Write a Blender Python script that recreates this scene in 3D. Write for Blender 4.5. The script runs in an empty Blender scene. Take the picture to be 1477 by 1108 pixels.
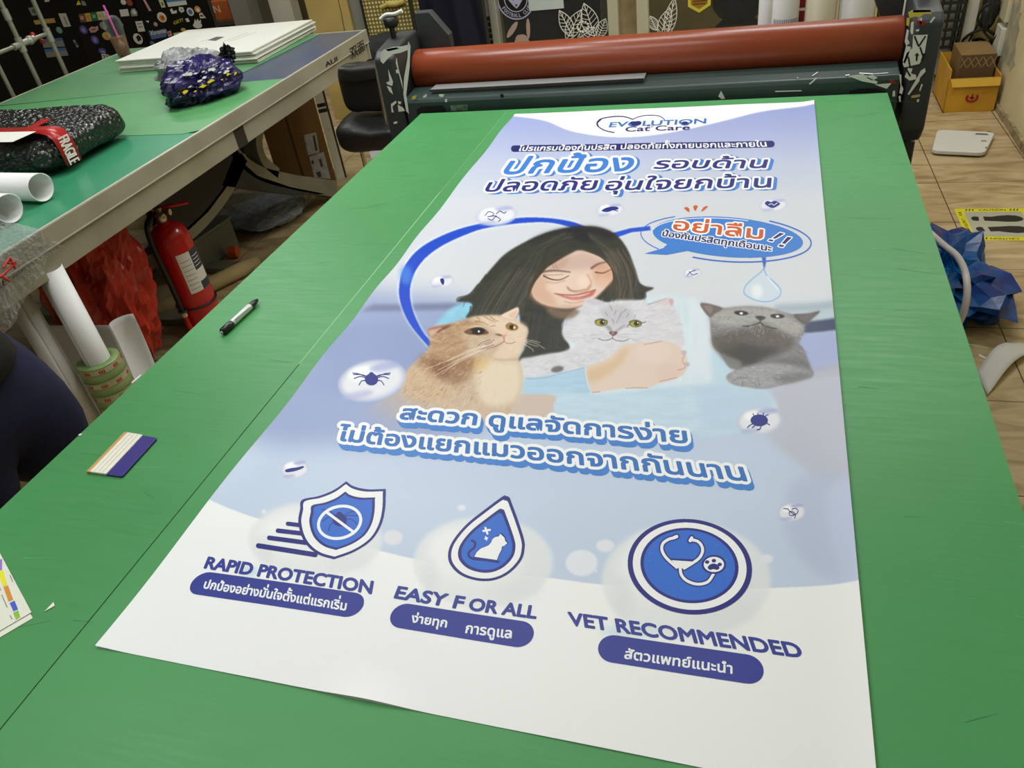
import bpy, bmesh, math, random
import numpy as np
from mathutils import Vector, Matrix, noise
S = bpy.context.scene
COL = S.collection

# ------------------------------------------------------------------ camera
CAM = Vector((0.0, 0.0, 1.5663))
F_PX, CX, CY = 1109.0, 738.5, 554.0
RC = np.array([[0.95531914, 0.26653009, -0.12777734],      # world axes -> camera (x right, y down, z forward)
               [0.06072198, -0.60004908, -0.79765528],
               [-0.28927181, 0.75425646, -0.58942260]])
u_, s_, v_ = np.linalg.svd(RC); RC = u_ @ v_
cam_d = bpy.data.cameras.new('camera'); cam = bpy.data.objects.new('camera', cam_d); COL.objects.link(cam)
cam_d.sensor_fit = 'HORIZONTAL'; cam_d.sensor_width = 36.0; cam_d.lens = 36.0 * F_PX / 1477.0
cam_d.clip_start = 0.02; cam_d.clip_end = 60
cam.matrix_world = Matrix(((RC[0][0], -RC[1][0], -RC[2][0], CAM.x), (RC[0][1], -RC[1][1], -RC[2][1], CAM.y),
                           (RC[0][2], -RC[1][2], -RC[2][2], CAM.z), (0, 0, 0, 1)))
S.camera = cam

# ------------------------------------------------------------------ world, lights, exposure
W = bpy.data.worlds.new('world'); S.world = W; W.use_nodes = True
W.node_tree.nodes['Background'].inputs[0].default_value = (0.9, 0.95, 1.0, 1)
W.node_tree.nodes['Background'].inputs[1].default_value = 0.15
S.view_settings.view_transform = 'Standard'; S.view_settings.look = 'None'
S.view_settings.gamma = 1; S.view_settings.use_curve_mapping = False
S.view_settings.exposure = 0.03
CEIL = 2.9
TUBES = [(-0.55, 0.1, 0, 0.18), (-0.55, 1.75, 0, 0.42), (-0.55, 3.25, 0, 0.62), (-1.75, 0.75, 0, 0.62), (-1.75, 2.55, 0, 1.05),
         (-3.3, 4.2, 0, 0.6), (-0.6, -1.3, 0, 0.27), (0.55, 3.9, 0, 1.0), (-0.2, 5.75, 0, 1.2), (-4.4, 5.3, 0, 0.9)]  # unseen store and far left room lamps are added to brighten them
TUBE_W = 26.0
for i, (x, y, rz, k) in enumerate(TUBES):
    l = bpy.data.lights.new('tube_light', 'AREA'); l.shape = 'RECTANGLE'; l.size = 1.2; l.size_y = 0.10
    l.energy = TUBE_W * k; l.color = (0.975, 0.99, 1.0)
    o = bpy.data.objects.new('tube_light', l); COL.objects.link(o); o.location = (x, y, CEIL - 0.085); o.rotation_euler = (0, 0, rz)

# ------------------------------------------------------------------ helpers
def ray(p):
    v = RC.T @ np.array([p[0] - CX, p[1] - CY, F_PX]); return v
def T(p, z):                      # photo point -> the point of the plane at height z
    d = ray(p); t = (z - CAM.z) / d[2]; return Vector((d[0] * t, d[1] * t, z))
def AY(p, y):
    d = ray(p); t = y / d[1]; return Vector((d[0] * t, y, CAM.z + d[2] * t))
def AX(p, x):
    d = ray(p); t = x / d[0]; return Vector((x, d[1] * t, CAM.z + d[2] * t))
def to_px(P):                     # world points (n,3) -> photo points (n,2)
    q = (np.asarray(P) - np.array(CAM)) @ RC.T
    return np.stack([CX + F_PX * q[:, 0] / q[:, 2], CY + F_PX * q[:, 1] / q[:, 2]], 1)
def lin(c):
    c = np.asarray(c, dtype=np.float64) / 255.0
    return np.where(c <= 0.04045, c / 12.92, ((c + 0.055) / 1.055) ** 2.4)
def L4(c):
    r = lin(c); return (float(r[0]), float(r[1]), float(r[2]), 1.0)

MATS = {}
def mat(name, col, rough=0.5, metal=0.0, col2=None, nscale=8.0, bump=0.0, bscale=60.0, coat=0.0, trans=0.0, ior=1.45, alpha=1.0, emit=0.0, spec=0.5, stretch=None, contrast=(0.35, 0.65)):
    if name in MATS: return MATS[name]
    m = bpy.data.materials.new(name); m.use_nodes = True; nt = m.node_tree; b = nt.nodes['Principled BSDF']
    b.inputs['Base Color'].default_value = L4(col); b.inputs['Roughness'].default_value = rough; b.inputs['Metallic'].default_value = metal
    b.inputs['Coat Weight'].default_value = coat; b.inputs['Transmission Weight'].default_value = trans; b.inputs['IOR'].default_value = ior
    b.inputs['Alpha'].default_value = alpha; b.inputs['Specular IOR Level'].default_value = spec
    if emit: b.inputs['Emission Color'].default_value = L4(col); b.inputs['Emission Strength'].default_value = emit
    tc = nt.nodes.new('ShaderNodeTexCoord'); mp = nt.nodes.new('ShaderNodeMapping'); nt.links.new(tc.outputs['Object'], mp.inputs[0])
    if stretch: mp.inputs['Scale'].default_value = stretch
    if col2 is not None:
        n = nt.nodes.new('ShaderNodeTexNoise'); n.inputs['Scale'].default_value = nscale; n.inputs['Detail'].default_value = 5
        nt.links.new(mp.outputs[0], n.inputs['Vector'])
        r = nt.nodes.new('ShaderNodeValToRGB'); r.color_ramp.elements[0].position, r.color_ramp.elements[1].position = contrast
        r.color_ramp.elements[0].color = L4(col); r.color_ramp.elements[1].color = L4(col2)
        nt.links.new(n.outputs['Fac'], r.inputs[0]); nt.links.new(r.outputs[0], b.inputs['Base Color'])
    if bump:
        n2 = nt.nodes.new('ShaderNodeTexNoise'); n2.inputs['Scale'].default_value = bscale; n2.inputs['Detail'].default_value = 4
        nt.links.new(mp.outputs[0], n2.inputs['Vector'])
        bp = nt.nodes.new('ShaderNodeBump'); bp.inputs['Strength'].default_value = bump; bp.inputs['Distance'].default_value = 0.01
        nt.links.new(n2.outputs['Fac'], bp.inputs['Height']); nt.links.new(bp.outputs[0], b.inputs['Normal'])
    MATS[name] = m; return m

def clear(name, tint=(235, 240, 240), rough=0.08, vis=0.22, bump=0.6, bscale=25, edge=0.55):
    """clear thin plastic film: mostly see-through, with glossy wrinkles"""
    if name in MATS: return MATS[name]
    m = bpy.data.materials.new(name); m.use_nodes = True; nt = m.node_tree; nt.nodes.remove(nt.nodes['Principled BSDF'])
    out = nt.nodes['Material Output']; tr = nt.nodes.new('ShaderNodeBsdfTransparent'); gl = nt.nodes.new('ShaderNodeBsdfPrincipled')
    tr.inputs[0].default_value = L4(tint)
    gl.inputs['Base Color'].default_value = L4((225, 228, 228)); gl.inputs['Roughness'].default_value = rough; gl.inputs['Specular IOR Level'].default_value = 0.9
    mx = nt.nodes.new('ShaderNodeMixShader'); fr = nt.nodes.new('ShaderNodeLayerWeight'); fr.inputs[0].default_value = 0.35
    ma = nt.nodes.new('ShaderNodeMath'); ma.operation = 'MULTIPLY_ADD'; ma.inputs[1].default_value = edge; ma.inputs[2].default_value = vis; ma.use_clamp = True
    nt.links.new(fr.outputs['Facing'], ma.inputs[0]); nt.links.new(ma.outputs[0], mx.inputs[0])
    nt.links.new(tr.outputs[0], mx.inputs[1]); nt.links.new(gl.outputs[0], mx.inputs[2]); nt.links.new(mx.outputs[0], out.inputs[0])
    n2 = nt.nodes.new('ShaderNodeTexNoise'); n2.inputs['Scale'].default_value = bscale; n2.inputs['Detail'].default_value = 5
    tc = nt.nodes.new('ShaderNodeTexCoord'); nt.links.new(tc.outputs['Object'], n2.inputs['Vector'])
    bp = nt.nodes.new('ShaderNodeBump'); bp.inputs['Strength'].default_value = bump; bp.inputs['Distance'].default_value = 0.02
    nt.links.new(n2.outputs['Fac'], bp.inputs['Height']); nt.links.new(bp.outputs[0], gl.inputs['Normal']); nt.links.new(bp.outputs[0], fr.inputs['Normal'])
    MATS[name] = m; return m

def origin_of(o):
    v = Vector((0, 0, 0))
    while o is not None: v = v + o.location; o = o.parent
    return v
def smooth_path(pts, n=8, closed=False):
    pts = [Vector(p) for p in pts]; out = []; N = len(pts)
    for i in range(N if closed else N - 1):
        p1, p2 = pts[i], pts[(i + 1) % N]
        p0 = pts[(i - 1) % N] if closed or i > 0 else p1 * 2 - p2
        p3 = pts[(i + 2) % N] if closed or i + 2 < N else p2 * 2 - p1
        for k in range(n):
            t = k / n
            out.append(0.5 * ((2 * p1) + (p2 - p0) * t + (2 * p0 - 5 * p1 + 4 * p2 - p3) * t * t + (3 * p1 - p0 - 3 * p2 + p3) * t ** 3))
    if not closed: out.append(pts[-1])
    return out

class MB:
    """collects shapes in world coordinates; build() links them as one mesh object"""
    def __init__(s): s.v = []; s.f = []; s.m = []; s.sm = []
    def add(s, vs, fs, mi=0, smooth=False):
        b = len(s.v); s.v += [tuple(v) for v in vs]
        for f in fs: s.f.append([b + i for i in f]); s.m.append(mi); s.sm.append(smooth)
        return s
    def box(s, c, size, rz=0.0, mi=0, M=None):
        hx, hy, hz = size[0] / 2, size[1] / 2, size[2] / 2
        R = M if M is not None else Matrix.Rotation(rz, 3, 'Z'); c = Vector(c)
        vs = [c + R @ Vector((x * hx, y * hy, z * hz)) for z in (-1, 1) for y in (-1, 1) for x in (-1, 1)]
        return s.add(vs, [(0, 2, 3, 1), (4, 5, 7, 6), (0, 1, 5, 4), (2, 6, 7, 3), (0, 4, 6, 2), (1, 3, 7, 5)], mi)
    def bx(s, a, b, mi=0):
        return s.box([(a[i] + b[i]) / 2 for i in range(3)], [abs(b[i] - a[i]) for i in range(3)], 0, mi)
    def tube(s, path, r, n=12, mi=0, caps=True, closed=False, flat=1.0):
        path = [Vector(p) for p in path]; N = len(path); rings = []; up = None
        rr = r if isinstance(r, (list, tuple)) else [r] * N
        for i in range(N):
            a = path[i - 1] if (i > 0 or closed) else path[i]; b = path[(i + 1) % N] if (i < N - 1 or closed) else path[i]
            t = (b - a).normalized()
            if up is None: up = Vector((0, 0, 1)) if abs(t.z) < 0.9 else Vector((1, 0, 0))
            x = t.cross(up)
            if x.length < 1e-6: x = t.cross(Vector((0, 1, 0)))
            x.normalize(); y = x.cross(t).normalized(); up = y
            rings.append([path[i] + x * (math.cos(2 * math.pi * k / n) * rr[i]) + y * (math.sin(2 * math.pi * k / n) * rr[i] * flat) for k in range(n)])
        vs = [v for R in rings for v in R]; fs = []
        for i in range(N if closed else N - 1):
            j = (i + 1) % N
            for k in range(n): fs.append((i * n + k, i * n + (k + 1) % n, j * n + (k + 1) % n, j * n + k))
        s.add(vs, fs, mi, True)
        if caps and not closed:
            s.add(rings[0], [tuple(reversed(range(n)))], mi); s.add(rings[-1], [tuple(range(n))], mi)
        return s
    def cyl(s, a, b, r, n=24, mi=0, r2=None):
        return s.tube([a, b], [r, r if r2 is None else r2], n, mi)
    def lathe(s, prof, base, axis=(0, 0, 1), n=32, mi=0, smooth=True):
        ax = Vector(axis).normalized(); q = Vector((0, 0, 1)).rotation_difference(ax); base = Vector(base); vs = []; fs = []
        for (r, z) in prof:
            for k in range(n):
                a = 2 * math.pi * k / n; vs.append(base + q @ Vector((r * math.cos(a), r * math.sin(a), z)))
        for i in range(len(prof) - 1):
            for k in range(n): fs.append((i * n + k, i * n + (k + 1) % n, (i + 1) * n + (k + 1) % n, (i + 1) * n + k))
        return s.add(vs, fs, mi, smooth)
    def prism(s, poly, d, mi=0, smooth=False):
        """poly: ordered 3D points in a plane; d: extrusion vector"""
        P = [Vector(p) for p in poly]; d = Vector(d); n = len(P)
        s.add(P + [p + d for p in P], [tuple(reversed(range(n))), tuple(range(n, 2 * n))] + [(i, (i + 1) % n, n + (i + 1) % n, n + i) for i in range(n)], mi, smooth)
        return s
    def grid(s, fn, nu, nv, mi=0, smooth=True):
        vs = [fn(i / nu, j / nv) for j in range(nv + 1) for i in range(nu + 1)]
        fs = [(j * (nu + 1) + i, j * (nu + 1) + i + 1, (j + 1) * (nu + 1) + i + 1, (j + 1) * (nu + 1) + i) for j in range(nv) for i in range(nu)]
        return s.add(vs, fs, mi, smooth)
    def sphere(s, c, r, mi=0, nu=20, nv=12, fn=None):
        c = Vector(c); rx, ry, rz = r if isinstance(r, (tuple, list)) else (r, r, r)
        def g(u, v):
            a = 2 * math.pi * u; b = math.pi * (v - 0.5); d = Vector((math.cos(a) * math.cos(b), math.sin(a) * math.cos(b), math.sin(b)))
            p = Vector((d.x * rx, d.y * ry, d.z * rz)); return c + (fn(d, p) if fn else p)
        return s.grid(g, nu, nv, mi)
    def build(s, name, mats, parent=None, bevel=0.0, seg=2, solid=0.0, subsurf=0, merge=False):
        off = origin_of(parent) if parent is not None else Vector((0, 0, 0))
        me = bpy.data.meshes.new(name); me.from_pydata([tuple(Vector(v) - off) for v in s.v], [], s.f)
        for m in (mats if isinstance(mats, (list, tuple)) else [mats]): me.materials.append(m)
        me.polygons.foreach_set('material_index', s.m); me.polygons.foreach_set('use_smooth', s.sm); me.update()
        bm = bmesh.new(); bm.from_mesh(me)
        if merge: bmesh.ops.remove_doubles(bm, verts=bm.verts, dist=1e-5)
        bmesh.ops.recalc_face_normals(bm, faces=bm.faces); bm.to_mesh(me); bm.free()
        o = bpy.data.objects.new(name, me); COL.objects.link(o)
        if parent is not None: o.parent = parent
        if bevel:
            b = o.modifiers.new('bevel', 'BEVEL'); b.width = bevel; b.segments = seg; b.limit_method = 'ANGLE'; b.angle_limit = 0.7
        if solid: d = o.modifiers.new('solid', 'SOLIDIFY'); d.thickness = solid; d.offset = 0
        if subsurf: d = o.modifiers.new('sub', 'SUBSURF'); d.levels = subsurf; d.render_levels = subsurf
        return o
def tag(o, label=None, cat=None, group=None, kind=None):
    if label: o['label'] = label
    if cat: o['category'] = cat
    if group: o['group'] = group
    if kind: o['kind'] = kind
    return o
def thing(name, label, cat, loc=(0, 0, 0), group=None):
    o = bpy.data.objects.new(name, None); COL.objects.link(o); o.location = loc; o.empty_display_size = 0.05
    return tag(o, label, cat, group)
def one(o, label, cat, group=None):       # a thing that is one mesh
    return tag(o, label, cat, group)
def struct(o): o['kind'] = 'structure'; return o
def text_tris(body, frame, mi=0, mb=None, bold=0.0, h=None, fit=None):
    """lettering laid on a surface: frame = (origin, x_dir, y_dir) world vectors; x_dir spans the whole text, y_dir the letter height h"""
    verts, tris, w = glyphs(body)
    h = h or (0.56 if any(0x0e00 <= ord(c) < 0x0e80 for c in body) else 0.70)
    O, X, Y = [Vector(f) for f in frame]
    vs = [O + X * ((v[0] - w[0]) / (w[1] - w[0])) + Y * (v[1] / h) for v in verts]
    mb = mb or MB(); N = X.cross(Y).normalized() * 0.00004; e = X.normalized() * (Y.length * bold * 1.6)
    for k in ((-1, 0, 1) if bold else (0,)): mb.add([v + e * k + N * k for v in vs], tris, mi)
    return mb
_gl = {}
def glyphs(body, bold=0.0):
    key = (body, bold)
    if key in _gl: return _gl[key]
    cu = bpy.data.curves.new('lettering', 'FONT'); cu.size = 1; cu.resolution_u = 4; cu.offset = bold; cu.body = ''
    TONE = '\u0e48\u0e49\u0e4a\u0e4b\u0e4c'; UP = '\u0e31\u0e34\u0e35\u0e36\u0e37\u0e47'; AM = '\u0e33'
    o = bpy.data.objects.new('lettering', cu); COL.objects.link(o)
    def tri(sx):
        cu.body = sx; bpy.context.view_layer.update()
        me = o.evaluated_get(bpy.context.evaluated_depsgraph_get()).to_mesh(); me.calc_loop_triangles()
        r = ([(v.co.x, v.co.y) for v in me.vertices], [tuple(t.vertices) for t in me.loop_triangles]); o.evaluated_get(bpy.context.evaluated_depsgraph_get()).to_mesh_clear(); return r
    # a tone mark after an upper vowel rides above it
    base = ''; marks = []
    for i, ch in enumerate(body):
        if ch in TONE and ((i and body[i - 1] in UP) or (i + 1 < len(body) and body[i + 1] == AM)): marks.append((len(base), ch, body[i - 1])); continue
        base += ch
    V, F = tri(base); V = list(V); F = list(F)
    for pos, ch, prev in marks:
        v0, _ = tri(base[:pos]); dx = max(p[0] for p in v0) if v0 else 0
        v1, f1 = tri(ch)
        if not v1: continue
        mx = max(p[0] for p in v1); b = len(V)
        V += [(p[0] - mx + dx - 0.02, p[1] + 0.22) for p in v1]; F += [tuple(b + i for i in t) for t in f1]
    COL.objects.unlink(o); bpy.data.objects.remove(o); bpy.data.curves.remove(cu)
    xs = [p[0] for p in V]; _gl[key] = (V, F, (min(xs), max(xs))); return _gl[key]
# ------------------------------------------------------------------ the setting
def floor_mat():
    m = bpy.data.materials.new('floor_tiles'); m.use_nodes = True; nt = m.node_tree; b = nt.nodes['Principled BSDF']; N = nt.nodes.new; K = nt.links.new
    tc = N('ShaderNodeTexCoord'); mp = N('ShaderNodeMapping'); K(tc.outputs['Object'], mp.inputs[0])
    mp.inputs['Rotation'].default_value = (0, 0, -0.0209); mp.inputs['Location'].default_value = (-0.852, -2.0557, 0)
    br = N('ShaderNodeTexBrick'); br.offset = 0; br.squash = 1; K(mp.outputs[0], br.inputs['Vector'])
    br.inputs['Scale'].default_value = 1; br.inputs['Brick Width'].default_value = 0.4; br.inputs['Row Height'].default_value = 0.4
    br.inputs['Mortar Size'].default_value = 0.0022; br.inputs['Mortar Smooth'].default_value = 0.2
    br.inputs['Color1'].default_value = (1, 1, 1, 1); br.inputs['Color2'].default_value = (0.86, 0.86, 0.86, 1); br.inputs['Mortar'].default_value = L4((95, 80, 55))
    mp2 = N('ShaderNodeMapping'); K(tc.outputs['Object'], mp2.inputs[0]); mp2.inputs['Scale'].default_value = (2.4, 7.5, 1)
    n = N('ShaderNodeTexNoise'); n.inputs['Scale'].default_value = 1.6; n.inputs['Detail'].default_value = 7; n.inputs['Distortion'].default_value = 1.2; K(mp2.outputs[0], n.inputs['Vector'])
    r = N('ShaderNodeValToRGB'); K(n.outputs['Fac'], r.inputs[0]); e = r.color_ramp.elements
    e[0].position, e[0].color = 0.3, L4((150, 126, 88)); e[1].position, e[1].color = 0.72, L4((205, 184, 144))
    k = e.new(0.5); k.color = L4((182, 160, 119))
    mx = N('ShaderNodeMix'); mx.data_type = 'RGBA'; mx.blend_type = 'MULTIPLY'; mx.inputs[0].default_value = 1
    K(r.outputs[0], mx.inputs[6]); K(br.outputs['Color'], mx.inputs[7]); K(mx.outputs[2], b.inputs['Base Color'])
    b.inputs['Roughness'].default_value = 0.33
    bp = N('ShaderNodeBump'); bp.inputs['Strength'].default_value = 0.25; bp.inputs['Distance'].default_value = 0.002; bp.invert = True; K(br.outputs['Fac'], bp.inputs['Height']); K(bp.outputs[0], b.inputs['Normal'])
    return m
struct(MB().bx((-7.6, -2.7, -0.1), (1.3, 9.1, 0)).build('floor', floor_mat()))
CREAM = mat('cream_plaster', (214, 203, 162), 0.75, col2=(196, 184, 142), nscale=2.5, bump=0.15, bscale=30)
YELLOW = mat('yellow_plaster', (205, 181, 112), 0.75, col2=(186, 160, 92), nscale=3, bump=0.15, bscale=30)
WHITEW = mat('white_plaster', (205, 202, 190), 0.8, bump=0.1)
struct(MB().bx((-7.6, -2.7, CEIL), (1.3, 9.1, CEIL + 0.1)).build('ceiling', mat('ceiling_paint', (215, 213, 205), 0.85, bump=0.1)))
wr = struct(MB().bx((1.19, -2.7, 0), (1.3, 9.1, CEIL)).build('wall_right', CREAM))
random.seed(4)
def blob(c, ax, bx_, n=28, j=0.25, seed=1):
    R = random.Random(seed); return [Vector(c) + Vector(ax) * math.cos(2 * math.pi * i / n) * (1 + R.uniform(-j, j)) + Vector(bx_) * math.sin(2 * math.pi * i / n) * (1 + R.uniform(-j, j)) for i in range(n)]
stain = MB(); stain.prism(blob((1.19, 4.73, 0.37), (0, 0.13, 0), (0, 0, 0.16), seed=3), (-0.001, 0, 0)); stain.prism(blob((1.1902, 4.62, 0.27), (0, 0.1, 0), (0, 0, 0.06), seed=5), (-0.001, 0, 0)); stain.prism(blob((1.19015, 4.93, 0.2), (0, 0.05, 0), (0, 0, 0.09), seed=6), (-0.001, 0, 0))
tag(stain.build('damp_patch', mat('bare_cement', (150, 147, 130), 0.9, col2=(196, 183, 142), nscale=14, contrast=(0.4, 0.7)), wr), 'grey bare cement patch')
crack = MB(); crack.tube([(1.1895, 4.0, 0.32), (1.1895, 4.03, 0.27), (1.1895, 4.02, 0.22)], 0.003, 5); crack.tube([(1.1895, 3.75, 0.18), (1.1895, 3.79, 0.12)], 0.002, 5); crack.build('crack', mat('crack_dark', (110, 98, 70), 0.9), wr)
bb = MB()
for i in range(40):
    y = -2.6 + i * 0.19; R = random.Random(i); bb.bx((1.19 - 0.012 - R.uniform(0, 0.006), y, 0), (1.192, y + 0.186, 0.03 + R.uniform(0, 0.012)))
struct(bb.build('baseboard_right', mat('chipped_skirting', (165, 148, 112), 0.8, col2=(120, 104, 74), nscale=20, bump=0.4)))
struct(MB().bx((-7.6, -2.8, 0), (1.3, -2.7, CEIL)).build('wall_front', WHITEW))
struct(MB().bx((-7.7, -2.8, 0), (-7.6, 9.1, CEIL)).build('wall_left', WHITEW))
struct(MB().bx((-7.6, 9.0, 0), (1.3, 9.1, CEIL)).build('wall_far', mat('far_plaster', (190, 182, 155), 0.8)))
wb = MB(); wb.bx((0.06, 5.05, 0), (1.19, 5.17, CEIL)); wb.bx((-2.9, 5.05, 0), (-1.8, 5.17, CEIL)); wb.bx((-2.9, 5.05, 2.3), (1.19, 5.17, CEIL)); wb.bx((-2.9, 4.93, 0), (-2.6, 5.05, CEIL))
wbo = struct(wb.build('wall_back', YELLOW))
sc = MB(); sc.prism(blob((-2.72, 4.93, 0.16), (0.05, 0, 0), (0, 0, 0.07), j=0.45, seed=2), (0, -0.001, 0)); tag(sc.build('scuff_mark', mat('scuff', (84, 66, 40), 0.9, col2=(170, 145, 90), nscale=30), wbo), 'dark scuff on the yellow pillar')
cr = MB(); cr.tube([(-2.66, 4.929, 0.9), (-2.655, 4.929, 0.7), (-2.665, 4.929, 0.55), (-2.66, 4.929, 0.42)], 0.003, 5); cr.build('crack', MATS['crack_dark'], wbo)
struct(MB().bx((-2.595, 4.95, 0), (-2.49, 5.06, 2.3)).build('trim_1', mat('grey_frame_paint', (140, 140, 125), 0.5)))
ALU = mat('dull_aluminium', (176, 176, 160), 0.4, 0.35, bump=0.05); GREYP = mat('grey_panel_paint', (158, 160, 152), 0.45)
t2 = MB(); t2.bx((-1.79, 4.94, 0), (-1.70, 5.06, 2.3)); t2.bx((-1.665, 4.97, 0), (-1.615, 5.06, 2.3)); t2.bx((-1.70, 5.0, 0), (-1.665, 5.06, 2.3), 1)
for i in range(5): t2.bx((-1.692, 4.99, 0.415 + i * 0.035), (-1.673, 5.0, 0.44 + i * 0.035), 2)
struct(t2.build('trim_2', [ALU, GREYP, mat('black_rubber', (22, 22, 20), 0.6)], bevel=0.004))
# sliding glass doors
GLASS = clear('door_glass', tint=(205, 205, 190), rough=0.03, vis=0.02, bump=0.0, edge=0.3)
d1 = struct(MB().bx((-0.925, 4.98, 0), (-0.862, 5.06, 2.3)).bx((-0.752, 4.98, 0), (-0.682, 5.06, 2.3)).bx((-1.615, 4.99, 2.2), (0.06, 5.05, 2.3)).bx((-1.615, 4.99, 0), (-0.925, 5.05, 0.06)).bx((-0.682, 4.99, 0), (0.06, 5.05, 0.06)).bx((0.0, 4.98, 0), (0.06, 5.06, 2.3)).build('door_1', mat('beige_frame', (178, 175, 150), 0.45), bevel=0.004))
MB().bx((-1.615, 5.03, 0.06), (-0.925, 5.036, 2.2)).build('glass_pane', GLASS, d1)
MB().bx((-0.682, 5.03, 0.06), (0.0, 5.036, 2.2)).build('glass_pane', GLASS, d1)
struct(MB().bx((-0.862, 5.03, 0), (-0.752, 5.05, 2.3)).build('trim_3', mat('stone_strip', (150, 134, 98), 0.6, col2=(128, 110, 76), nscale=9)))
# stickers on the glass
WST = mat('white_vinyl', (222, 222, 212), 0.5); BLK = mat('black_vinyl', (18, 18, 20), 0.5)
def leaf(mb, c, L, ang, w, mi=0):
    y = 5.0275; ca, sa = math.cos(ang), math.sin(ang)
    def p(t, s): return Vector((c[0] + t * L * ca - s * sa, y, c[2] + t * L * sa + s * ca))
    mb.tube([p(0, 0), p(1, 0)], 0.0026, 6, mi); side = lambda t: w * math.sin(math.pi * min(1, t * 1.02)) ** 0.8 * (1 - 0.25 * t)
    for sg in (1, -1):
        mb.tube([p(t / 10, sg * side(t / 10)) for t in range(11)], 0.0026, 6, mi)
        for k in range(1, 7): mb.tube([p(k / 8, 0), p(k / 8 + 0.13, sg * side(k / 8 + 0.13) * 0.95)], 0.0018, 5, mi)
lf = MB(); leaf(lf, (-1.20, 5, 0.40), 0.20, 1.0, 0.05); leaf(lf, (-1.16, 5, 0.42), 0.17, 2.0, 0.045); leaf(lf, (-1.13, 5, 0.40), 0.13, 0.5, 0.03); leaf(lf, (-1.02, 5, 0.41), 0.20, 1.85, 0.06); leaf(lf, (-1.0, 5, 0.40), 0.12, 1.1, 0.04)
for k in range(12): a = k * 0.52; lf.sphere((-1.09 + 0.035 * math.cos(a), 5.0275, 0.47 + 0.03 * math.sin(a)), 0.007, 0, 8, 6)
tag(lf.build('leaf_sticker', WST, d1), 'white leaf spray cut from vinyl, left pane')
lf = MB(); leaf(lf, (-0.62, 5, 0.38), 0.17, 1.2, 0.045); leaf(lf, (-0.58, 5, 0.38), 0.22, 1.35, 0.04); leaf(lf, (-0.64, 5, 0.42), 0.09, 2.0, 0.03)
tag(lf.build('leaf_sticker', WST, d1), 'white leaf sprig cut from vinyl, right pane')
def arc_text(mb, body, c, r, a0, a1, h, mi, inward=True):
    n = len(body)
    for i, ch in enumerate(body):
        if ch == ' ': continue
        a = a0 + (a1 - a0) * (i + 0.5) / n; rad = Vector((math.cos(a), 0, math.sin(a))); tan = Vector((-math.sin(a), 0, math.cos(a)))
        w = abs(a1 - a0) * r / n * 0.8
        text_tris(ch, (Vector(c) + rad * (r + h / 2) - tan * w / 2, tan * w, -rad * h), mi, mb, bold=0.02)
bd = MB(); C0 = (-1.50, 5.026, 0.66); n = 48
def disc(mb, c, r, y, mi, n=40, sz=1.0):
    mb.add([(c[0] + r * math.cos(2 * math.pi * i / n), y, c[2] + sz * r * math.sin(2 * math.pi * i / n)) for i in range(n)], [tuple(range(n))], mi)
disc(bd, C0, 0.12, 5.027, 0); disc(bd, C0, 0.112, 5.0265, 1); disc(bd, C0, 0.076, 5.026, 0); disc(bd, C0, 0.070, 5.0255, 1)
arc_text(bd, 'FOOTBALL CLUB', (C0[0], 5.025, C0[2]), 0.094, math.radians(205), math.radians(335), 0.022, 0)
bd.add([(C0[0] + x * 0.055, 5.025, C0[2] + z * 0.055) for x, z in ((-1, 0.9), (-0.45, 0.45), (0.45, 0.45), (1, 0.9), (0.9, 0), (0.3, -0.75), (0, -1), (-0.3, -0.75), (-0.9, 0))], [tuple(range(9))], 0)
for sg in (1, -1): bd.add([(C0[0] + sg * x * 0.055, 5.0245, C0[2] + z * 0.055) for x, z in ((0.15, 0.1), (0.55, 0.25), (0.6, 0.05), (0.25, -0.15))], [(0, 1, 2, 3)], 1)
bd.add([(C0[0] + x * 0.055, 5.0245, C0[2] + z * 0.055) for x, z in ((-0.15, -0.55), (0.15, -0.55), (0, -0.85))], [(0, 1, 2)], 1)
tag(bd.build('club_badge_sticker', [mat('badge_lilac', (178, 178, 205), 0.5), BLK], d1), 'round football club badge sticker')
an = MB()
an.prism(blob((-1.49, 5.027, 0.40), (0.05, 0, 0), (0, 0, 0.055), j=0.06, seed=9), (0, -0.001, 0)); an.prism(blob((-1.545, 5.027, 0.485), (0.04, 0, 0.045), (0.012, 0, -0.012), n=16, j=0.04, seed=4), (0, -0.001, 0)); an.prism(blob((-1.44, 5.027, 0.485), (0.004, 0, 0.06), (0.013, 0, 0.0), n=16, j=0.04, seed=4), (0, -0.001, 0))
an.prism(blob((-1.49, 5.0255, 0.385), (0.03, 0, 0), (0, 0, 0.026), j=0.06, seed=9), (0, -0.001, 0), 1)
tag(an.build('animal_sticker', [mat('dusty_pink', (176, 150, 138), 0.6), mat('dusty_brown', (110, 84, 74), 0.6)], d1), 'pinkish long-eared animal sticker')
MB().bx((-1.42, 5.024, 0.585), (-1.20, 5.028, 0.9)).build('paper_notice', mat('pale_notice', (190, 202, 200), 0.7), d1)
hx = MB(); hx.prism([(-0.39 + 0.075 * math.cos(i * 1.047 + 0.52), 5.027, 0.575 + 0.075 * math.sin(i * 1.047 + 0.52)) for i in range(6)], (0, -0.001, 0)); hx.prism([(-0.39 + 0.055 * math.cos(i * 1.047 + 0.52), 5.0258, 0.575 + 0.055 * math.sin(i * 1.047 + 0.52)) for i in range(6)], (0, -0.001, 0), 1)
for k in range(3): hx.bx((-0.425, 5.0235, 0.545 + k * 0.016), (-0.355 + 0.01 * k, 5.0248, 0.552 + k * 0.016), 2)
tag(hx.build('hexagon_sticker', [mat('label_yellow', (196, 186, 60), 0.5), mat('label_amber', (150, 110, 36), 0.5), mat('label_brown', (92, 60, 20), 0.5)], d1), 'yellow hexagonal sticker')
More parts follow.
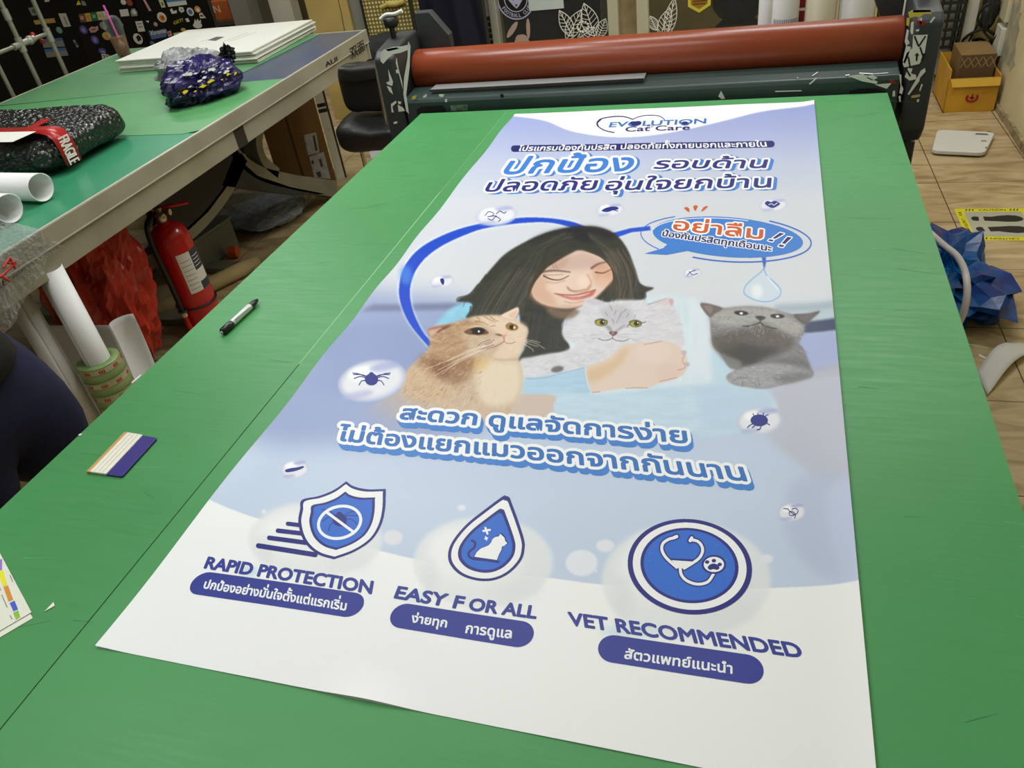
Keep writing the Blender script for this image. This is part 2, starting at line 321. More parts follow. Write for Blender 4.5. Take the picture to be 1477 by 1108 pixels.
# behind the glass: a dark store on the left, a tan room on the right
one(MB().bx((-1.75, 5.5, 0), (-0.98, 5.9, 1.6)).build('store_dark_block', mat('store_black', (12, 12, 10), 0.8, col2=(26, 23, 16), nscale=4), bevel=0.01), 'dark block added behind the left glass door to darken the pane', 'cabinet')  # added block that makes the store look dark through the left pane
one(MB().bx((-1.03, 5.3, 0), (-0.935, 5.4, 1.4)).build('upright_board', mat('store_grey', (142, 146, 140), 0.6), bevel=0.005), 'pale grey upright panel behind the left glass door', 'panel')
struct(MB().bx((-0.9, 6.4, 0), (1.19, 6.5, CEIL)).build('wall_store', mat('store_tan', (176, 160, 116), 0.7, col2=(158, 142, 98), nscale=3)))
bl = MB(); bl.sphere((-0.17, 5.2, 0.62), (0.18, 0.1, 0.24), 0, 20, 14, lambda d, p: p * (1 + 0.12 * noise.noise(p * 9)))
bl2 = MB(); bl2.bx((-0.34, 5.15, 0.5), (-0.32, 5.2, 0.95))
bgo = thing('black_bag', 'black bag slumped behind the right glass door beside the paper rolls', 'bag', (-0.17, 5.2, 0))
bl.sphere((-0.17, 5.22, 0.22), (0.19, 0.11, 0.22)); bl.build('bag_body', mat('bag_black', (26, 26, 26), 0.55, bump=0.4), bgo); tag(bl2.build('strap_rail', mat('silver_rail', (170, 170, 165), 0.35, 0.6), bgo), 'silver edge strip')

# ceiling lights (the lamps themselves, above the frame; store and far room ones are added)
WH = mat('lamp_housing', (225, 225, 220), 0.5); EM = mat('lamp_tube', (255, 252, 240), 0.4, emit=3.0)
where = ['over the near end of the green table', 'over the middle of the green table', 'over the far end of the green table', 'over the near end of the gap between the tables', 'over the far end of the gap between the tables', 'in front of the sticker-covered cabinet', 'behind the near end of the green table', 'over the scale and yellow carton', 'added unseen to brighten the store behind the glass door', 'added unseen to brighten the far left room']
for (x, y, rz, k), w_ in zip(TUBES, where):
    t = thing('ceiling_light', 'white batten ceiling light ' + w_, 'lamp', (x, y, CEIL), 'ceiling lights')
    MB().bx((x - 0.62, y - 0.04, CEIL - 0.04), (x + 0.62, y + 0.04, CEIL)).build('housing', WH, t, bevel=0.004)
    MB().cyl((x - 0.6, y, CEIL - 0.06), (x + 0.6, y, CEIL - 0.06), 0.016, 12).build('tube', EM, t)

# ------------------------------------------------------------------ the green-topped table
GREEN = (84, 172, 106)
def mat_green(name, c, c2):
    m = mat(name, c, 0.42, col2=c2, nscale=1.6, spec=0.35)
    nt = m.node_tree; N = nt.nodes.new; K = nt.links.new; b = nt.nodes['Principled BSDF']
    tc = N('ShaderNodeTexCoord'); mp = N('ShaderNodeMapping'); K(tc.outputs['Object'], mp.inputs[0]); mp.inputs['Scale'].default_value = (3, 30, 1); mp.inputs['Rotation'].default_value = (0, 0, 0.15)
    n = N('ShaderNodeTexNoise'); n.inputs['Scale'].default_value = 4; n.inputs['Detail'].default_value = 8; K(mp.outputs[0], n.inputs['Vector'])
    r = N('ShaderNodeMapRange'); r.inputs[1].default_value = 0.3; r.inputs[2].default_value = 0.7; r.inputs[3].default_value = 0.36; r.inputs[4].default_value = 0.5; K(n.outputs['Fac'], r.inputs[0]); K(r.outputs[0], b.inputs['Roughness'])
    bp = N('ShaderNodeBump'); bp.inputs['Strength'].default_value = 0.06; bp.inputs['Distance'].default_value = 0.004; K(n.outputs['Fac'], bp.inputs['Height']); K(bp.outputs[0], b.inputs['Normal'])
    return m
G1 = mat_green('green_mat_a', (76, 150, 89), (70, 141, 83)); G2 = mat_green('green_mat_b', (80, 154, 93), (74, 145, 87))
FRAME = mat('table_frame_paint', (168, 164, 146), 0.45, col2=(150, 146, 126), nscale=3)
tb = thing('work_table', 'long work table with a bright green cutting mat carrying the printed banner', 'table', (-0.385, 0.8, 0))
X0, X1, Y0, Y1 = -1.106, 0.338, -0.55, 2.437
MB().bx((X0 + 0.004, Y0, 0.752), (X1 - 0.004, Y1 - 0.004, 0.7955)).build('table_top', mat('board_edge', (120, 150, 112), 0.6), tb, bevel=0.003)
R = random.Random(8); scratch = []
for i in range(60):
    x = R.choice([R.uniform(-1.08, -0.8), R.uniform(0.16, 0.33), R.uniform(-1.08, 0.33)]); y = R.uniform(0.3, 2.4); a = R.gauss(0.05, 0.3); l = R.uniform(0.02, 0.09); d = Vector((math.cos(a) * l, math.sin(a) * l, 0)); w = Vector((-d.y, d.x, 0)).normalized() * R.uniform(0.0003, 0.0007)
    p = Vector((x, y, 0.8002)); scratch.append(([p - w, p + d - w * 0.3, p + d + w * 0.3, p + w], 1 if R.random() < 0.65 else 2))
def mat_slab(name, x0, x1, M):
    mb = MB()
    for P, k in scratch:
        if x0 < P[0].x < x1: mb.add(P, [(0, 1, 2, 3)], k)
    tag(mb.grid(lambda u, v: Vector((x0 + (x1 - x0) * u, Y0 + (Y1 - Y0) * v, 0.8)), 6, 12).bx((x0, Y0, 0.7955), (x1, Y1, 0.7995)).build(name, [M, mat('scratch_dark', (60, 116, 74), 0.7), mat('scratch_pale', (108, 182, 124), 0.7)], tb), None)
mat_slab('cutting_mat', X0, -0.7985, G1); mat_slab('cutting_mat', -0.7965, X1, G2)
seam = MB(); seam.bx((-0.7985, Y0, 0.796), (-0.7965, 1.0, 0.7992)); seam.build('mat_seam', mat('seam_dark', (40, 78, 48), 0.8), tb)
seam = MB(); seam.bx((-0.799, 1.0, 0.7990), (-0.7962, 1.78, 0.8003)); seam.bx((-0.7985, 1.78, 0.796), (-0.7965, Y1, 0.7994))
tag(seam.build('mat_seam', mat('seam_light', (140, 186, 140), 0.6), tb), 'pale scored stretch of the seam')
for (x, y) in ((X0 + 0.12, -0.4), (X1 - 0.12, -0.4), (X0 + 0.12, 2.25), (X1 - 0.12, 2.25)): MB().bx((x - 0.035, y - 0.035, 0), (x + 0.035, y + 0.035, 0.70)).build('leg', FRAME, tb, bevel=0.004)
fr = MB()
for x in (X0 + 0.08, X1 - 0.12): fr.bx((x, Y0 + 0.05, 0.69), (x + 0.04, Y1 - 0.08, 0.752))
for y in (Y0 + 0.05, Y1 - 0.12): fr.bx((X0 + 0.12, y, 0.69), (X1 - 0.12, y + 0.04, 0.752))
fr.build('underframe', FRAME, tb)
# ------------------------------------------------------------------ the second table (left), its covers and curved legs
TX0, TX1, TY0, TY1 = -3.41, -1.93, 0.9, 3.80
t2o = thing('cutting_table', 'long table with worn green covers, an aluminium rim and curved steel legs', 'table', (-2.67, 2.35, 0))
CREAMM = mat('cream_metal', (172, 168, 148), 0.42, 0.15, col2=(156, 152, 130), nscale=4)
BLUET = mat('blue_grey_laminate', (66, 80, 112), 0.30, col2=(84, 88, 98), nscale=3)
MB().bx((TX0 + 0.01, TY0, 0.76), (TX1 - 0.012, TY1 - 0.012, 0.797)).build('table_top', BLUET, t2o)
ap = MB()
for z0, z1, dx in ((0.745, 0.802, 0.0), (0.665, 0.745, 0.012)):
    ap.bx((TX1 - 0.012 - dx, TY0, z0), (TX1 - dx, TY1, z1)); ap.bx((TX0, TY0, z0), (TX0 + 0.012, TY1, z1)); ap.bx((TX0, TY1 - 0.012 - dx, z0), (TX1, TY1 - dx, z1)); ap.bx((TX0, TY0, z0), (TX1, TY0 + 0.012, z1))
ap.build('rim', CREAMM, t2o, bevel=0.002)
hl = MB(); hl.bx((TX1 - 0.004, TY0, 0.7425), (TX1 + 0.001, TY1, 0.7465)); hl.bx((TX1 - 0.009, TY0, 0.7985), (TX1 - 0.001, TY1, 0.8035)); tag(hl.build('rim_lip', mat('bright_alloy', (214, 212, 200), 0.3, 0.3), t2o), 'bright polished lip')
nt_ = MB(); nt_.bx((TX1 - 0.02, 2.53, 0.664), (TX1 - 0.0115, 2.60, 0.735)); tag(nt_.build('rim_joint', mat('joint_shadow', (46, 42, 32), 0.7), t2o), 'joint in the rim, its shaded recess coloured dark')  # solid dark piece; the shade of the recess is in its colour
mk = MB()
FXM = TX1 + 0.0012; mq = [AX(p, FXM) for p in ((470, 97.5), (487, 88), (468.5, 90.5), (507, 84.5), (527, 71), (503.5, 70))]; text_tris('AUI', (mq[0], mq[1] - mq[0], mq[2] - mq[0]), 0, mk, bold=0.05)
tag(mk.build('marking', BLK, t2o), 'black stencilled AUI on the rim'); mk = MB(); text_tris('双面', (mq[3], mq[4] - mq[3], mq[5] - mq[3]), 0, mk, bold=0.02, h=0.8)
tag(mk.build('marking', BLK, t2o), 'black stencilled characters near the rim corner')
GA = mat_green('worn_green_a', (98, 154, 104), (86, 138, 92)); GB = mat_green('worn_green_b', (92, 158, 100), (82, 144, 90))
GC = mat('teal_diamond_cover', (60, 144, 104), 0.28, col2=(48, 124, 90), nscale=2)
nt = GC.node_tree; vv = nt.nodes.new('ShaderNodeTexChecker'); vv.inputs['Scale'].default_value = 34; tcx = nt.nodes.new('ShaderNodeTexCoord'); mpx = nt.nodes.new('ShaderNodeMapping'); mpx.inputs['Rotation'].default_value = (0, 0, 0.785)
nt.links.new(tcx.outputs['Object'], mpx.inputs[0]); nt.links.new(mpx.outputs[0], vv.inputs['Vector']); bpx = nt.nodes.new('ShaderNodeBump'); bpx.inputs['Strength'].default_value = 0.35; bpx.inputs['Distance'].default_value = 0.002
nt.links.new(vv.outputs['Fac'], bpx.inputs['Height']); nt.links.new(bpx.outputs[0], nt.nodes['Principled BSDF'].inputs['Normal'])
def cover(name, poly, z, M, label):
    return tag(MB().prism([(x, y, z) for x, y in poly], (0, 0, 0.003)).build(name, M, t2o), label)
cover('cover_sheet', [(TX0 + 0.012, TY0), (TX1 - 0.013, TY0), (TX1 - 0.013, 2.33), (TX0 + 0.012, 2.37)], 0.797, GC, 'teal green cover with a diamond texture, near end')
cover('cover_sheet', [(TX0 + 0.012, 2.36), (-2.0, 2.322), (TX1 - 0.011, 2.36), (TX1 - 0.011, 2.98), (-2.37, 2.95), (-2.7, 2.90), (TX0 + 0.012, 2.80)], 0.7985, GB, 'bright green cover across the middle')
cover('cover_sheet', [(TX0 + 0.012, 2.82), (-2.3, 2.96), (-2.26, 2.975), (-2.235, 3.20), (-2.19, 3.79), (TX0 + 0.012, 3.79)], 0.7975, GA, 'grey green cover at the far end under the white boards')
# curved legs: bands swept in the plane of the table's long side
LEGP = mat('leg_steel', (128, 126, 106), 0.5, 0.1, col2=(112, 110, 92), nscale=4); LEGD = mat('leg_dark', (44, 46, 42), 0.6)
def band(name, pts, x0, x1, wid, parent, M=LEGP, taper=None):
    P = smooth_path(pts, 10); mb = MB(); n = len(P); L = []; Rr = []
    for i in range(n):
        t = (P[min(i + 1, n - 1)] - P[max(i - 1, 0)]).normalized(); nn = Vector((0, -t.z, t.y)); w = wid if taper is None else wid + (taper - wid) * i / (n - 1)
        L.append(P[i] + nn * w / 2); Rr.append(P[i] - nn * w / 2)
    vs = []
    for x in (x0, x1): vs += [(x, p.y, p.z) for p in L] + [(x, p.y, p.z) for p in Rr]
    fs = []
    for i in range(n - 1):
        fs += [(i, i + 1, n + i + 1, n + i), (2 * n + i, 3 * n + i, 3 * n + i + 1, 2 * n + i + 1), (i, 2 * n + i, 2 * n + i + 1, i + 1), (n + i, n + i + 1, 3 * n + i + 1, 3 * n + i)]
    fs += [(0, n, 3 * n, 2 * n), (n - 1, 3 * n - 1, 4 * n - 1, 2 * n - 1)]
    mb.add(vs, fs, 0, False); return mb.build(name, M, parent)
LX = -2.22
def lp(*pp): return [AX(p, LX) for p in pp]
for off in (0.0, -0.9):
    a, b = LX + off - 0.07, LX + off
    band('leg', lp((316, 178), (338, 218), (372, 248), (420, 262), (455, 268), (486, 273)), a, b, 0.05, t2o, taper=0.09)
    band('leg', lp((398, 140), (380, 175), (374, 205), (382, 232), (402, 250)), a, b, 0.05, t2o)
    band('leg', lp((352, 226), (330, 272), (300, 312), (268, 342), (238, 366), (216, 380)), a, b, 0.055, t2o)
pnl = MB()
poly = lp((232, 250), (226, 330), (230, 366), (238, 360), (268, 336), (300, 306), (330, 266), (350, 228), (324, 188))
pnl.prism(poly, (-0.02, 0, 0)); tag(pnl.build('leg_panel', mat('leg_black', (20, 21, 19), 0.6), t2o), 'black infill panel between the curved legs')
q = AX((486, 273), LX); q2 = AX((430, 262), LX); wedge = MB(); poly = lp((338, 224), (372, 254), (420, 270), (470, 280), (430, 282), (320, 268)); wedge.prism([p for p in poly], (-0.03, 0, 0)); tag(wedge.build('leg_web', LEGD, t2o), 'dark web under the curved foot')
for yy in (2.30, 2.75): MB().bx((-3.14, yy - 0.04, 0), (-2.18, yy + 0.04, 0.03)).build('foot_rail', LEGP, t2o, bevel=0.004)
for xx in (-3.1, -2.45): MB().bx((xx, 1.1, 0), (xx + 0.08, 1.18, 0.70)).build('leg', LEGP, t2o)

# ---- things on the worn green table
BOARD = mat('board_white', (232, 232, 222), 0.5, col2=(224, 224, 212), nscale=3); BEDGE = mat('board_edge_grey', (150, 152, 150), 0.7)
R = random.Random(11); nb = 9
for i in range(nb):
    z0 = 0.8012 + i * 0.0062; jx, jy, rz = R.uniform(-0.012, 0.012), R.uniform(-0.012, 0.012), R.uniform(-0.012, 0.012)
    c = Vector((-2.645 + jx, 3.575 + jy, z0 + 0.003)); mb = MB(); mb.box(c, (0.785, 0.60, 0.0035), rz, 0)
    lab = 'white foam board, %s from the bottom of the stack on the worn green table' % ('', 'second', 'third', 'fourth', 'fifth', 'sixth', 'seventh', 'eighth', '')[i]
    grp = 'white boards stacked on the worn green table'
    if i == 0: lab = 'bottom white foam board of the stack, lying on the green cover'
    if i == nb - 1: lab = 'topmost white foam board of the stack, with a small dark printed patch'
    if i in (0, nb - 1): grp2 = grp
    o = one(mb.build('foam_board', [BOARD, BEDGE]), lab, 'board', grp)
    mb = MB(); mb.box(c + Vector((0, 0, 0.00245)), (0.782, 0.597, 0.0011), rz + 0.002); mb.build('facing', BEDGE if i in (2, 5, 7) else BOARD, o)
    if i == nb - 1:
        zt = c.z + 0.0032; pm = MB()
        pm.add([T(p, zt) for p in ((299, 58), (312, 53), (324, 53), (311, 59))], [(0, 1, 2, 3)], 0)
        for a, b in (((322, 60), (358, 47)), ((330, 60), (370, 46)), ((290, 60), (300, 57))):
            d = (T(b, zt) - T(a, zt)); w = Vector((-d.y, d.x, 0)).normalized() * 0.008; pm.add([T(a, zt) - w, T(b, zt) - w, T(b, zt) + w, T(a, zt) + w], [(0, 1, 2, 3)], 1)
        tag(pm.build('printed_patch', [mat('print_dark', (82, 82, 84), 0.6), mat('print_pale', (205, 206, 200), 0.6)], o), 'small dark printed patch with pale grey streaks')
# crumpled purple bag
def crumple(mb, c, rad, seed, amp=0.28, freq=9.0, mi=0, nu=48, nv=30, smooth=False, flat=0.0, zmin=None, keep=None):
    c = Vector(c)
    def f(u, v):
        a = 2 * math.pi * u; b = math.pi * (v - 0.5); d = Vector((math.cos(a) * math.cos(b), math.sin(a) * math.cos(b), math.sin(b)))
        s = Vector((seed * 3.1, seed * 1.7, seed)); q = d * 1.0
        k = 1 + amp * (0.55 * noise.noise(q * freq * 0.13 + s) + 0.75 * (0.25 - abs(noise.noise(q * freq * 0.20 + s * 2))) + 0.35 * (0.2 - abs(noise.noise(q * freq * 0.42 + s))) + 0.12 * noise.noise(q * freq * 0.9 + s))
        p = c + Vector((d.x * rad[0], d.y * rad[1], d.z * rad[2])) * k
        if zmin is not None and p.z < zmin: p.z = zmin + 0.0015 * (1 + noise.noise(p * 40))
        return p
    return mb.grid(f, nu, nv, mi, smooth)
PUR = mat('purple_foil', (36, 27, 92), 0.25, col2=(22, 17, 60), nscale=10, bump=0.35, bscale=22, spec=0.55); LIN = mat('grey_foil', (158, 160, 160), 0.3, col2=(120, 122, 122), nscale=20, bump=0.6, bscale=50)
bg = thing('crumpled_bag', 'crumpled purple plastic bag with silver grey lining on the worn green table', 'bag', (-2.28, 2.88, 0.8))
crumple(MB(), (-2.20, 2.79, 0.862), (0.125, 0.18, 0.085), 2.0, 0.62, 7.5, 0, 56, 34, zmin=0.803).build('bag_body', PUR, bg)
crumple(MB(), (-2.39, 2.95, 0.864), (0.125, 0.13, 0.09), 5.0, 0.5, 10, 0, 64, 40, zmin=0.803).build('bag_lining', LIN, bg)
kn = MB(); crumple(kn, (-2.145, 2.93, 0.925), (0.025, 0.03, 0.03), 7, 1.2, 20, 0, 24, 16); tag(kn.build('bag_knot', mat('black_film', (18, 18, 20), 0.3), bg), 'black torn tuft')
pr = MB()
def on_ellipsoid(c, rad, a, b, k=1.10): return Vector(c) + Vector((math.cos(a) * math.cos(b) * rad[0], math.sin(a) * math.cos(b) * rad[1], math.sin(b) * rad[2])) * k
def mark(a, b, s, mi, seed):
    a += 0.07 * math.sin(seed * 5.3); b += 0.05 * math.sin(seed * 3.1); s *= 0.8 + 0.4 * math.sin(seed * 1.9)
    P = on_ellipsoid((-2.20, 2.79, 0.868), (0.13, 0.17, 0.075), a, b); N = (CAM - P).normalized(); U = Vector((0.55, 0.8, 0.1)).normalized(); U = (U - N * U.dot(N)).normalized(); V = N.cross(U)
    pr.prism(blob(P + N * 0.008, U * s, V * s * 0.42, n=9, j=0.5, seed=seed), N * -0.03, mi)
for k in range(5): mark(-1.25 + 0.2 * k, 0.72 - 0.02 * k, 0.012, 0, k)
for k in range(6): mark(-0.8 + 0.16 * k, 0.36, 0.010, 0, 20 + k)
for k in range(5): mark(-0.75 + 0.2 * k, 0.14, 0.013, 1, 40 + k)
for k in range(3): mark(-1.5 + 0.2 * k, -0.02, 0.014, 1, 60 + k)
pr.build('bag_print', [mat('print_white', (225, 225, 220), 0.4), mat('print_yellow', (226, 200, 40), 0.4)], bg)
# black bubble-wrapped parcel
pc = thing('parcel', 'parcel in black bubble wrap with red FRAGILE tape on the worn green table', 'parcel', (-2.55, 2.15, 0.8))
BW = mat('black_bubble_wrap', (34, 38, 34), 0.2, col2=(22, 25, 22), nscale=8, spec=0.8)
nt = BW.node_tree; vo = nt.nodes.new('ShaderNodeTexVoronoi'); vo.inputs['Scale'].default_value = 55; no = nt.nodes.new('ShaderNodeTexNoise'); no.inputs['Scale'].default_value = 16; no.inputs['Detail'].default_value = 6; tcx = nt.nodes.new('ShaderNodeTexCoord')
nt.links.new(tcx.outputs['Object'], vo.inputs['Vector']); nt.links.new(tcx.outputs['Object'], no.inputs['Vector']); ad = nt.nodes.new('ShaderNodeMath'); ad.operation = 'MULTIPLY_ADD'; ad.inputs[1].default_value = -0.6; nt.links.new(vo.outputs['Distance'], ad.inputs[0]); nt.links.new(no.outputs['Fac'], ad.inputs[2])
bp = nt.nodes.new('ShaderNodeBump'); bp.inputs['Strength'].default_value = 0.9; bp.inputs['Distance'].default_value = 0.02; nt.links.new(ad.outputs[0], bp.inputs['Height']); nt.links.new(bp.outputs[0], nt.nodes['Principled BSDF'].inputs['Normal'])
PX0, PX1, PY0, PY1, PZ = -2.95, -2.205, 1.90, 2.36, 0.125
def parcel_pt(u, v, k=0.0):
    a = 2 * math.pi * u; b = math.pi * (v - 0.5); e = 0.32
    sp = lambda w, p: math.copysign(abs(w) ** p, w)
    x = sp(math.cos(b), 0.42) * sp(math.cos(a), e); y = sp(math.cos(b), 0.42) * sp(math.sin(a), e); z = sp(math.sin(b), 0.55)
    p = Vector(((PX0 + PX1) / 2 + x * (PX1 - PX0) / 2, (PY0 + PY1) / 2 + y * (PY1 - PY0) / 2, 0.803 + PZ / 2 + z * PZ / 2))
    n = noise.noise(p * 12) * 0.014 + noise.noise(p * 30) * 0.006 + k
    d = Vector((x * 0.3, y * 0.3, z)); d.normalize(); p += d * n
    p.z = max(p.z, 0.8025); return p
MB().grid(parcel_pt, 90, 40).build('wrapping', BW, pc)
RED = mat('fragile_red', (176, 34, 34), 0.3, col2=(150, 26, 28), nscale=10)
def strap(mb, y0, y1, x0, zt, zb, mi=0, xr=PX1 + 0.012):
    prof = [(x0, zt)] + [(x0 + (xr - 0.05 - x0) * t, zt) for t in (0.3, 0.6, 1)] + [(xr - 0.022, zt - 0.008), (xr - 0.006, zt - 0.025), (xr, zt - 0.055), (xr, zb)]
    vs = [];
    for (x, z) in prof: vs += [(x, y0, z), (x, y1, z)]
    mb.add(vs, [(2 * i, 2 * i + 1, 2 * i + 3, 2 * i + 2) for i in range(len(prof) - 1)], mi, True)
st = MB(); strap(st, 1.965, 2.035, -2.56, 0.9395, 0.825); st.prism([T(p, 0.939) for p in ((25, 192), (62, 172), (73, 172), (38, 192))], (0, 0, 0.001)); tag(st.build('fragile_tape', RED, pc, solid=0.002), 'red FRAGILE tape')
ftx = MB(); text_tris('FRAGILE', ((PX1 + 0.0145, 1.978, 0.915), (0, 0.0, -0.088), (0, 0.046, 0)), 0, ftx, bold=0.02); tag(ftx.build('tape_lettering', mat('print_white', (225, 225, 220), 0.4), pc), 'white FRAGILE lettering')
MB().prism([T(p, 0.943) for p in ((-40, 206), (18, 205), (52, 190), (0, 191))], (0, 0, 0.0012)).build('address_label', mat('label_paper', (226, 226, 216), 0.6), pc)
# white paper rolls on the worn green table
PAPER = mat('paper_white', (232, 233, 232), 0.6, bump=0.05); PAPIN = mat('paper_inside', (150, 154, 172), 0.7)
def paper_roll(name, a, b, r, label, n=40, group=None, th=0.0025, turns=1.15, dent=0.0, cat='paper roll', Mo=None, Mi=None):
    a, b = Vector(a), Vector(b); ax = (b - a).normalized(); x = ax.cross(Vector((0, 0, 1)) if abs(ax.z) < 0.9 else Vector((1, 0, 0))).normalized(); y = x.cross(ax)
    vs = []; fs = []; m = int(n * turns)
    for i in range(m + 1):
        t = 2 * math.pi * i / n + 2.2; rr = r * (1 + 0.05 * i / m)
        for e, (P, s) in enumerate(((a, 1), (b, 1))):
            dz = 1 - dent * max(0, math.sin(t)); vs.append(P + (x * math.cos(t) + y * math.sin(t) * dz) * rr)
    fs = [(2 * i, 2 * i + 1, 2 * i + 3, 2 * i + 2) for i in range(m)]
    o = MB().add(vs, fs, 0, True).build(name, Mo or PAPER); d = o.modifiers.new('solid', 'SOLIDIFY'); d.thickness = th; d.offset = -1
    return one(o, label, cat, group)
paper_roll('paper_roll', (-2.75, 1.79, 0.848), (-2.085, 1.745, 0.848), 0.043, 'open white paper roll lying in front of the black parcel', dent=0.12)
paper_roll('paper_roll', (-2.75, 1.66, 0.849), (-2.065, 1.595, 0.849), 0.044, 'white paper roll nearest the table rim, half inside clear plastic', dent=0.2)
# clear plastic bag over the rim
FILM = clear('clear_film', vis=0.05, bump=0.9, bscale=70)
pb = MB()
def film(u, v):
    # from the roll across the cover and down over the rim
    y = 1.16 + 0.40 * u + 0.02 * math.sin(v * 7)
    s = v * 0.44
    if s < 0.26: x, z = -2.18 + s * 0.95, 0.808 + 0.095 * max(0, 1 - abs(s - 0.0) / 0.13)
    else: x, z = TX1 + 0.008 + 0.012 * math.sin(u * 9 + v * 5) ** 2, 0.808 - (s - 0.26) * (0.78 + 0.2 * math.sin(u * 6) - (0.35 * max(0, u - 0.75) * 4))
    x = min(x, TX1 + 0.03); nz = 0.008 * noise.noise(Vector((u * 14, v * 16, 3)))
    return Vector((x + abs(nz), y, z + (abs(nz) if s < 0.26 else nz)))
pb.grid(film, 50, 50)
pbo = one(pb.build('plastic_bag', FILM), 'clear crinkled plastic bag with red print hanging over the rim of the worn green table', 'plastic bag')
tx = MB(); ps = []
XF = TX1 + 0.034
for k, (p0, p1) in enumerate((((0, 400), (22, 380)), ((5, 386), (14, 372)), ((14, 372), (22, 388)), ((0, 398), (14, 406)), ((12, 380), (22, 378)))):
    a, b = AX(p0, XF), AX(p1, XF); tx.tube([a, b], 0.0035, 5, 0)
text_tris('ABLE', (AX((-20, 428), XF), AX((10, 410), XF) - AX((-20, 428), XF), AX((-22, 418), XF) - AX((-20, 428), XF)), 1, tx, bold=0.01)
text_tris('rms', (AX((20, 402), XF), AX((33, 392), XF) - AX((20, 402), XF), AX((19, 396), XF) - AX((20, 402), XF)), 1, tx, bold=0.005)
tag(tx.build('bag_print', [mat('print_red', (190, 52, 46), 0.5), mat('print_black', (40, 40, 38), 0.5)], pbo), 'red arrow mark and black letters')
# iced coffee cup
cp = Vector((-3.27, 3.60, 0.8015)); cup = thing('coffee_cup', 'clear plastic iced coffee cup with a dome lid and pink straw', 'cup', cp)
CLR = clear('cup_plastic', tint=(240, 244, 240), edge=0.25, vis=0.02, bump=0.15, rough=0.05)
MB().lathe([(0.001, 0.002), (0.030, 0.002), (0.033, 0.01), (0.046, 0.145), (0.049, 0.148)], cp).build('cup_body', CLR, cup)
MB().lathe([(0.001, 0.006), (0.029, 0.006), (0.031, 0.012), (0.0405, 0.102), (0.001, 0.104)], cp).build('coffee', mat('milky_coffee', (128, 82, 54), 0.3, col2=(104, 62, 38), nscale=25), cup)
MB().lathe([(0.050, 0.146), (0.051, 0.156), (0.047, 0.160), (0.045, 0.178), (0.034, 0.198), (0.014, 0.206)], cp).build('dome_lid', CLR, cup)
MB().tube([cp + Vector((0.01, 0, 0.02)), cp + Vector((-0.012, 0.005, 0.255))], 0.0055, 10).build('straw', mat('pink_straw', (226, 92, 176), 0.4), cup)
# ------------------------------------------------------------------ things under and beside the left table
RB = mat('red_polythene', (196, 52, 30), 0.32, col2=(160, 36, 20), nscale=7, bump=0.4, bscale=22)
rb = thing('rubbish_bag', 'large orange red plastic bag stuffed under the worn green table', 'bag', (-2.3, 1.955, 0))
crumple(MB(), (-2.30, 1.955, 0.37), (0.17, 0.165, 0.34), 3, 0.5, 10, 0, 72, 48, zmin=0.003).build('bag_body', RB, rb)
crumple(MB(), (-2.26, 1.93, 0.62), (0.10, 0.10, 0.07), 9, 0.6, 14, 0, 40, 24).build('gathered_neck', RB, rb)
# fire extinguisher
ex = Vector((-2.19, 2.26, 0.0)); fe = thing('fire_extinguisher', 'red fire extinguisher standing on the floor between the two tables', 'fire extinguisher', ex)
ER = mat('extinguisher_red', (186, 22, 22), 0.25, spec=0.6, coat=0.3)
MB().lathe([(0.001, 0.004), (0.070, 0.004), (0.076, 0.012), (0.078, 0.03), (0.078, 0.405), (0.074, 0.435), (0.060, 0.462), (0.036, 0.478), (0.022, 0.482), (0.021, 0.50), (0.001, 0.50)], ex, n=40).build('cylinder', ER, fe)
lbm = MB(); toC = math.atan2(-ex.y, -ex.x)
def arcpatch(mb, a0, a1, z0, z1, mi, r=0.0788, n=14):
    for i in range(n):
        a, b = a0 + (a1 - a0) * i / n, a0 + (a1 - a0) * (i + 1) / n
        mb.add([ex + Vector((r * math.cos(q), r * math.sin(q), z)) for q, z in ((a, z0), (b, z0), (b, z1), (a, z1))], [(0, 1, 2, 3)], mi, True)
A0 = toC + 0.15
arcpatch(lbm, A0 - 0.25, A0 + 0.45, 0.20, 0.37, 0); arcpatch(lbm, A0 + 0.45, A0 + 1.15, 0.285, 0.37, 1); arcpatch(lbm, A0 + 0.45, A0 + 1.15, 0.235, 0.285, 0); arcpatch(lbm, A0 + 0.45, A0 + 1.15, 0.20, 0.235, 1)
for k in range(7): arcpatch(lbm, A0 - 0.18, A0 + 0.36, 0.215 + k * 0.02, 0.2185 + k * 0.02, 2, 0.0791)
for k in range(4): arcpatch(lbm, A0 + 0.52, A0 + 1.02, 0.30 + k * 0.014, 0.303 + k * 0.014, 0, 0.0791)
lbm.build('instruction_label', [mat('label_paper', (226, 226, 216), 0.6), mat('label_slate', (52, 62, 74), 0.6), mat('label_grey', (170, 170, 165), 0.6)], fe)
vb = MB(); vb.cyl(ex + Vector((0, 0, 0.50)), ex + Vector((0, 0, 0.545)), 0.018); vb.cyl(ex + Vector((-0.045, -0.01, 0.522)), ex + Vector((0.045, 0.01, 0.522)), 0.012); vb.lathe([(0.018, 0), (0.02, 0.004), (0.02, 0.018), (0.001, 0.02)], ex + Vector((0.03, -0.03, 0.52)), (0.6, -0.7, 0.1)); tag(vb.build('valve', mat('chrome_brass', (186, 176, 150), 0.25, 0.9), fe), 'chrome valve and gauge')
hb = MB(); hb.tube(smooth_path([ex + Vector((-0.02, 0.0, 0.545)), ex + Vector((0.02, 0.01, 0.575)), ex + Vector((0.07, 0.05, 0.60)), ex + Vector((0.10, 0.08, 0.62))]), 0.008, 8); hb.tube(smooth_path([ex + Vector((-0.02, 0.0, 0.53)), ex + Vector((0.03, 0.02, 0.54)), ex + Vector((0.09, 0.07, 0.535))]), 0.008, 8); tag(hb.build('lever', ER, fe), None)
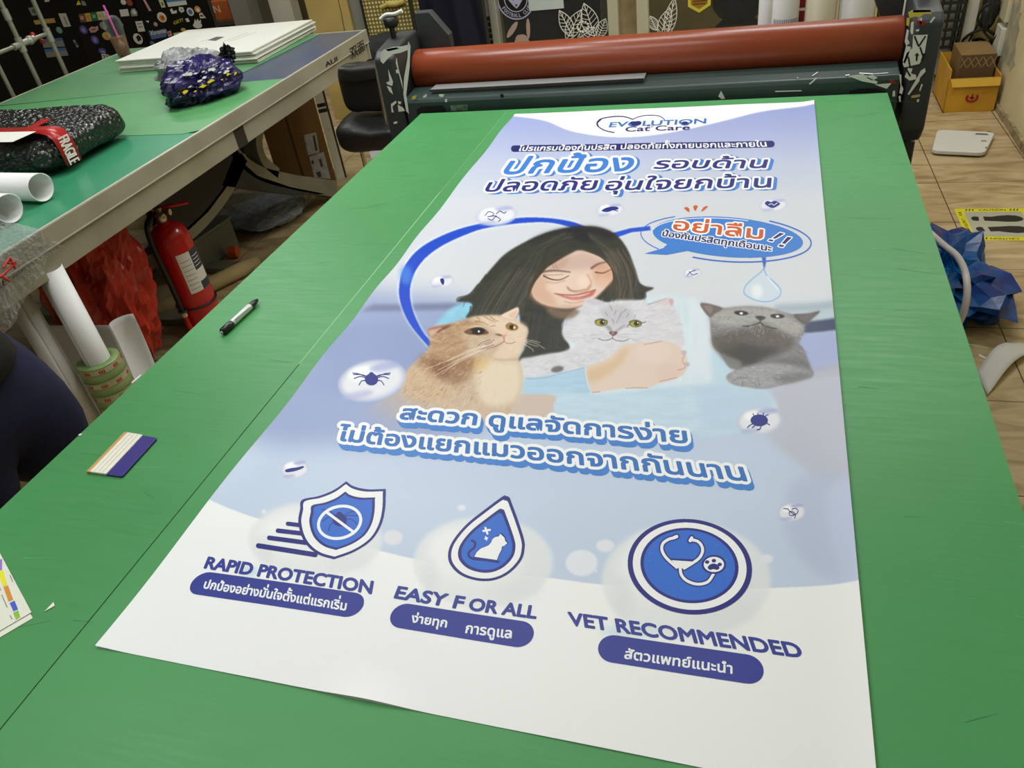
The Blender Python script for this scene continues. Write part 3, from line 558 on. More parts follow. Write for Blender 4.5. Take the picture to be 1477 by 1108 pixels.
hs = MB(); d = Vector((math.cos(toC - 0.75), math.sin(toC - 0.75), 0)); hp = smooth_path([ex + Vector((-0.03, -0.005, 0.525)), ex + d * 0.09 + Vector((0, 0, 0.50)), ex + d * 0.10 + Vector((0, 0, 0.40)), ex + d * 0.095 + Vector((0, 0, 0.26)), ex + d * 0.094 + Vector((0, 0, 0.13))]); hs.tube(hp, 0.0105, 10); hs.build('hose', mat('black_hose', (28, 30, 34), 0.4), fe)
nz = MB(); nz.cyl(ex + d * 0.094 + Vector((0, 0, 0.135)), ex + d * 0.094 + Vector((0, 0, 0.115)), 0.012, mi=1); nz.tube([ex + d * 0.094 + Vector((0, 0, 0.118)), ex + d * 0.094 + Vector((0, 0, 0.02))], [0.008, 0.014], 14); nz.build('nozzle', [ER, mat('nozzle_cream', (200, 190, 160), 0.5)], fe)
bnd = MB(); bnd.tube([ex + Vector((0.081 * math.cos(a / 24 * 2 * math.pi), 0.081 * math.sin(a / 24 * 2 * math.pi), 0.135)) for a in range(24)], 0.0045, 8, closed=True); bnd.tube([ex + d * 0.094 + Vector((0.016 * math.cos(a / 12 * 2 * math.pi), 0.016 * math.sin(a / 12 * 2 * math.pi), 0.14)) for a in range(12)], 0.004, 8, closed=True); bnd.build('hose_band', MATS['black_hose'], fe)
# grey tool case, clear bag of plastics, tube on the floor
cs = thing('tool_case', 'grey plastic case on the floor behind the fire extinguisher', 'case', T((300, 385), 0)); CG = mat('case_grey', (128, 134, 124), 0.5)
cc = T((301, 380), 0); ax_ = (T((330, 362), 0) - T((285, 395), 0)); an_ = math.atan2(ax_.y, ax_.x)
MB().box(cc + Vector((-0.06, 0.02, 0.075)), (0.36, 0.22, 0.15), an_).build('case_body', CG, cs, bevel=0.012)
MB().box(cc + Vector((-0.06, 0.02, 0.156)), (0.37, 0.23, 0.012), an_).box(cc + Vector((-0.06, 0.02, 0.17)), (0.2, 0.05, 0.02), an_).build('case_lid', mat('case_pale', (150, 158, 150), 0.5), cs, bevel=0.006)
w = T((336, 364), 0.03); tag(MB().cyl(w + Vector((-0.02, 0.0, 0)), w + Vector((0.02, 0.01, 0)), 0.03).build('wheel', mat('orange_plastic', (190, 84, 34), 0.5), cs), 'orange wheel')
cb = thing('clear_sack', 'clear plastic sack of grey offcuts on the floor behind the curved leg', 'plastic bag', T((380, 320), 0))
c0 = T((384, 318), 0.0)
crumple(MB(), c0 + Vector((0, 0.02, 0.045)), (0.21, 0.20, 0.05), 4, 0.4, 10, 0, 56, 36, zmin=0.004).build('contents', mat('grey_offcuts', (196, 198, 212), 0.35, col2=(150, 152, 160), nscale=9, bump=0.5), cb)
crumple(MB(), c0 + Vector((-0.06, 0.04, 0.06)), (0.29, 0.25, 0.075), 6, 0.4, 12, 0, 64, 40, zmin=0.003).build('film', FILM, cb)
paper_roll('cardboard_tube', T((150, 485), 0.035), T((372, 378), 0.035), 0.034, 'long brass brown tube lying on the floor behind the fire extinguisher', cat='tube', Mo=mat('brown_tube', (172, 152, 108), 0.3, col2=(156, 134, 90), nscale=5), turns=1.0, th=0.003)
# standing rolls and tapes in the gap
rl = Vector((-1.965, 1.535, 0)); paper_roll('paper_roll', rl, rl + Vector((0, 0, 0.685)), 0.0375, 'white paper roll standing upright inside a stack of green tape rolls')
ovl = MB(); a0 = toC
TG = mat('green_tape', (118, 150, 84), 0.35, col2=(146, 166, 110), nscale=22); TC_ = mat('cream_tape', (198, 192, 158), 0.35, col2=(176, 172, 130), nscale=18); TR = mat('print_red', (190, 52, 46), 0.5)
tape0 = None; ntp = 7
for i in range(ntp):
    z0 = 0.002 + i * 0.0515; labs = ['bottom', 'second', 'third', 'fourth', 'fifth', 'sixth', 'topmost']
    root = thing('tape_roll', 'green packing tape roll round the upright paper roll, %s' % (labs[i] + ' in its stack' if i in (0, 6) else labs[i] + ' from the floor'), 'tape', rl + Vector((0, 0, z0)), 'stacked rolls of green packing tape')
    if tape0 is None:
        MB().lathe([(0.041, 0), (0.066, 0), (0.067, 0.003), (0.067, 0.024), (0.0662, 0.026), (0.0662, 0.047), (0.0655, 0.050), (0.041, 0.050), (0.041, 0)], rl + Vector((0, 0, z0)), n=48).build('tape', TG, root)
        mk = MB().lathe([(0.0674, 0.028), (0.0674, 0.046)], rl + Vector((0, 0, z0)), n=48, mi=1)
        for k in range(9):
            a = k * 0.7; rr = 0.0678
            for e in range(3):
                q0 = a + e * 0.1; mk.add([rl + Vector((rr * math.cos(t), rr * math.sin(t), z0 + zz)) for t, zz in ((q0, 0.031), (q0 + 0.07, 0.031), (q0 + 0.07, 0.042), (q0, 0.042))], [(0, 1, 2, 3)], 0)
        mk.build('printed_band', [TR, TC_], root); tape0 = root
    else:
        for ch in tape0.children:
            c = ch.copy(); COL.objects.link(c); c.parent = root
        root.rotation_euler = (0, 0, i * 0.9)
tb2 = Vector((-2.065, 1.475, 0)); paper_roll('paper_tube', tb2, tb2 + Vector((0, 0, 0.66)), 0.034, 'plain white tube standing upright against the worn green table, nearest the person', turns=1.0)
yb = MB().tube([tb2 + Vector((-0.06, -0.03, 0)), tb2 + Vector((-0.035, -0.02, 0.42))], 0.012, 12); one(yb.build('yellow_rod', mat('ochre_rod', (156, 128, 34), 0.45)), 'thin ochre rod standing behind the plain white tube', 'rod')
# curled white sheet
ws = MB()
b0, b1 = T((52, 600), 0.02), T((172, 545), 0.02)
def sheet(u, v):
    p = Vector((-2.44, 1.70, 0.0)).lerp(Vector((-1.985, 1.735, 0.0)), u); h = 0.355 * v
    c = max(0, u - 0.80) / 0.20; p += Vector((-0.03 * math.sin(c * 3.0) - 0.05 * c, 0.035 * (1 - math.cos(c * 3.0)), 0)); p += Vector((0.05, -0.08, 0)) * ((1 - v) ** 2)
    return p + Vector((0, 0, 0.004 + h))
ws.grid(sheet, 40, 16); one(ws.build('paper_sheet', PAPER, solid=0.0012), 'large white paper sheet curled on edge under the worn green table', 'paper')
# ------------------------------------------------------------------ cold laminator behind the green table
DK = mat('machine_grey', (58, 62, 64), 0.45, col2=(48, 54, 54), nscale=5, bump=0.05); DKG = mat('beam_green_grey', (52, 68, 64), 0.4, col2=(44, 58, 56), nscale=4)
lm = thing('laminating_machine', 'wide laminating machine with a red brown roller behind the green table', 'laminator', (-0.39, 2.62, 0))
ROL = mat('roller_rubber', (144, 66, 38), 0.3, col2=(130, 58, 32), nscale=3, spec=0.5, stretch=(0.4, 3, 3))
MB().lathe([(0.001, 0), (0.063, 0), (0.067, 0.006), (0.067, 1.544), (0.063, 1.55), (0.001, 1.55)], (-1.170, 2.63, 0.892), (1, 0, 0), 64).build('upper_roller', ROL, lm)
MB().cyl((-1.165, 2.645, 0.760), (0.375, 2.645, 0.760), 0.062, 48).build('lower_roller', mat('roller_dark', (128, 44, 30), 0.45), lm)
bm_ = MB(); bm_.prism([(-1.17, 2.462, 0.70), (-1.17, 2.462, 0.828), (-1.17, 2.468, 0.840), (-1.17, 2.565, 0.852), (-1.17, 2.565, 0.70)], (1.54, 0, 0)); bm_.build('front_beam', DKG, lm, bevel=0.004)
sl = MB(); sl.prism([AY(p, 2.4608) for p in ((601, 158), (608, 154), (638, 152), (643, 158), (641, 163), (602, 165))], (0, -0.001, 0)); sl.prism([AY(p, 2.4608) for p in ((1223, 139), (1226, 131), (1240, 128), (1262, 127), (1278, 131), (1276, 137))], (0, -0.001, 0)); sl.cyl(AY((724, 138), 2.462), AY((724, 138), 2.462) - Vector((0, 0.001, 0)), 0.006)
sl.build('slot', mat('slot_black', (14, 12, 10), 0.8), lm)
pl = MB(); pl.bx((-1.085, 2.50, 0.8525), (-0.36, 2.56, 0.858)); pl.bx((-1.085, 2.497, 0.852), (-0.36, 2.50, 0.86)); tag(pl.build('feed_guide', clear('acrylic', tint=(176, 170, 166), vis=0.0, bump=0.05, rough=0.3), lm), 'clear acrylic guide strip')
pp = MB(); pp.prism([AY(p, 2.461) for p in ((650, 152), (675, 151), (675, 159), (650, 160))], (0, -0.0012, 0)); tag(pp.build('rating_plate', mat('plate_silver', (138, 148, 138), 0.35, 0.4, col2=(90, 98, 92), nscale=60), lm), 'small silver rating plate')
SW = mat('tape_white', (222, 222, 216), 0.5); SY = mat('tape_yellow', (206, 190, 70), 0.5); SR = mat('tape_red', (150, 36, 36), 0.5)
def shard(mb, pts, y, mi=0): mb.prism([AY(p, y) for p in pts], (0, -0.0012, 0), mi)
fl = MB()
for pts, mi in (([(1225, 110), (1246, 107), (1247, 109), (1266, 118), (1264, 121), (1243, 117)], 0), ([(1262, 122), (1286, 120), (1279, 128)], 0), ([(1250, 112), (1258, 108), (1266, 112), (1258, 116)], 0), ([(1281, 115), (1289, 115), (1293, 121), (1285, 120)], 2), ([(1046, 132), (1156, 130), (1156, 131.4), (1046, 133.4)], 0) if False else ([(1118, 131.2), (1156, 130.2), (1156, 131.6), (1118, 132.6)], 0), ([(1036, 139), (1040, 131), (1046, 142), (1041, 143)], 0), ([(1167, 121), (1177, 112), (1178.5, 113), (1168.5, 122)], 0), ([(595, 139), (601, 137), (599, 143), (594, 143)], 1), ([(611, 138), (616, 136), (615, 140), (610, 141)], 0), ([(633, 136), (641, 136), (639, 140), (634, 139)], 0), ([(642, 143), (645, 143), (645, 147), (642, 147)], 0)): shard(fl, pts, 2.4606, mi)
fl.build('tape_scraps', [SW, SY, SR], lm)
tp = MB()
for (a, b, wd, mi) in (((1240, 101), (1262, 108), 0.006, 0), ((1262, 108), (1282, 100), 0.004, 0), ((1262, 103), (1278, 108), 0.003, 0), ((1172, 105), (1180, 101), 0.003, 0), ((1220, 104), (1226, 103), 0.006, 0), ((1150, 109), (1152, 109), 0.004, 0)):
    A, B = T(a, 0.8535 if False else 0.853), T(b, 0.853); A.y = min(max(A.y, 2.475), 2.56); B.y = min(max(B.y, 2.475), 2.56); w = Vector((-(B - A).y, (B - A).x, 0)).normalized() * wd / 2; h = lambda p: Vector((p.x, p.y, 0.8425 + (p.y - 2.468) * 0.124)); tp.add([h(A - w), h(B - w), h(B + w), h(A + w)], [(0, 1, 2, 3)], mi)
tp.build('tape_scraps', [SW, SY], lm)
# end housings
def housing(name, x0, x1, label):
    mb = MB(); prof = [(2.50, 0.635), (2.462, 0.68), (2.462, 0.975), (2.49, 0.995), (2.60, 1.01), (2.70, 1.01), (2.72, 0.98), (2.72, 0.635)]
    mb.prism([(x0, y, z) for y, z in prof], (x1 - x0, 0, 0)); return tag(mb.build(name, DK, lm, bevel=0.008), label)
hl_ = housing('end_housing', -1.250, -1.178, 'left end housing crusted with white tape'); hr_ = housing('end_housing', 0.388, 0.456, 'right end housing covered with white tape and an arrow label')
tl = MB()
for pts, mi in (([(549, 78), (553, 72), (566, 68), (580, 67), (590, 64), (588, 72), (578, 76), (567, 78), (560, 84), (553, 92), (549, 88)], 0), ([(556, 71), (572, 68), (576, 70), (560, 74)], 1), ([(589, 60), (592, 66), (591, 96), (588, 120), (586, 136), (590, 164), (586, 160), (582, 136), (583, 112), (588, 84)], 0), ([(560, 100), (563, 108), (567, 118), (566, 124), (560, 122), (557, 119), (562, 117)], 0), ([(558, 124), (564, 126), (567, 136), (562, 132)], 0), ([(564, 150), (571, 145), (572, 148), (566, 154), (568, 162), (565, 162)], 0), ([(574, 151), (582, 156), (584, 160), (575, 161)], 0), ([(574, 146), (579, 147), (578, 150), (575, 150)], 0), ([(568, 176), (573, 175), (573, 178), (568, 179)], 0), ([(572, 83), (575, 100), (580, 118), (581, 128), (577, 112), (571, 90)], 0), ([(571, 101), (574, 100), (575, 105), (572, 106)], 0)): shard(tl, pts, 2.4606, mi)
tag(tl.build('tape_scraps', [SW, mat('tape_tan', (190, 168, 104), 0.5)], hl_), 'torn white tape on the left housing')
tr_ = MB()
W1 = [(1311, 55), (1333, 50), (1337, 52)]
for pts, mi in (([(1310, 18), (1317, 14), (1342, 14), (1344, 20), (1332, 20), (1328, 24), (1319, 24), (1312, 26)], 1), ([(1317, 14), (1342, 14), (1343, 17), (1317, 18)], 0), ([(1308, 26), (1312, 26), (1311, 38), (1307, 36)], 1), ([(1323, 29), (1334, 31), (1334, 37), (1323, 35)], 2), ([(1328, 26), (1330, 26), (1329, 35), (1326, 34)], 0), ([(1314, 33), (1318, 31), (1317, 48), (1315, 50), (1313, 46)], 0), ([(1308, 42), (1311, 44), (1309, 56), (1312, 62), (1307, 66), (1305, 60)], 0), ([(1321, 43), (1326, 42), (1325, 45), (1321, 45)], 0), ([(1317, 51), (1338, 50), (1333, 80), (1326, 92), (1304, 97), (1302, 92), (1308, 76), (1316, 70)], 0), ([(1307, 66), (1314, 68), (1310, 80), (1305, 92), (1302, 88)], 0), ([(1310, 98), (1316, 99), (1314, 106), (1321, 108), (1322, 114), (1312, 116), (1305, 111)], 0), ([(1334, 98), (1335, 103), (1327, 112), (1326, 117), (1311, 137), (1309, 136), (1324, 110), (1328, 102)], 0), ([(1297, 107), (1300, 108), (1300, 122), (1303, 128), (1301, 136), (1297, 134), (1299, 124)], 0), ([(1315, 138), (1327, 136), (1327, 139), (1320, 141), (1314, 141)], 3), ([(1329, 121), (1331, 122), (1327, 132), (1326, 130)], 0), ([(1347, 24), (1349, 25), (1343, 33), (1341, 32)], 0), ([(1288, 131), (1291, 131), (1291, 139), (1287, 139)], 0), ([(1296, 139), (1299, 138), (1299, 147), (1297, 146)], 0), ([(1323, 143), (1326, 143), (1325, 147), (1322, 147)], 0)): shard(tr_, pts, 2.4606, mi)
def line(mb, a, b, w, y, mi):
    A, B = AY(a, y), AY(b, y); n = (B - A).cross(Vector((0, 1, 0))).normalized() * w / 2; mb.prism([A - n, B - n, B + n, A + n], (0, -0.0006, 0), mi)
for a, b in (((1319, 52), (1325, 67)), ((1335, 52), (1325, 67)), ((1327, 68), (1331, 80)), ((1333, 77), (1329, 88)), ((1306, 98), (1313, 110)), ((1310, 82), (1313, 98))): line(tr_, a, b, 0.004, 2.4592, 4)
tr_.prism([AY(p, 2.4592) for p in ((1323, 76), (1326, 80), (1324, 80), (1323, 88), (1321, 88), (1321, 80), (1319, 80))], (0, -0.0006, 0), 4)
tag(tr_.build('tape_scraps', [SW, SY, SR, mat('tape_tan', (190, 168, 104), 0.5), BLK], hr_), 'torn white tape and an up-arrow label on the right housing')
# knobs and levers
kb = MB(); kl = AY((588, 58), 2.60); kb.cyl((-1.225, 2.60, 0.99), (-1.225, 2.60, 1.055), 0.010); kb.lathe([(0.001, 0), (0.022, 0), (0.026, 0.012), (0.024, 0.03), (0.001, 0.032)], (-1.225, 2.60, 1.045)); kb.tube(smooth_path([(-1.26, 2.60, 1.072), (-1.235, 2.60, 1.084), (-1.205, 2.60, 1.084), (-1.175, 2.60, 1.092)]), 0.006, 8, 1)
kb.build('pressure_knob', [mat('knob_black', (24, 24, 24), 0.35), SW], lm)
kb = MB(); kb.cyl((0.42, 2.62, 0.99), (0.42, 2.62, 1.075), 0.012); kb.lathe([(0.001, 0), (0.020, 0), (0.028, 0.012), (0.026, 0.04), (0.001, 0.045)], (0.42, 2.62, 1.055)); kb.build('pressure_knob', mat('knob_black', (24, 24, 24), 0.35), lm)
MB().prism([(0.30, 2.72, 0.99), (0.36, 2.72, 1.04), (0.385, 2.72, 1.04), (0.385, 2.72, 0.86), (0.36, 2.72, 0.86)], (0, 0.04, 0)).build('bracket', DK, lm, bevel=0.004)
MB().prism([(-1.185, 2.72, 1.06), (-1.13, 2.72, 1.06), (-1.07, 2.72, 0.98), (-1.07, 2.72, 0.86), (-1.185, 2.72, 0.86)], (0, 0.04, 0)).build('bracket', DK, lm, bevel=0.004)
MB().bx((-1.19, 2.70, 0.60), (0.39, 2.76, 0.83)).build('rear_beam', DKG, lm, bevel=0.004)
for x in (-1.255, 0.396):
    MB().bx((x, 2.56, 0.04), (x + 0.06, 2.70, 0.61)).bx((x - 0.01, 2.47, 0.0), (x + 0.07, 2.92, 0.045)).build('stand_leg', DK, lm, bevel=0.005)
MB().bx((-1.2, 2.60, 0.2), (0.4, 2.64, 0.26)).build('stand_rail', DK, lm)
tag(MB().prism([AY(p, 2.72) for p in ((577, 170), (590, 165), (606, 168), (592, 180), (578, 192), (572, 200), (570, 192))], (0, 0.004, 0)).build('waste_film', mat('film_lilac_grey', (150, 146, 150), 0.5), lm), 'grey film hanging below the left housing')

# tall paper rolls standing behind the laminator
def stand_roll(x, y, r, label, M, extra=None, h=1.5, lean=0.0):
    t = thing('paper_roll', label, 'paper roll', (x, y, 0), 'tall rolls behind the laminator')
    MB().lathe([(0.02, 0), (r, 0), (r, h), (0.02, h), (0.02, 0)], (x, y, 0), n=48).build('sheet_roll', M, t)
    MB().lathe([(0.018, -0.0), (0.0199, 0), (0.0199, h + 0.02), (0.016, h + 0.02)], (x, y, 0), n=24).build('core', mat('core_brown', (150, 120, 80), 0.7), t)
    if extra: extra(t, x, y, r)
    return t
CW = mat('roll_white', (222, 222, 220), 0.5); CC = mat('roll_cream', (222, 214, 190), 0.5)
def stripes(t, x, y, r):
    mb = MB(); a0 = math.atan2(-y, -x)
    for i in range(16):
        a = a0 - 1.0 + i * 0.135
        for z0, z1 in ((0.74, 0.825), (1.2, 1.28)): mb.add([(x + (r + 0.0006) * math.cos(q), y + (r + 0.0006) * math.sin(q), z) for q, z in ((a, z0), (a + 0.055, z0), (a + 0.055, z1), (a, z1))], [(0, 1, 2, 3)], 0)
    tag(mb.build('striped_label', mat('label_violet', (92, 92, 150), 0.5), t), 'violet barred band')
def redband(t, x, y, r):
    mb = MB()
    for z0, z1 in ((0.79, 0.83), (0.84, 0.88), (0.89, 0.93), (0.94, 1.0)): mb.lathe([(r + 0.0006, z0), (r + 0.0006, z1)], (x, y, 0), n=32)
    tag(mb.build('red_band', mat('label_red', (138, 28, 36), 0.5), t), 'dark red wrapped bands')
stand_roll(-0.008, 3.45, 0.03, 'slim white roll at the left end of the rolls behind the laminator', CW)
stand_roll(0.062, 3.32, 0.048, 'white roll with a violet barred band behind the laminator', CW, stripes)
stand_roll(0.125, 3.40, 0.026, 'thin roll with dark red bands between the thicker rolls', CW, redband)
stand_roll(0.187, 3.32, 0.056, 'cream paper roll right of the dark red banded roll', CC)
stand_roll(0.312, 3.32, 0.064, 'thick white roll left of the black strip', CW)
one(MB().bx((0.383, 3.30, 0), (0.401, 3.33, 1.5)).build('black_strip', mat('black_strip_paint', (44, 44, 46), 0.5), bevel=0.003), 'narrow black upright strip between two white rolls', 'strip')
stand_roll(0.462, 3.33, 0.056, 'white roll at the right end of the rolls behind the laminator', CW)

# ------------------------------------------------------------------ back right corner
gp = struct(MB().bx((0.62, 5.0, 0), (1.06, 5.05, 2.1)).build('trim_4', GREYP))
MB().bx((1.02, 4.985, 0), (1.075, 5.0, 2.1)).build('edge_post', mat('pale_post', (190, 188, 172), 0.5), gp)
MB().bx((0.62, 4.988, 0.075), (1.02, 5.0, 0.085)).build('shadow_gap', mat('gap_dark', (40, 40, 38), 0.8), gp)  # raised dark strip, coloured as the shade of a gap
ms = MB()
for i in range(8): ms.bx((0.74 + i * 0.037, 4.955, 0.235), (0.752 + i * 0.037, 4.962, 1.5))
for i in range(26): ms.bx((0.74, 4.953, 0.235 + i * 0.045), (1.012, 4.962, 0.249 + i * 0.045))
one(ms.build('mesh_panel', mat('mesh_black', (26, 26, 24), 0.5)), 'black wire mesh panel hanging on the grey panel behind the laminator', 'mesh panel')
yb_ = thing('yellow_box', 'open yellow carton with a red round mark on the floor in the back right corner', 'box', (1.03, 4.78, 0))
YB = mat('yellow_card', (200, 152, 42), 0.6, col2=(180, 132, 34), nscale=5); wb_ = MB(); xa, xb, ya, yb2, hz = 0.925, 1.165, 4.60, 4.968, 0.185
wb_.bx((xa, ya, 0), (xb, ya + 0.006, hz - 0.01)); wb_.bx((xa, ya, 0), (xa + 0.006, yb2, hz + 0.035)); wb_.bx((xb - 0.006, ya, 0), (xb, yb2, hz)); wb_.bx((xa, yb2 - 0.006, 0), (xb, yb2, hz + 0.03)); wb_.bx((xa, ya, 0), (xb, yb2, 0.006)); wb_.build('carton_body', YB, yb_)
tag(MB().prism([(xa + 0.008, ya - 0.001, hz - 0.012), (xb, ya - 0.001, hz - 0.012), (xb, ya - 0.012, hz - 0.05), (xa + 0.02, ya - 0.012, hz - 0.05)], (0, 0.003, 0)).build('front_flap', mat('yellow_flap', (212, 168, 60), 0.6), yb_), None)
lg = MB(); cx_ = 1.05
for i in range(22):
    a, b = math.radians(140 + i * 260 / 22), math.radians(140 + (i + 1) * 260 / 22)
    lg.add([(cx_ + r * math.cos(q), ya - 0.0135 if False else ya - 0.002, 0.075 + 0.8 * r * math.sin(q)) for r, q in ((0.019, a), (0.031, a), (0.031, b), (0.019, b))], [(0, 1, 2, 3)])
lg.bx((cx_ - 0.012, ya - 0.0025, 0.072), (cx_ + 0.012, ya - 0.0015, 0.079)); lg.bx((cx_ - 0.004, ya - 0.0025, 0.066), (cx_ + 0.004, ya - 0.0015, 0.094))
lg.build('round_mark', mat('mark_red', (150, 30, 34), 0.5), yb_)
bx_ = thing('brown_carton', 'brown patterned carton standing inside the yellow carton', 'box', (1.08, 4.86, 0.006)); bcx = MB(); bcx.box((1.065, 4.83, 0.135), (0.165, 0.25, 0.256), 0.0); bcx.build('carton_body', mat('brown_card', (142, 114, 68), 0.7, col2=(126, 98, 56), nscale=6), bx_)
pt = MB()
for i in range(5):
    for s in (1, -1):
        x = 0.985 + i * 0.034; A, B = Vector((x, 4.7028, 0.20 if s > 0 else 0.25)), Vector((x + 0.03, 4.7028, 0.25 if s > 0 else 0.20)); n = Vector((0, 0, 0.003)); pt.add([A - n, B - n, B + n, A + n], [(0, 1, 2, 3)])
pt.build('zigzag_print', mat('print_tan', (176, 148, 100), 0.7), bx_); MB().bx((0.984, 4.7035, 0.012), (1.146, 4.7048, 0.262)).build('printed_side', mat('brown_dark', (96, 74, 44), 0.7), bx_)
# cables and sockets on the right wall
so = MB(); so.bx((1.165, 4.80, 0.22), (1.19, 4.92, 0.36)); sk = one(so.build('socket_box', mat('socket_white', (205, 204, 190), 0.5), bevel=0.005), 'white electrical socket box low on the right wall beside the damp patch', 'socket')
so = MB(); so.bx((1.168, 4.80, 0.385), (1.19, 4.97, 0.52)); one(so.build('socket_box', mat('socket_ivory', (196, 190, 158), 0.5), bevel=0.005), 'ivory electrical box on the right wall above the white socket box', 'socket')
CB = mat('cable_black', (24, 25, 24), 0.5)
R = random.Random(3)
def cable(lab, pts, r=0.006):
    pts = [(x, max(y, 4.99) if z < 0.27 else y, z) for x, y, z in pts]
    one(MB().tube(smooth_path(pts, 8), r, 8).build('cable', CB), lab, 'cable', 'black cables in the back right corner')
cable('thick black cable looping widest to the left in the back right corner', [(1.17, 4.93, 0.30), (1.10, 4.93, 0.33), (1.03, 4.94, 0.26), (1.06, 4.95, 0.15), (1.12, 4.94, 0.06), (1.15, 5.02, 0.03)], 0.008)
cable('black cable crossing diagonally from the white socket box', [(1.17, 4.90, 0.29), (1.13, 4.92, 0.22), (1.08, 4.96, 0.13), (1.05, 5.01, 0.08), (1.12, 5.03, 0.05)], 0.006)
cable('black cable running straight down beside the white socket box', [(1.17, 4.88, 0.31), (1.15, 4.90, 0.18), (1.16, 4.93, 0.10), (1.10, 5.03, 0.06)], 0.006)
cable('thin black cable hanging left of the cable bundle by the grey panel', [(0.985, 4.97, 0.52), (0.985, 4.965, 0.2), (0.99, 4.96, 0.07), (1.02, 5.03, 0.012)], 0.004)
cable('second thin black cable beside the grey panel edge', [(1.005, 4.97, 0.5), (1.0, 4.965, 0.2), (1.03, 4.96, 0.07), (1.07, 5.03, 0.012)], 0.004)
cb_ = MB()
for k in range(5):
    c = Vector((1.08 + 0.02 * math.sin(k * 2), 5.005 + 0.003 * k, 0.28)); cb_.tube([c + Vector((0.07 * math.cos(a * math.pi / 12), 0.02 * math.sin(k + a), 0.055 * math.sin(a * math.pi / 12))) + Vector((0, 0, -0.10 + k * 0.006)) for a in range(24)], 0.007, 6, closed=True)
one(cb_.build('cable_coil', CB), 'coiled bundle of black cable hung in the back right corner', 'cable')
cb2 = MB(); crumple(cb2, (1.12, 4.94, 0.42), (0.035, 0.04, 0.10), 8, 0.6, 14, 0, 32, 20, smooth=True); one(cb2.build('adaptor', mat('adaptor_black', (30, 31, 28), 0.45)), 'black adaptor and cable clump hanging above the white socket box', 'adaptor')
cable('black cable bowed out above the coiled bundle', [(1.16, 4.92, 0.46), (1.09, 4.92, 0.45), (1.07, 4.93, 0.38), (1.12, 4.93, 0.31), (1.16, 4.93, 0.27)], 0.006)
cable('black cable running up the corner from the coiled bundle', [(1.06, 4.96, 0.25), (1.10, 4.96, 0.40), (1.15, 4.95, 0.55), (1.165, 4.95, 0.75)], 0.006)
# ------------------------------------------------------------------ right-hand floor
sca = thing('scale', 'flat white digital scale lying on the tiles by the right wall', 'scale', T((1385, 205), 0)); zt = 0.028
pts = [T(p, zt) for p in ((1352, 186.5), (1436, 190.5), (1421, 220), (1344, 216.5))]
def rounded(P, r, n=5):
    out = []
    for i in range(len(P)):
        p, a, b = P[i], P[i - 1], P[(i + 1) % len(P)]; A = p + (a - p).normalized() * r; B = p + (b - p).normalized() * r
        for k in range(n + 1): t = k / n; out.append(A * (1 - t) ** 2 + p * 2 * t * (1 - t) + B * t * t)
    return out
SCW = mat('scale_white', (206, 205, 198), 0.35); so = MB(); so.prism([p - Vector((0, 0, 0.02)) for p in rounded(pts, 0.035)], (0, 0, 0.02)); so.build('platform', SCW, sca, bevel=0.005, seg=3)
dd = MB(); dd.prism([T(p, zt + 0.0004) for p in ((1408, 192), (1424, 192.8), (1426, 195), (1406, 194.2))], (0, 0, 0.0006)); tag(dd.build('display', mat('display_grey', (104, 102, 96), 0.3), sca), 'grey display window')
bb_ = MB(); bb_.prism([T(p, zt + 0.0004) for p in ((1415, 202.5), (1423, 202.8), (1423, 204.2), (1415, 204))], (0, 0, 0.0006)); bb_.prism([T(p, zt + 0.0004) for p in ((1421, 212), (1424, 212), (1424, 214), (1421, 214))], (0, 0, 0.0006)); bb_.build('button', mat('button_grey', (120, 118, 110), 0.4), sca)
fb = MB()
for p in ((1358, 191), (1426, 193), (1415, 217), (1352, 213)): q = T(p, 0); q.z = 0; fb.cyl(q, q + Vector((0, 0, 0.009)), 0.012, 12)
fb.build('foot', mat('rubber_grey', (90, 90, 88), 0.7), sca)
# caution footprints sticker on the floor
cs_ = thing('floor_sticker', 'yellow CAUTION floor sticker with two black shoe prints', 'sticker', T((1425, 322), 0)); Z = 0.0008
q = [T(p, Z) for p in ((1376, 301), (1396, 346.5))]; sx0, sy1 = q[0].x, q[0].y; sy0 = q[1].y; sx1 = sx0 + 0.272; sk_ = (q[1].x - q[0].x)
def sp(u, v, z): return Vector((sx0 + sk_ * (1 - v) + (sx1 - sx0) * u, sy0 + (sy1 - sy0) * v, z))
MB().prism([sp(0, 0, 0.0003), sp(1, 0, 0.0003), sp(1, 1, 0.0003), sp(0, 1, 0.0003)], (0, 0, 0.0007)).build('border', mat('caution_yellow', (222, 210, 24), 0.5, col2=(206, 196, 30), nscale=30), cs_)
m_ = 0.115
MB().prism([sp(m_, m_ * 0.95, 0.0011), sp(1 - m_, m_ * 0.95, 0.0011), sp(1 - m_, 1 - m_ * 0.95, 0.0011), sp(m_, 1 - m_ * 0.95, 0.0011)], (0, 0, 0.0003)).build('field', mat('sticker_grey', (168, 168, 148), 0.5), cs_)
so = MB()
def sole(v0, flip):
    heel = [(0.17, 0), (0.185, .055), (0.23, .07), (0.265, .062), (0.28, -.062), (0.22, -.072), (0.185, -.05)]
    fore = [(0.335, .065), (0.345, -.07), (0.45, -.062), (0.56, -.095), (0.68, -.115), (0.78, -.10), (0.845, -.05), (0.86, 0.01), (0.83, .06), (0.75, .095), (0.62, .10), (0.48, .08)]
    for P in (heel, fore): so.prism([sp(u, v0 + flip * v, 0.0015) for u, v in P], (0, 0, 0.0003))
sole(0.66, -1); sole(0.33, 1); so.build('shoe_print', BLK, cs_)
tx = MB()
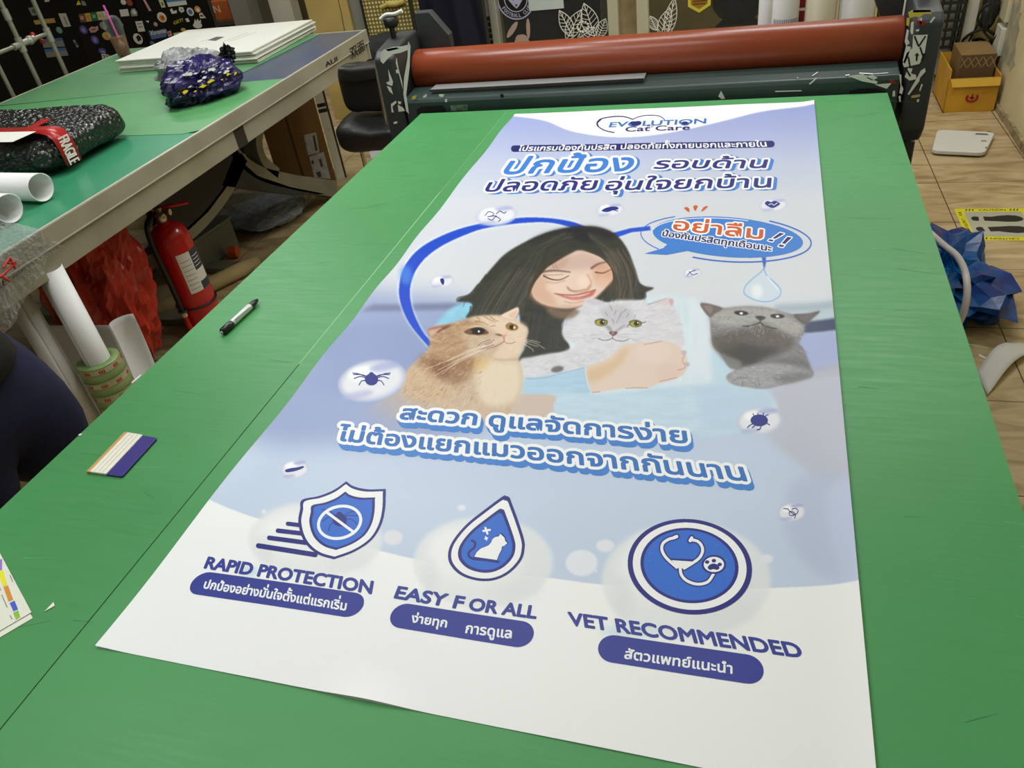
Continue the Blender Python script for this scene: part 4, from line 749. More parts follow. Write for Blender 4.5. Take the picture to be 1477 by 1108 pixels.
def stext(body, u, v, du, dv, hu, hv): text_tris(body, (sp(u, v, 0.0013), sp(u + du, v + dv, 0) - sp(u, v, 0), sp(u + hu, v + hv, 0) - sp(u, v, 0)), 0, tx, bold=0.02)
stext('CAUTION', 0.72, 0.92, -0.40, 0, 0, -0.05) if False else stext('CAUTION', 0.33, 0.925, 0.36, 0, 0, 0.05)
stext('CAUTION', 0.66, 0.075, -0.36, 0, 0, -0.05)
stext('CAUTION', 0.035, 0.66, 0, -0.34, 0.05, 0); stext('CAUTION', 0.965, 0.34, 0, 0.34, -0.05, 0)
for u0, v0, horiz in ((0.14, 0.03, 1), (0.14, 0.925, 1), (0.74, 0.03, 1), (0.74, 0.925, 1), (0.03, 0.12, 0), (0.03, 0.76, 0), (0.925, 0.12, 0), (0.925, 0.76, 0)):
    for k in range(3):
        a = k * 0.045
        if horiz: tx.add([sp(u0 + a, v0, 0.0013), sp(u0 + a + 0.02, v0, 0.0013), sp(u0 + a + 0.04, v0 + 0.05, 0.0013), sp(u0 + a + 0.02, v0 + 0.05, 0.0013)], [(0, 1, 2, 3)])
        else: tx.add([sp(u0, v0 + a, 0.0013), sp(u0, v0 + a + 0.02, 0.0013), sp(u0 + 0.05, v0 + a + 0.04, 0.0013), sp(u0 + 0.05, v0 + a + 0.02, 0.0013)], [(0, 1, 2, 3)])
tx.build('lettering', BLK, cs_)
# crumpled blue bag with a white hoop
bb2 = thing('blue_bag', 'crumpled glossy blue bag with a white tube hooped over it, beside the green table', 'bag', (0.70, 2.75, 0))
BLU = mat('blue_foil', (10, 96, 160), 0.28, col2=(8, 24, 104), nscale=5, bump=0.3, bscale=16, spec=0.35)
crumple(MB(), (0.66, 2.72, 0.07), (0.165, 0.30, 0.095), 12, 1.0, 13, 0, 30, 18, zmin=0.003).build('bag_body', BLU, bb2)
hp = [T(p, z) for p, z in (((1335, 330), 0.12), ((1361, 353), 0.17), ((1380, 369), 0.20), ((1391, 390), 0.215), ((1395, 413), 0.205), ((1393, 438), 0.17), ((1385, 462), 0.12), ((1370, 485), 0.05))]
tag(MB().tube(smooth_path(hp, 8), 0.011, 10).build('hoop', mat('hoop_white', (196, 192, 192), 0.45), bb2), 'white plastic tube bent in a hoop')
one(MB().grid(lambda u, v: T((1420 + (1428 - 1420) * v + u * 75, 540 + 27 * v - u * 72 - 10 * math.sin(u * 3.1) * (1 - v) + 6 * math.sin(u * 3)), 0.006) + Vector((0, 0, 0.02 * math.sin(u * 3.1))), 14, 4).build('paper_strip', mat('strip_white', (206, 206, 200), 0.6), solid=0.001), 'curved strip of white paper on the tiles at the right edge', 'paper') if False else None
P4 = [T(p, 0) for p in ((1408, 538), (1466, 494), (1500, 506), (1424, 572))]
def strip(u, v):
    a = P4[0].lerp(P4[1], u); b = P4[3].lerp(P4[2], u); p = a.lerp(b, v); p += (b - a).normalized() * (-0.018 * math.sin(u * math.pi)); p.z = 0.004 + 0.022 * math.sin(u * math.pi) ; return p
one(MB().grid(strip, 16, 4).build('paper_strip', mat('strip_white', (206, 206, 200), 0.6), solid=0.001), 'curved strip of white paper on the tiles at the right edge', 'paper')
def scrap(pts, z, lab, M=None, grp=None): return one(MB().prism([T(p, z) for p in pts], (0, 0, 0.0012)).build('paper_scrap', M or SW), lab, 'scrap', grp)
scrap([(1352, 334), (1365, 333), (1362, 337), (1354, 340)], 0.0006, 'pale scrap on the tiles beside the green table, left of the caution sticker')
scrap([(1391, 335), (1396, 333), (1400, 337), (1394, 338)], 0.0018, 'white scrap stuck on the left border of the caution sticker')
scrap([(1412, 511), (1422, 516), (1421, 518), (1412, 514)], 0.0006, 'thin white sliver on the tiles above the white paper strip')

# ------------------------------------------------------------------ things on the green table
pn = thing('marker_pen', 'black and silver marker pen lying on the green mat left of the banner', 'pen', (-1.022, 1.147, 0.8)); a, b = T((320, 480), 0.808), T((367, 437), 0.808); a.z = b.z = 0.8085; d = b - a
PB = mat('pen_black', (24, 26, 26), 0.3)
MB().lathe([(0.001, 0), (0.0055, 0.0005), (0.0078, 0.004), (0.0080, 0.028), (0.0070, 0.034)], a, d, 20).build('cap', PB, pn)
MB().lathe([(0.0066, 0.034), (0.0072, 0.04), (0.0072, 0.098), (0.0066, 0.101)], a, d, 20).build('barrel', mat('pen_silver', (196, 200, 198), 0.3, 0.2), pn)
MB().lathe([(0.0068, 0.100), (0.0070, 0.112), (0.0052, 0.120), (0.003, 0.128), (0.001, 0.1285)], a, d, 20).build('tail', PB, pn)
kk = MB(); pc2 = a + d.normalized() * 0.067; side = Vector((0, 0, 1)); c = (CAM - pc2).normalized(); n = (c - d.normalized() * c.dot(d.normalized())).normalized(); w = n.cross(d.normalized())
text_tris('PERMANENT', (pc2 - d.normalized() * 0.026 + n * 0.0074 - w * 0.0014, d.normalized() * 0.05, w * 0.003), 0, kk); kk.build('barrel_print', PB, pn)
tag(MB().lathe([(0.001, -0.0012), (0.003, -0.001), (0.0032, 0.0006)], a, d, 12).build('cap_dot', mat('pen_white', (220, 220, 220), 0.4), pn), 'white dot on the cap end')
sq = thing('squeegee', 'small squeegee with a navy blade and white felt edge on the green mat', 'squeegee', (-0.985, 0.725, 0.8)); A, B, C, D = [T(p, 0.803) for p in ((126, 681), (181, 624), (227, 632), (176, 688))]
def quad(u0, u1, r=0.0): return [A.lerp(D, u0), B.lerp(C, u0), B.lerp(C, u1), A.lerp(D, u1)]
MB().prism(rounded([p - Vector((0, 0, 0.0022)) for p in quad(0.50, 1.0)], 0.004), (0, 0, 0.003)).build('blade', mat('navy_plastic', (56, 48, 128), 0.4), sq, bevel=0.0006)
MB().prism([p - Vector((0, 0, 0.0022)) for p in quad(0.08, 0.56)], (0, 0, 0.0045)).build('felt', mat('felt_white', (232, 230, 216), 0.9, bump=0.3, bscale=300), sq, bevel=0.001)
MB().prism([p - Vector((0, 0, 0.0022)) for p in quad(-0.02, 0.09)], (0, 0, 0.0035)).build('edge_binding', mat('binding_tan', (196, 150, 92), 0.7), sq)
st_ = MB()
for k in (0.2, 0.32, 0.44): q0 = A.lerp(D, k) + Vector((0, 0, 0.0025)); q1 = B.lerp(C, k) + Vector((0, 0, 0.0025)); st_.tube([q0.lerp(q1, 0.03), q0.lerp(q1, 0.97)], 0.0004, 5)
st_.build('stitching', mat('thread_cream', (205, 198, 176), 0.8), sq)
# colour chart sheets at the left edge
ct = [T(p, 0.801) for p in ((-12, 775), (46, 884), (-60, 946), (-130, 830))]
PAPW = mat('chart_paper', (226, 228, 214), 0.6)
for i, lab in enumerate(('lowest of the printed colour chart sheets at the left edge of the green table', 'middle printed colour chart sheet at the left edge of the green table')):
    one(MB().prism([p + Vector((0.004 * (2 - i) * (-1) ** i, -0.0035 * (2 - i), 0.0006 * i - 0.0006)) for p in ct], (0, 0, 0.0005)).build('chart_sheet', PAPW), lab, 'paper', 'colour chart sheets')
ch = one(MB().prism([p + Vector((0, 0, 0.0008)) for p in ct], (0, 0, 0.0005)).build('chart_sheet', PAPW), 'topmost colour chart sheet with violet, yellow, orange, blue and green squares', 'paper', 'colour chart sheets')
sw = MB()
sqs = [((-3, 808), (3, 806.5), (3, 822), (-3, 824), 0), ((-2, 825), (4.5, 822), (10.5, 843), (4, 846), 1), ((5, 847), (11.5, 844.5), (19, 865), (12.5, 868), 2), ((14, 870), (21, 866.5), (26, 879), (19.5, 882), 3), ((19, 884), (26.5, 880.5), (29, 890), (23, 894), 4)]
for *P, mi in sqs: sw.prism([T(p, 0.8025) for p in P], (0, 0, 0.0002), mi)
for P in (((14, 830), (15, 829.5), (19, 839), (18, 839.5)), ((2, 858), (3, 857.7), (11, 876), (10, 876.5)), ((-2, 845), (-1, 845), (2, 852), (1, 852)), ((14, 888), (15, 887.5), (18, 893), (17, 893.5))): sw.prism([T(p, 0.8025) for p in P], (0, 0, 0.0002), 5)
sw.build('colour_squares', [mat('sw_violet', (150, 118, 200), 0.6), mat('sw_yellow', (232, 226, 40), 0.6), mat('sw_orange', (214, 140, 44), 0.6), mat('sw_blue', (70, 92, 200), 0.6), mat('sw_green', (140, 190, 60), 0.6), mat('sw_grey', (120, 120, 116), 0.6)], ch)
scrap([(65, 882.5), (77.5, 869.5), (79.5, 874.5)], 0.8003, 'tiny white triangle of paper on the green mat by the colour chart', mat('scrap_white', (232, 234, 222), 0.6))
scrap([(190, 552), (203, 541), (204, 542.5), (191, 553.5)], 0.8003, 'thin white sliver on the edge of the green table below the tape rolls')
scrap([(113, 628), (117, 626), (119, 627.5), (115, 629.5)], 0.8003, 'white speck on the left edge of the green table near the squeegee')
# ------------------------------------------------------------------ black chair left of the laminator
BLKF = mat('black_leather', (30, 30, 28), 0.45, col2=(22, 22, 21), nscale=6, bump=0.25, bscale=40); CHR = mat('chrome', (190, 186, 172), 0.25, 0.9)
chr_ = thing('office_chair', 'black padded chair on a chrome frame left of the laminator', 'chair', (-1.66, 3.15, 0))
def pad(name, c, size, M, rx=0.0):
    c = Vector(c); Rm = Matrix.Rotation(rx, 3, 'X')
    def g(d, p):
        e = lambda w, s, k: math.copysign(abs(w) ** k, w) * s
        q = Vector((e(d.x, size[0] / 2, 0.45), e(d.y, size[1] / 2, 0.5), e(d.z, size[2] / 2, 0.45))); q.z += 0.012 * noise.noise(q * 9); return Rm @ q
    return MB().sphere(c, 1, 0, 40, 24, g).build(name, M, chr_)
pad('backrest', (-1.625, 3.10, 0.715), (0.25, 0.09, 0.20), BLKF)
pad('top_roll', (-1.60, 3.08, 0.785), (0.26, 0.10, 0.065), BLKF)
pad('seat', (-1.60, 3.10, 0.54), (0.38, 0.30, 0.12), BLKF, 0.1)
MB().tube(smooth_path([(-1.52, 3.03, 0.845), (-1.525, 3.02, 0.80), (-1.535, 3.02, 0.60), (-1.54, 3.03, 0.555), (-1.53, 3.10, 0.53)]), 0.010, 10).build('chrome_post', CHR, chr_)
MB().cyl((-1.538, 3.025, 0.575), (-1.542, 3.025, 0.515), 0.02).build('rubber_foot', mat('black_rubber', (22, 22, 20), 0.6), chr_)
MB().tube([(-1.535, 3.04, 0.53), (-1.535, 3.04, 0.04)], 0.011, 10).tube([(-1.80, 3.22, 0.50), (-1.80, 3.22, 0.04)], 0.011, 10).tube([(-1.80, 3.22, 0.50), (-1.535, 3.04, 0.53)], 0.011, 10).build('frame_leg', CHR, chr_)
q = T((516, 236), 0.03); MB().tube(smooth_path([(-1.8, 3.22, 0.05), (-1.95, 3.5, 0.055), (-2.08, 3.72, 0.06), (-2.13, 3.80, 0.04)]), 0.016, 10).build('base_arm', PB if False else mat('black_gloss', (24, 24, 22), 0.25), chr_)
MB().cyl((-2.15, 3.81, 0.026), (-2.11, 3.83, 0.026), 0.026).build('caster', mat('black_rubber', (22, 22, 20), 0.6), chr_)
one(MB().prism([T(p, 0.001) for p in ((532, 218), (563, 203), (560, 212), (536, 230))], (0, 0, 0.002)).build('paper_sheet', mat('sheet_grey', (190, 188, 190), 0.6)), 'grey white sheet on the tiles left of the green table far corner', 'paper')
# cardboard box and marbled panel by the curved legs
cbx = thing('cardboard_box', 'tall brown cardboard box with two white labels beside the curved table leg', 'box', (-2.44, 3.92, 0)); KB = mat('kraft_card', (126, 94, 48), 0.7, col2=(112, 82, 40), nscale=4)
BA, BB = Vector((-2.62, 3.665, 0)), Vector((-2.352, 3.828, 0)); bd_ = (BB - BA).normalized(); bn2 = Vector((-bd_.y, bd_.x, 0)); UP = Vector((0, 0, 1))
MB().prism([BA, BB, BB + bn2 * 0.2, BA + bn2 * 0.2], (0, 0, 0.655)).build('carton_body', KB, cbx, bevel=0.004)
def onf(p, o=0.0012):                                # photo point -> point on the box's front face
    d = Vector(ray(p)); P0 = BB - bn2 * o; t = (P0 - CAM).dot(bn2) / d.dot(bn2); return CAM + d * t
lb = MB()
for P in (((438, 195), (456, 191), (461, 220), (444, 224)), ((446, 226), (467, 219), (477, 258), (453, 256))): lb.prism([onf(p) for p in P], bn2 * 0.0008, 0)
for P in (((451, 196), (454, 195), (458, 217), (455, 218)), ((456, 249), (462, 247), (464, 255), (459, 256)), ((449, 232), (452, 231), (453, 236), (450, 237)), ((460, 230), (463, 229), (466, 240), (463, 241))): lb.prism([onf(p, 0.0022) for p in P], bn2 * 0.0006, 1)
lb.build('shipping_label', [mat('label_grey_white', (186, 184, 180), 0.6, col2=(160, 158, 154), nscale=40), mat('label_ink', (70, 66, 62), 0.6)], cbx)
sm_ = BA.lerp(BB, 0.42) - bn2 * 0.001; MB().prism([sm_, sm_ + bd_ * 0.012, sm_ + bd_ * 0.012 + UP * 0.655, sm_ + UP * 0.655], bn2 * 0.0012).build('carton_seam', mat('kraft_dark', (78, 56, 26), 0.8), cbx)
mp_ = thing('marbled_panel', 'narrow white marbled board standing against the side of the tall brown box', 'board', (-2.33, 3.85, 0))
A0_ = BB + bd_ * 0.006 + bn2 * 0.01; A1_ = A0_ + bd_ * 0.047; MARB = mat('marble_film', (206, 204, 186), 0.35, col2=(120, 116, 96), nscale=12, contrast=(0.62, 0.75))
MB().prism([A0_, A1_, A1_ + UP * 0.655, A0_ + UP * 0.655], bn2 * 0.012).build('panel_face', MARB, mp_)
MB().prism([A1_ + bd_ * 0.0004, A1_ + bd_ * 0.012, A1_ + bd_ * 0.012 + UP * 0.655, A1_ + bd_ * 0.0004 + UP * 0.655], bn2 * 0.012).build('panel_edge', mat('edge_brown', (60, 48, 30), 0.7), mp_)
for z in (0.385, 0.415): MB().prism([A0_ - bn2 * 0.001 + UP * z, A1_ - bn2 * 0.001 + UP * z, A1_ - bn2 * 0.001 + UP * (z + 0.02), A0_ - bn2 * 0.001 + UP * (z + 0.02)], bn2 * 0.0008).build('black_band', BLK, mp_)
# pegboard, dark bags and the hanging navy cloth at the back
pg = thing('perforated_panel', 'perforated panel, yellow light put into its colour, standing against the back wall', 'panel', (-2.25, 4.93, 0))
pm = bpy.data.materials.new('perforated_lit_yellow'); pm.use_nodes = True; nt = pm.node_tree; b = nt.nodes['Principled BSDF']; tcx = nt.nodes.new('ShaderNodeTexCoord'); sx = nt.nodes.new('ShaderNodeSeparateXYZ'); nt.links.new(tcx.outputs['Object'], sx.inputs[0])
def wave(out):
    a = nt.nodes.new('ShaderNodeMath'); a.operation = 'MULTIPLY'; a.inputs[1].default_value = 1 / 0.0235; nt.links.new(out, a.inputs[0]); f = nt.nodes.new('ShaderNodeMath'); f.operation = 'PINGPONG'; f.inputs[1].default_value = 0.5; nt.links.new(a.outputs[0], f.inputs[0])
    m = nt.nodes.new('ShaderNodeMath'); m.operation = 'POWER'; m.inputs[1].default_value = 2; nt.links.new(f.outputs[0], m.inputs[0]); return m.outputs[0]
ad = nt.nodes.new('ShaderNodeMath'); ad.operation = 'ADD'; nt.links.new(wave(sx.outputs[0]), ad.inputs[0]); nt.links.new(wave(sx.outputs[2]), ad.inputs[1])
cr_ = nt.nodes.new('ShaderNodeValToRGB'); cr_.color_ramp.elements[0].position = 0.07; cr_.color_ramp.elements[0].color = L4((232, 220, 150)); cr_.color_ramp.elements[1].position = 0.11; cr_.color_ramp.elements[1].color = L4((128, 112, 58)); nt.links.new(ad.outputs[0], cr_.inputs[0]); nt.links.new(cr_.outputs[0], b.inputs['Base Color']); b.inputs['Roughness'].default_value = 0.6  # the panel's yellow light is put into these colours
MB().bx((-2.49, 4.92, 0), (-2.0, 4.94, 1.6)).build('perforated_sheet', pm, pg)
MB().bx((-2.5, 4.91, 0), (-2.485, 4.95, 1.6)).build('side_rail', mat('rail_dark', (40, 38, 32), 0.6), pg)
bn = MB(); bn.tube(smooth_path([(-2.36, 4.912, 0.70), (-2.30, 4.905, 0.715), (-2.24, 4.905, 0.715), (-2.19, 4.912, 0.725)]), [0.014] * 8 + [0.02] * 8 + [0.017] * 9, 10); tag(bn.build('handle', mat('handle_yellow', (202, 184, 96), 0.5), pg), 'pale yellow grip')
bgb = MB(); crumple(bgb, (-2.27, 4.72, 0.46), (0.24, 0.14, 0.12), 14, 0.3, 9, 0, 40, 24, True); bgb2 = thing('black_holdall', 'black soft bag on a stool below the perforated panel', 'bag', (-2.27, 4.72, 0.0)); bgb.build('bag_body', mat('black_cloth', (28, 28, 27), 0.75, bump=0.3), bgb2); MB().bx((-2.46, 4.6, 0.0), (-2.08, 4.84, 0.36)).build('bag_base', mat('black_cloth', (28, 28, 27), 0.75), bgb2, bevel=0.02)
def cloth(u, v):
    x0, x1 = -2.06 + 0.10 * (1 - v) * 0 - 0.03 * (1 - v), -1.70 - 0.05 * (1 - v) * -1; x = x0 + (x1 - x0) * u
    return Vector((x, 4.86 + 0.025 * math.sin(u * 17 + v * 1.5) + 0.03 * math.sin(u * 7), 0.40 + 0.95 * v))
one(MB().grid(cloth, 60, 20).build('navy_cloth', mat('navy_cotton', (13, 17, 38), 0.85, col2=(9, 12, 28), nscale=5, bump=0.1), solid=0.006), 'navy blue cloth hanging in folds in front of the back wall', 'cloth')
MB_h = MB(); MB_h.cyl((-2.13, 4.86, 1.365), (-1.66, 4.86, 1.365), 0.012, 12); MB_h.cyl((-1.66, 4.86, 1.36), (-1.66, 4.86, 0), 0.012, 12); MB_h.cyl((-2.13, 4.86, 1.36), (-2.13, 4.86, 0), 0.012, 12); MB_h.bx((-2.15, 4.84, 0), (-2.11, 4.905, 0.02)); MB_h.bx((-1.68, 4.7, 0), (-1.64, 4.93, 0.02))
one(MB_h.build('hanging_rail', mat('rail_dark', (40, 38, 32), 0.6)), 'dark metal rail that carries the navy cloth at the back', 'rail')

# ------------------------------------------------------------------ black cabinets with stickers at the far left
CABM = mat('cabinet_black', (11, 11, 11), 0.5, col2=(16, 15, 14), nscale=4, spec=0.3)
YF = 4.30
ca = thing('sticker_cabinet', 'black steel cabinet covered in stickers behind the worn green table', 'cabinet', (-3.68, 4.5, 0))
MB().prism([(-4.20, YF, 0), (-3.17, YF, 0), (-3.56, YF + 0.44, 0), (-4.20, YF + 0.44, 0)], (0, 0, 1.5)).build('cabinet_body', CABM, ca, bevel=0.006)
MB().prism([(-3.169, YF, 0), (-3.145, YF, 0), (-3.165, YF + 0.02, 0), (-3.189, YF + 0.02, 0)], (0, 0, 1.5)).build('cabinet_post', mat('post_brown', (58, 50, 38), 0.6), ca)
for x in (-4.195, -3.68): MB().bx((x + 0.01, YF - 0.008, 0.04), (x + 0.50, YF, 1.47)).build('door', CABM, ca, bevel=0.002)
ST = {k: mat('st_' + k, c, 0.5) for k, c in dict(white=(212, 210, 196), cream=(206, 196, 150), yellow=(214, 206, 40), violet=(84, 76, 150), lilac=(140, 136, 190), orange=(206, 140, 60), red=(170, 52, 48), green=(48, 110, 66), teal=(120, 168, 160), blue=(70, 120, 176), pink=(196, 150, 146), grey=(140, 142, 136), brown=(120, 80, 44), gold=(196, 164, 84), black=(20, 20, 20), slate=(88, 108, 150)).items()}
def sticker(label, shapes, y=YF - 0.0085, parent=None):
    mb = MB(); ms_ = []
    for lay, (kind, P, col) in enumerate(shapes):
        if col not in ms_: ms_.append(col)
        mi = ms_.index(col); yy = y - 0.0006 * lay
        if kind == 'p': pts = [AY(p, yy) for p in P]
        elif kind == 'e':
            cx, cy, rx, ry = P; c = AY((cx, cy), yy); sx_ = abs(AY((cx + rx, cy), yy).x - c.x); sz = abs(AY((cx, cy + ry), yy).z - c.z); pts = [c + Vector((sx_ * math.cos(a * math.pi / 10), 0, sz * math.sin(a * math.pi / 10))) for a in range(20)]
        elif kind == 't':
            body, O, X, H = P; O, X, H = AY(O, yy), AY(X, yy), AY(H, yy); text_tris(body, (O, X - O, H - O), mi, mb, bold=0.02); continue
        mb.prism(pts, (0, -0.0005, 0), mi)
    return tag(mb.build('sticker', [ST[c] for c in ms_], parent or ca), label)
def par(x, y, w, h, k=0.28, s=-0.1): return [(x, y), (x + w, y + s * w), (x + w + k * h, y + s * w + h), (x + k * h, y + h)]
sticker('yellow warning triangle sticker', [('p', [(110, 7.5), (113, 0.5), (117, 6.5)], 'yellow')])
sticker('white and grey torn sticker', [('p', [(117, 1), (122, 2), (125, 8), (119, 8)], 'grey')])
for i, (c1, c2) in enumerate((('brown', 'pink'), ('gold', 'orange'), ('green', 'teal'), ('cream', 'gold'), ('white', 'orange'))):
    x = 113 + i * 8.6; y = 20.5 - i * 1.1; sticker('card sticker in a row of five: ' + ['brown', 'gold', 'green', 'cream', 'white and orange'][i], [('p', par(x, y, 8, 12), c1), ('p', par(x + 2.3, y + (3 if i < 4 else 7), 4.5, 5), c2)])
sticker('upper violet round sticker', [('e', (120.5, 43, 5.5, 6.5), 'violet'), ('e', (120.5, 43.5, 2.6, 3.6), 'lilac')])
sticker('lower violet round sticker', [('e', (137, 57.5, 5.5, 6.5), 'violet'), ('e', (137, 57.5, 2.6, 3.8), 'lilac')])
sticker('violet sticker near the table edge', [('e', (147.5, 73.5, 5.5, 4.5), 'violet'), ('p', [(145, 73), (150, 73), (152, 77), (146, 76)], 'lilac')])
sticker('pale pink badge sticker', [('p', [(128, 42), (132, 38), (137, 39), (141, 37), (142, 43), (137, 47), (131, 47)], 'pink'), ('p', [(132, 42), (138, 41), (138, 43), (133, 44)], 'brown')])
sticker('white number plate sticker', [('p', [(146, 76), (166, 82), (166, 88), (148, 88)], 'white'), ('t', ('2231', (148.5, 86), (163, 86), (148, 79.5)), 'black')])
sticker('amber flower sticker', [('e', (154, 52, 6.5, 6), 'gold'), ('e', (155, 53, 3, 3.2), 'orange')])
sticker('white round sticker beside the cup', [('e', (149, 37, 5, 6), 'grey')])
sticker('white round sticker with a dark figure', [('e', (199, 56, 6.5, 8), 'white'), ('p', [(196, 54), (199, 50), (203, 53), (204, 58), (199, 60), (198, 57)], 'black')])
sticker('white square sticker', [('p', par(195, 31, 10, 15, 0.3), 'white'), ('p', par(197.5, 33.5, 6.5, 2, 0.3), 'grey'), ('p', par(199, 38, 6.5, 2, 0.3), 'grey')])
sticker('grey arched crest sticker', [('p', [(188, 17), (190, 12.5), (194, 12), (198, 17), (198.5, 23), (190, 23.5)], 'grey'), ('e', (193.5, 17.5, 2.6, 3.4), 'white')])
sticker('white sticker above the cup', [('p', par(172, 14, 12, 10), 'white')])
sticker('white oval sticker at the top', [('e', (178, 3, 3.8, 4), 'white')])
sticker('red and green sticker at the top', [('e', (187, 4, 4.4, 4.6), 'red'), ('e', (186, 4, 2, 2.4), 'green')])
sticker('long pale strip sticker', [('p', [(206, -1), (209, -1), (218.5, 15.5), (215, 16)], 'pink')])
sticker('pale tag sticker', [('p', [(228.5, 0), (235, -0.6), (239, 10.5), (233, 11)], 'cream'), ('p', [(232, 3), (234.5, 3), (236, 8), (234, 8)], 'green')])
sticker('blue and white banner sticker', [('p', [(239, 0), (267, -3), (270, 6.5), (243, 10)], 'white'), ('p', [(239, 0), (267, -3), (268, 0.5), (240.5, 3.4)], 'blue')])
sticker('round white sticker with an orange figure', [('e', (233.5, 25, 6.6, 7.6), 'white'), ('e', (234, 26, 4.2, 4.8), 'orange'), ('e', (234.5, 25.5, 2, 2.6), 'red')])
sticker('yellow lettered sticker', [('p', [(249, 32), (264, 25), (265, 31), (251, 37)], 'black'), ('t', ('GET!', (251, 35.5), (264, 30.5), (250, 31)), 'yellow')])
sticker('white small dog sticker', [('p', [(245, 14), (248, 12), (250, 16), (255, 14.5), (255, 19), (248, 20)], 'white')])
sticker('white cube sticker', [('p', [(258, 10), (264, 10.5), (266, 16), (262, 18.5), (258, 15)], 'white'), ('p', [(260, 12.5), (263, 12.5), (263.5, 15.5), (261, 15.5)], 'grey')])
sticker('blue and white round sticker', [('e', (274.5, 17, 5, 6.2), 'white'), ('e', (274.5, 17, 3, 3.8), 'slate')])
sticker('orange animal face sticker', [('e', (285, 13.5, 4.4, 5), 'orange'), ('e', (285.5, 14.5, 2.4, 2.6), 'white')])
sticker('red and white sticker', [('p', [(287, 20), (291, 18), (297, 26), (289, 26.5)], 'white'), ('p', [(288, 21), (292, 21), (294.5, 24), (289, 24)], 'red')])
sticker('white hen shaped sticker', [('e', (285, 36.5, 6.5, 4.5), 'white'), ('p', [(280, 33), (281, 27.5), (283, 31), (285, 27), (287, 31), (289.5, 28), (290, 33)], 'white')])
sticker('white bird sticker', [('p', [(267, 27), (271, 26), (274, 31), (270, 32)], 'white')])
sticker('small white scrap sticker', [('p', [(210, 30), (215, 30), (214, 33)], 'white')])
sticker('small pink flower sticker', [('e', (224.5, 35, 2.8, 3.2), 'pink')])
sticker('white script sticker over a blue bar', [('p', [(214, 44), (219, 46), (238, 41), (241, 44), (240, 53), (219, 57)], 'slate'), ('t', ('Xtreme', (217, 51), (240, 47), (215.5, 44.5)), 'white')])
sticker('pink flag sticker', [('p', [(241, 46), (246, 44), (248.5, 51), (243, 53)], 'pink'), ('p', [(242, 47.5), (245, 46.5), (246, 49), (243, 50)], 'red')])
sticker('gold round sticker near the boards', [('e', (264.5, 43, 3.6, 2.8), 'gold')])
sticker('cream strip near the boards', [('p', [(250, 48), (262, 46), (262, 49), (251, 51)], 'cream')])
sticker('blue sticker at the table edge', [('e', (219.5, 62, 3.4, 2.6), 'slate')])
sticker('silver key sticker', [('p', [(105, 58), (107.5, 57), (114, 67.5), (111, 69)], 'grey'), ('p', [(107.5, 61), (109, 60.5), (111.5, 65), (110, 65.5)], 'black')])
cl_ = thing('black_locker', 'plain black steel locker with a few labels, left of the sticker-covered cabinet', 'cabinet', (-4.9, 4.55, 0))
MB().bx((-5.75, YF + 0.03, 0), (-4.22, YF + 0.55, 1.6)).build('cabinet_body', CABM, cl_, bevel=0.006)
YL = YF + 0.0295
def lsticker(label, shapes): return sticker(label, shapes, YL, cl_)
lsticker('upper pale label with a blue band', [('p', [(59.5, 56.5), (89.5, 54.5), (94, 67), (63, 69)], 'grey'), ('p', [(59.5, 56.5), (89.5, 54.5), (91, 58.5), (60.5, 60.5)], 'blue')])
lsticker('lower pale label with a blue band', [('p', [(63.5, 71), (94.5, 68.5), (99, 80), (68, 83)], 'grey'), ('p', [(63.5, 71), (94.5, 68.5), (96, 72.5), (65, 75)], 'blue')])
lsticker('white upright label', [('p', [(84, 19.5), (95, 19), (102.5, 38), (92, 39)], 'white'), ('p', [(91, 24), (93, 24), (98, 36), (96, 36)], 'grey')])
lsticker('yellow strip label', [('p', [(48, 29.5), (78, 26), (80.5, 32.5), (51, 35.5)], 'gold')])
lsticker('pale square label', [('p', [(40.5, 11.5), (51, 10), (56, 21), (46.5, 23)], 'grey'), ('e', (49, 16, 3, 3.4), 'green')])
lsticker('round teal sticker', [('e', (85.5, 43.5, 4.2, 5), 'teal')])
lsticker('white sticker at the top', [('p', [(64, -1), (71, -1), (71.5, 2), (65, 3)], 'white')])
# pipe rack at the far left
PIPE = mat('pipe_grey', (150, 148, 130), 0.35, 0.5)
rk = thing('pipe_rack', 'rack of thin grey pipes with clamp joints at the far left', 'rack', (-3.5, 3.3, 0)); XK = -3.5
for y, r in ((3.207, 0.0115), (3.397, 0.0115), (3.03, 0.010)): MB().tube([(XK, y, 0.0), (XK, y, 1.75)], r, 12).build('upright', PIPE, rk)
MB().tube([(XK, 2.6, 0.965), (XK, 3.40, 0.985)], 0.0095, 12).tube([(XK, 2.6, 1.7), (XK, 3.41, 1.7)], 0.0095, 12).build('rail', PIPE, rk)
CLM = mat('clamp_grey', (160, 158, 146), 0.4, 0.4)
for y in (3.207, 3.397): MB().cyl((XK, y, 0.945), (XK, y, 1.01), 0.0165, 14).build('clamp', CLM, rk)
MB().cyl((XK, 3.207, 1.09), (XK, 3.207, 1.14), 0.0155, 14).build('clamp', CLM, rk)
jm = MB()
jm.cyl((XK, 3.16, 0.978), (XK, 3.30, 0.984), 0.0155, 14); jm.sphere((XK, 3.27, 0.983), 0.022, 0, 12, 8); jm.build('clamp', mat('clamp_grey', (160, 158, 146), 0.4, 0.4), rk)
rc = MB(); rc.sphere((XK - 0.03, 3.33, 0.995), 0.013, 0, 12, 8); rc.sphere((XK - 0.03, 3.37, 0.955), 0.013, 0, 12, 8); tag(rc.build('end_cap', mat('cap_red', (170, 30, 30), 0.4), rk), 'small red cap')
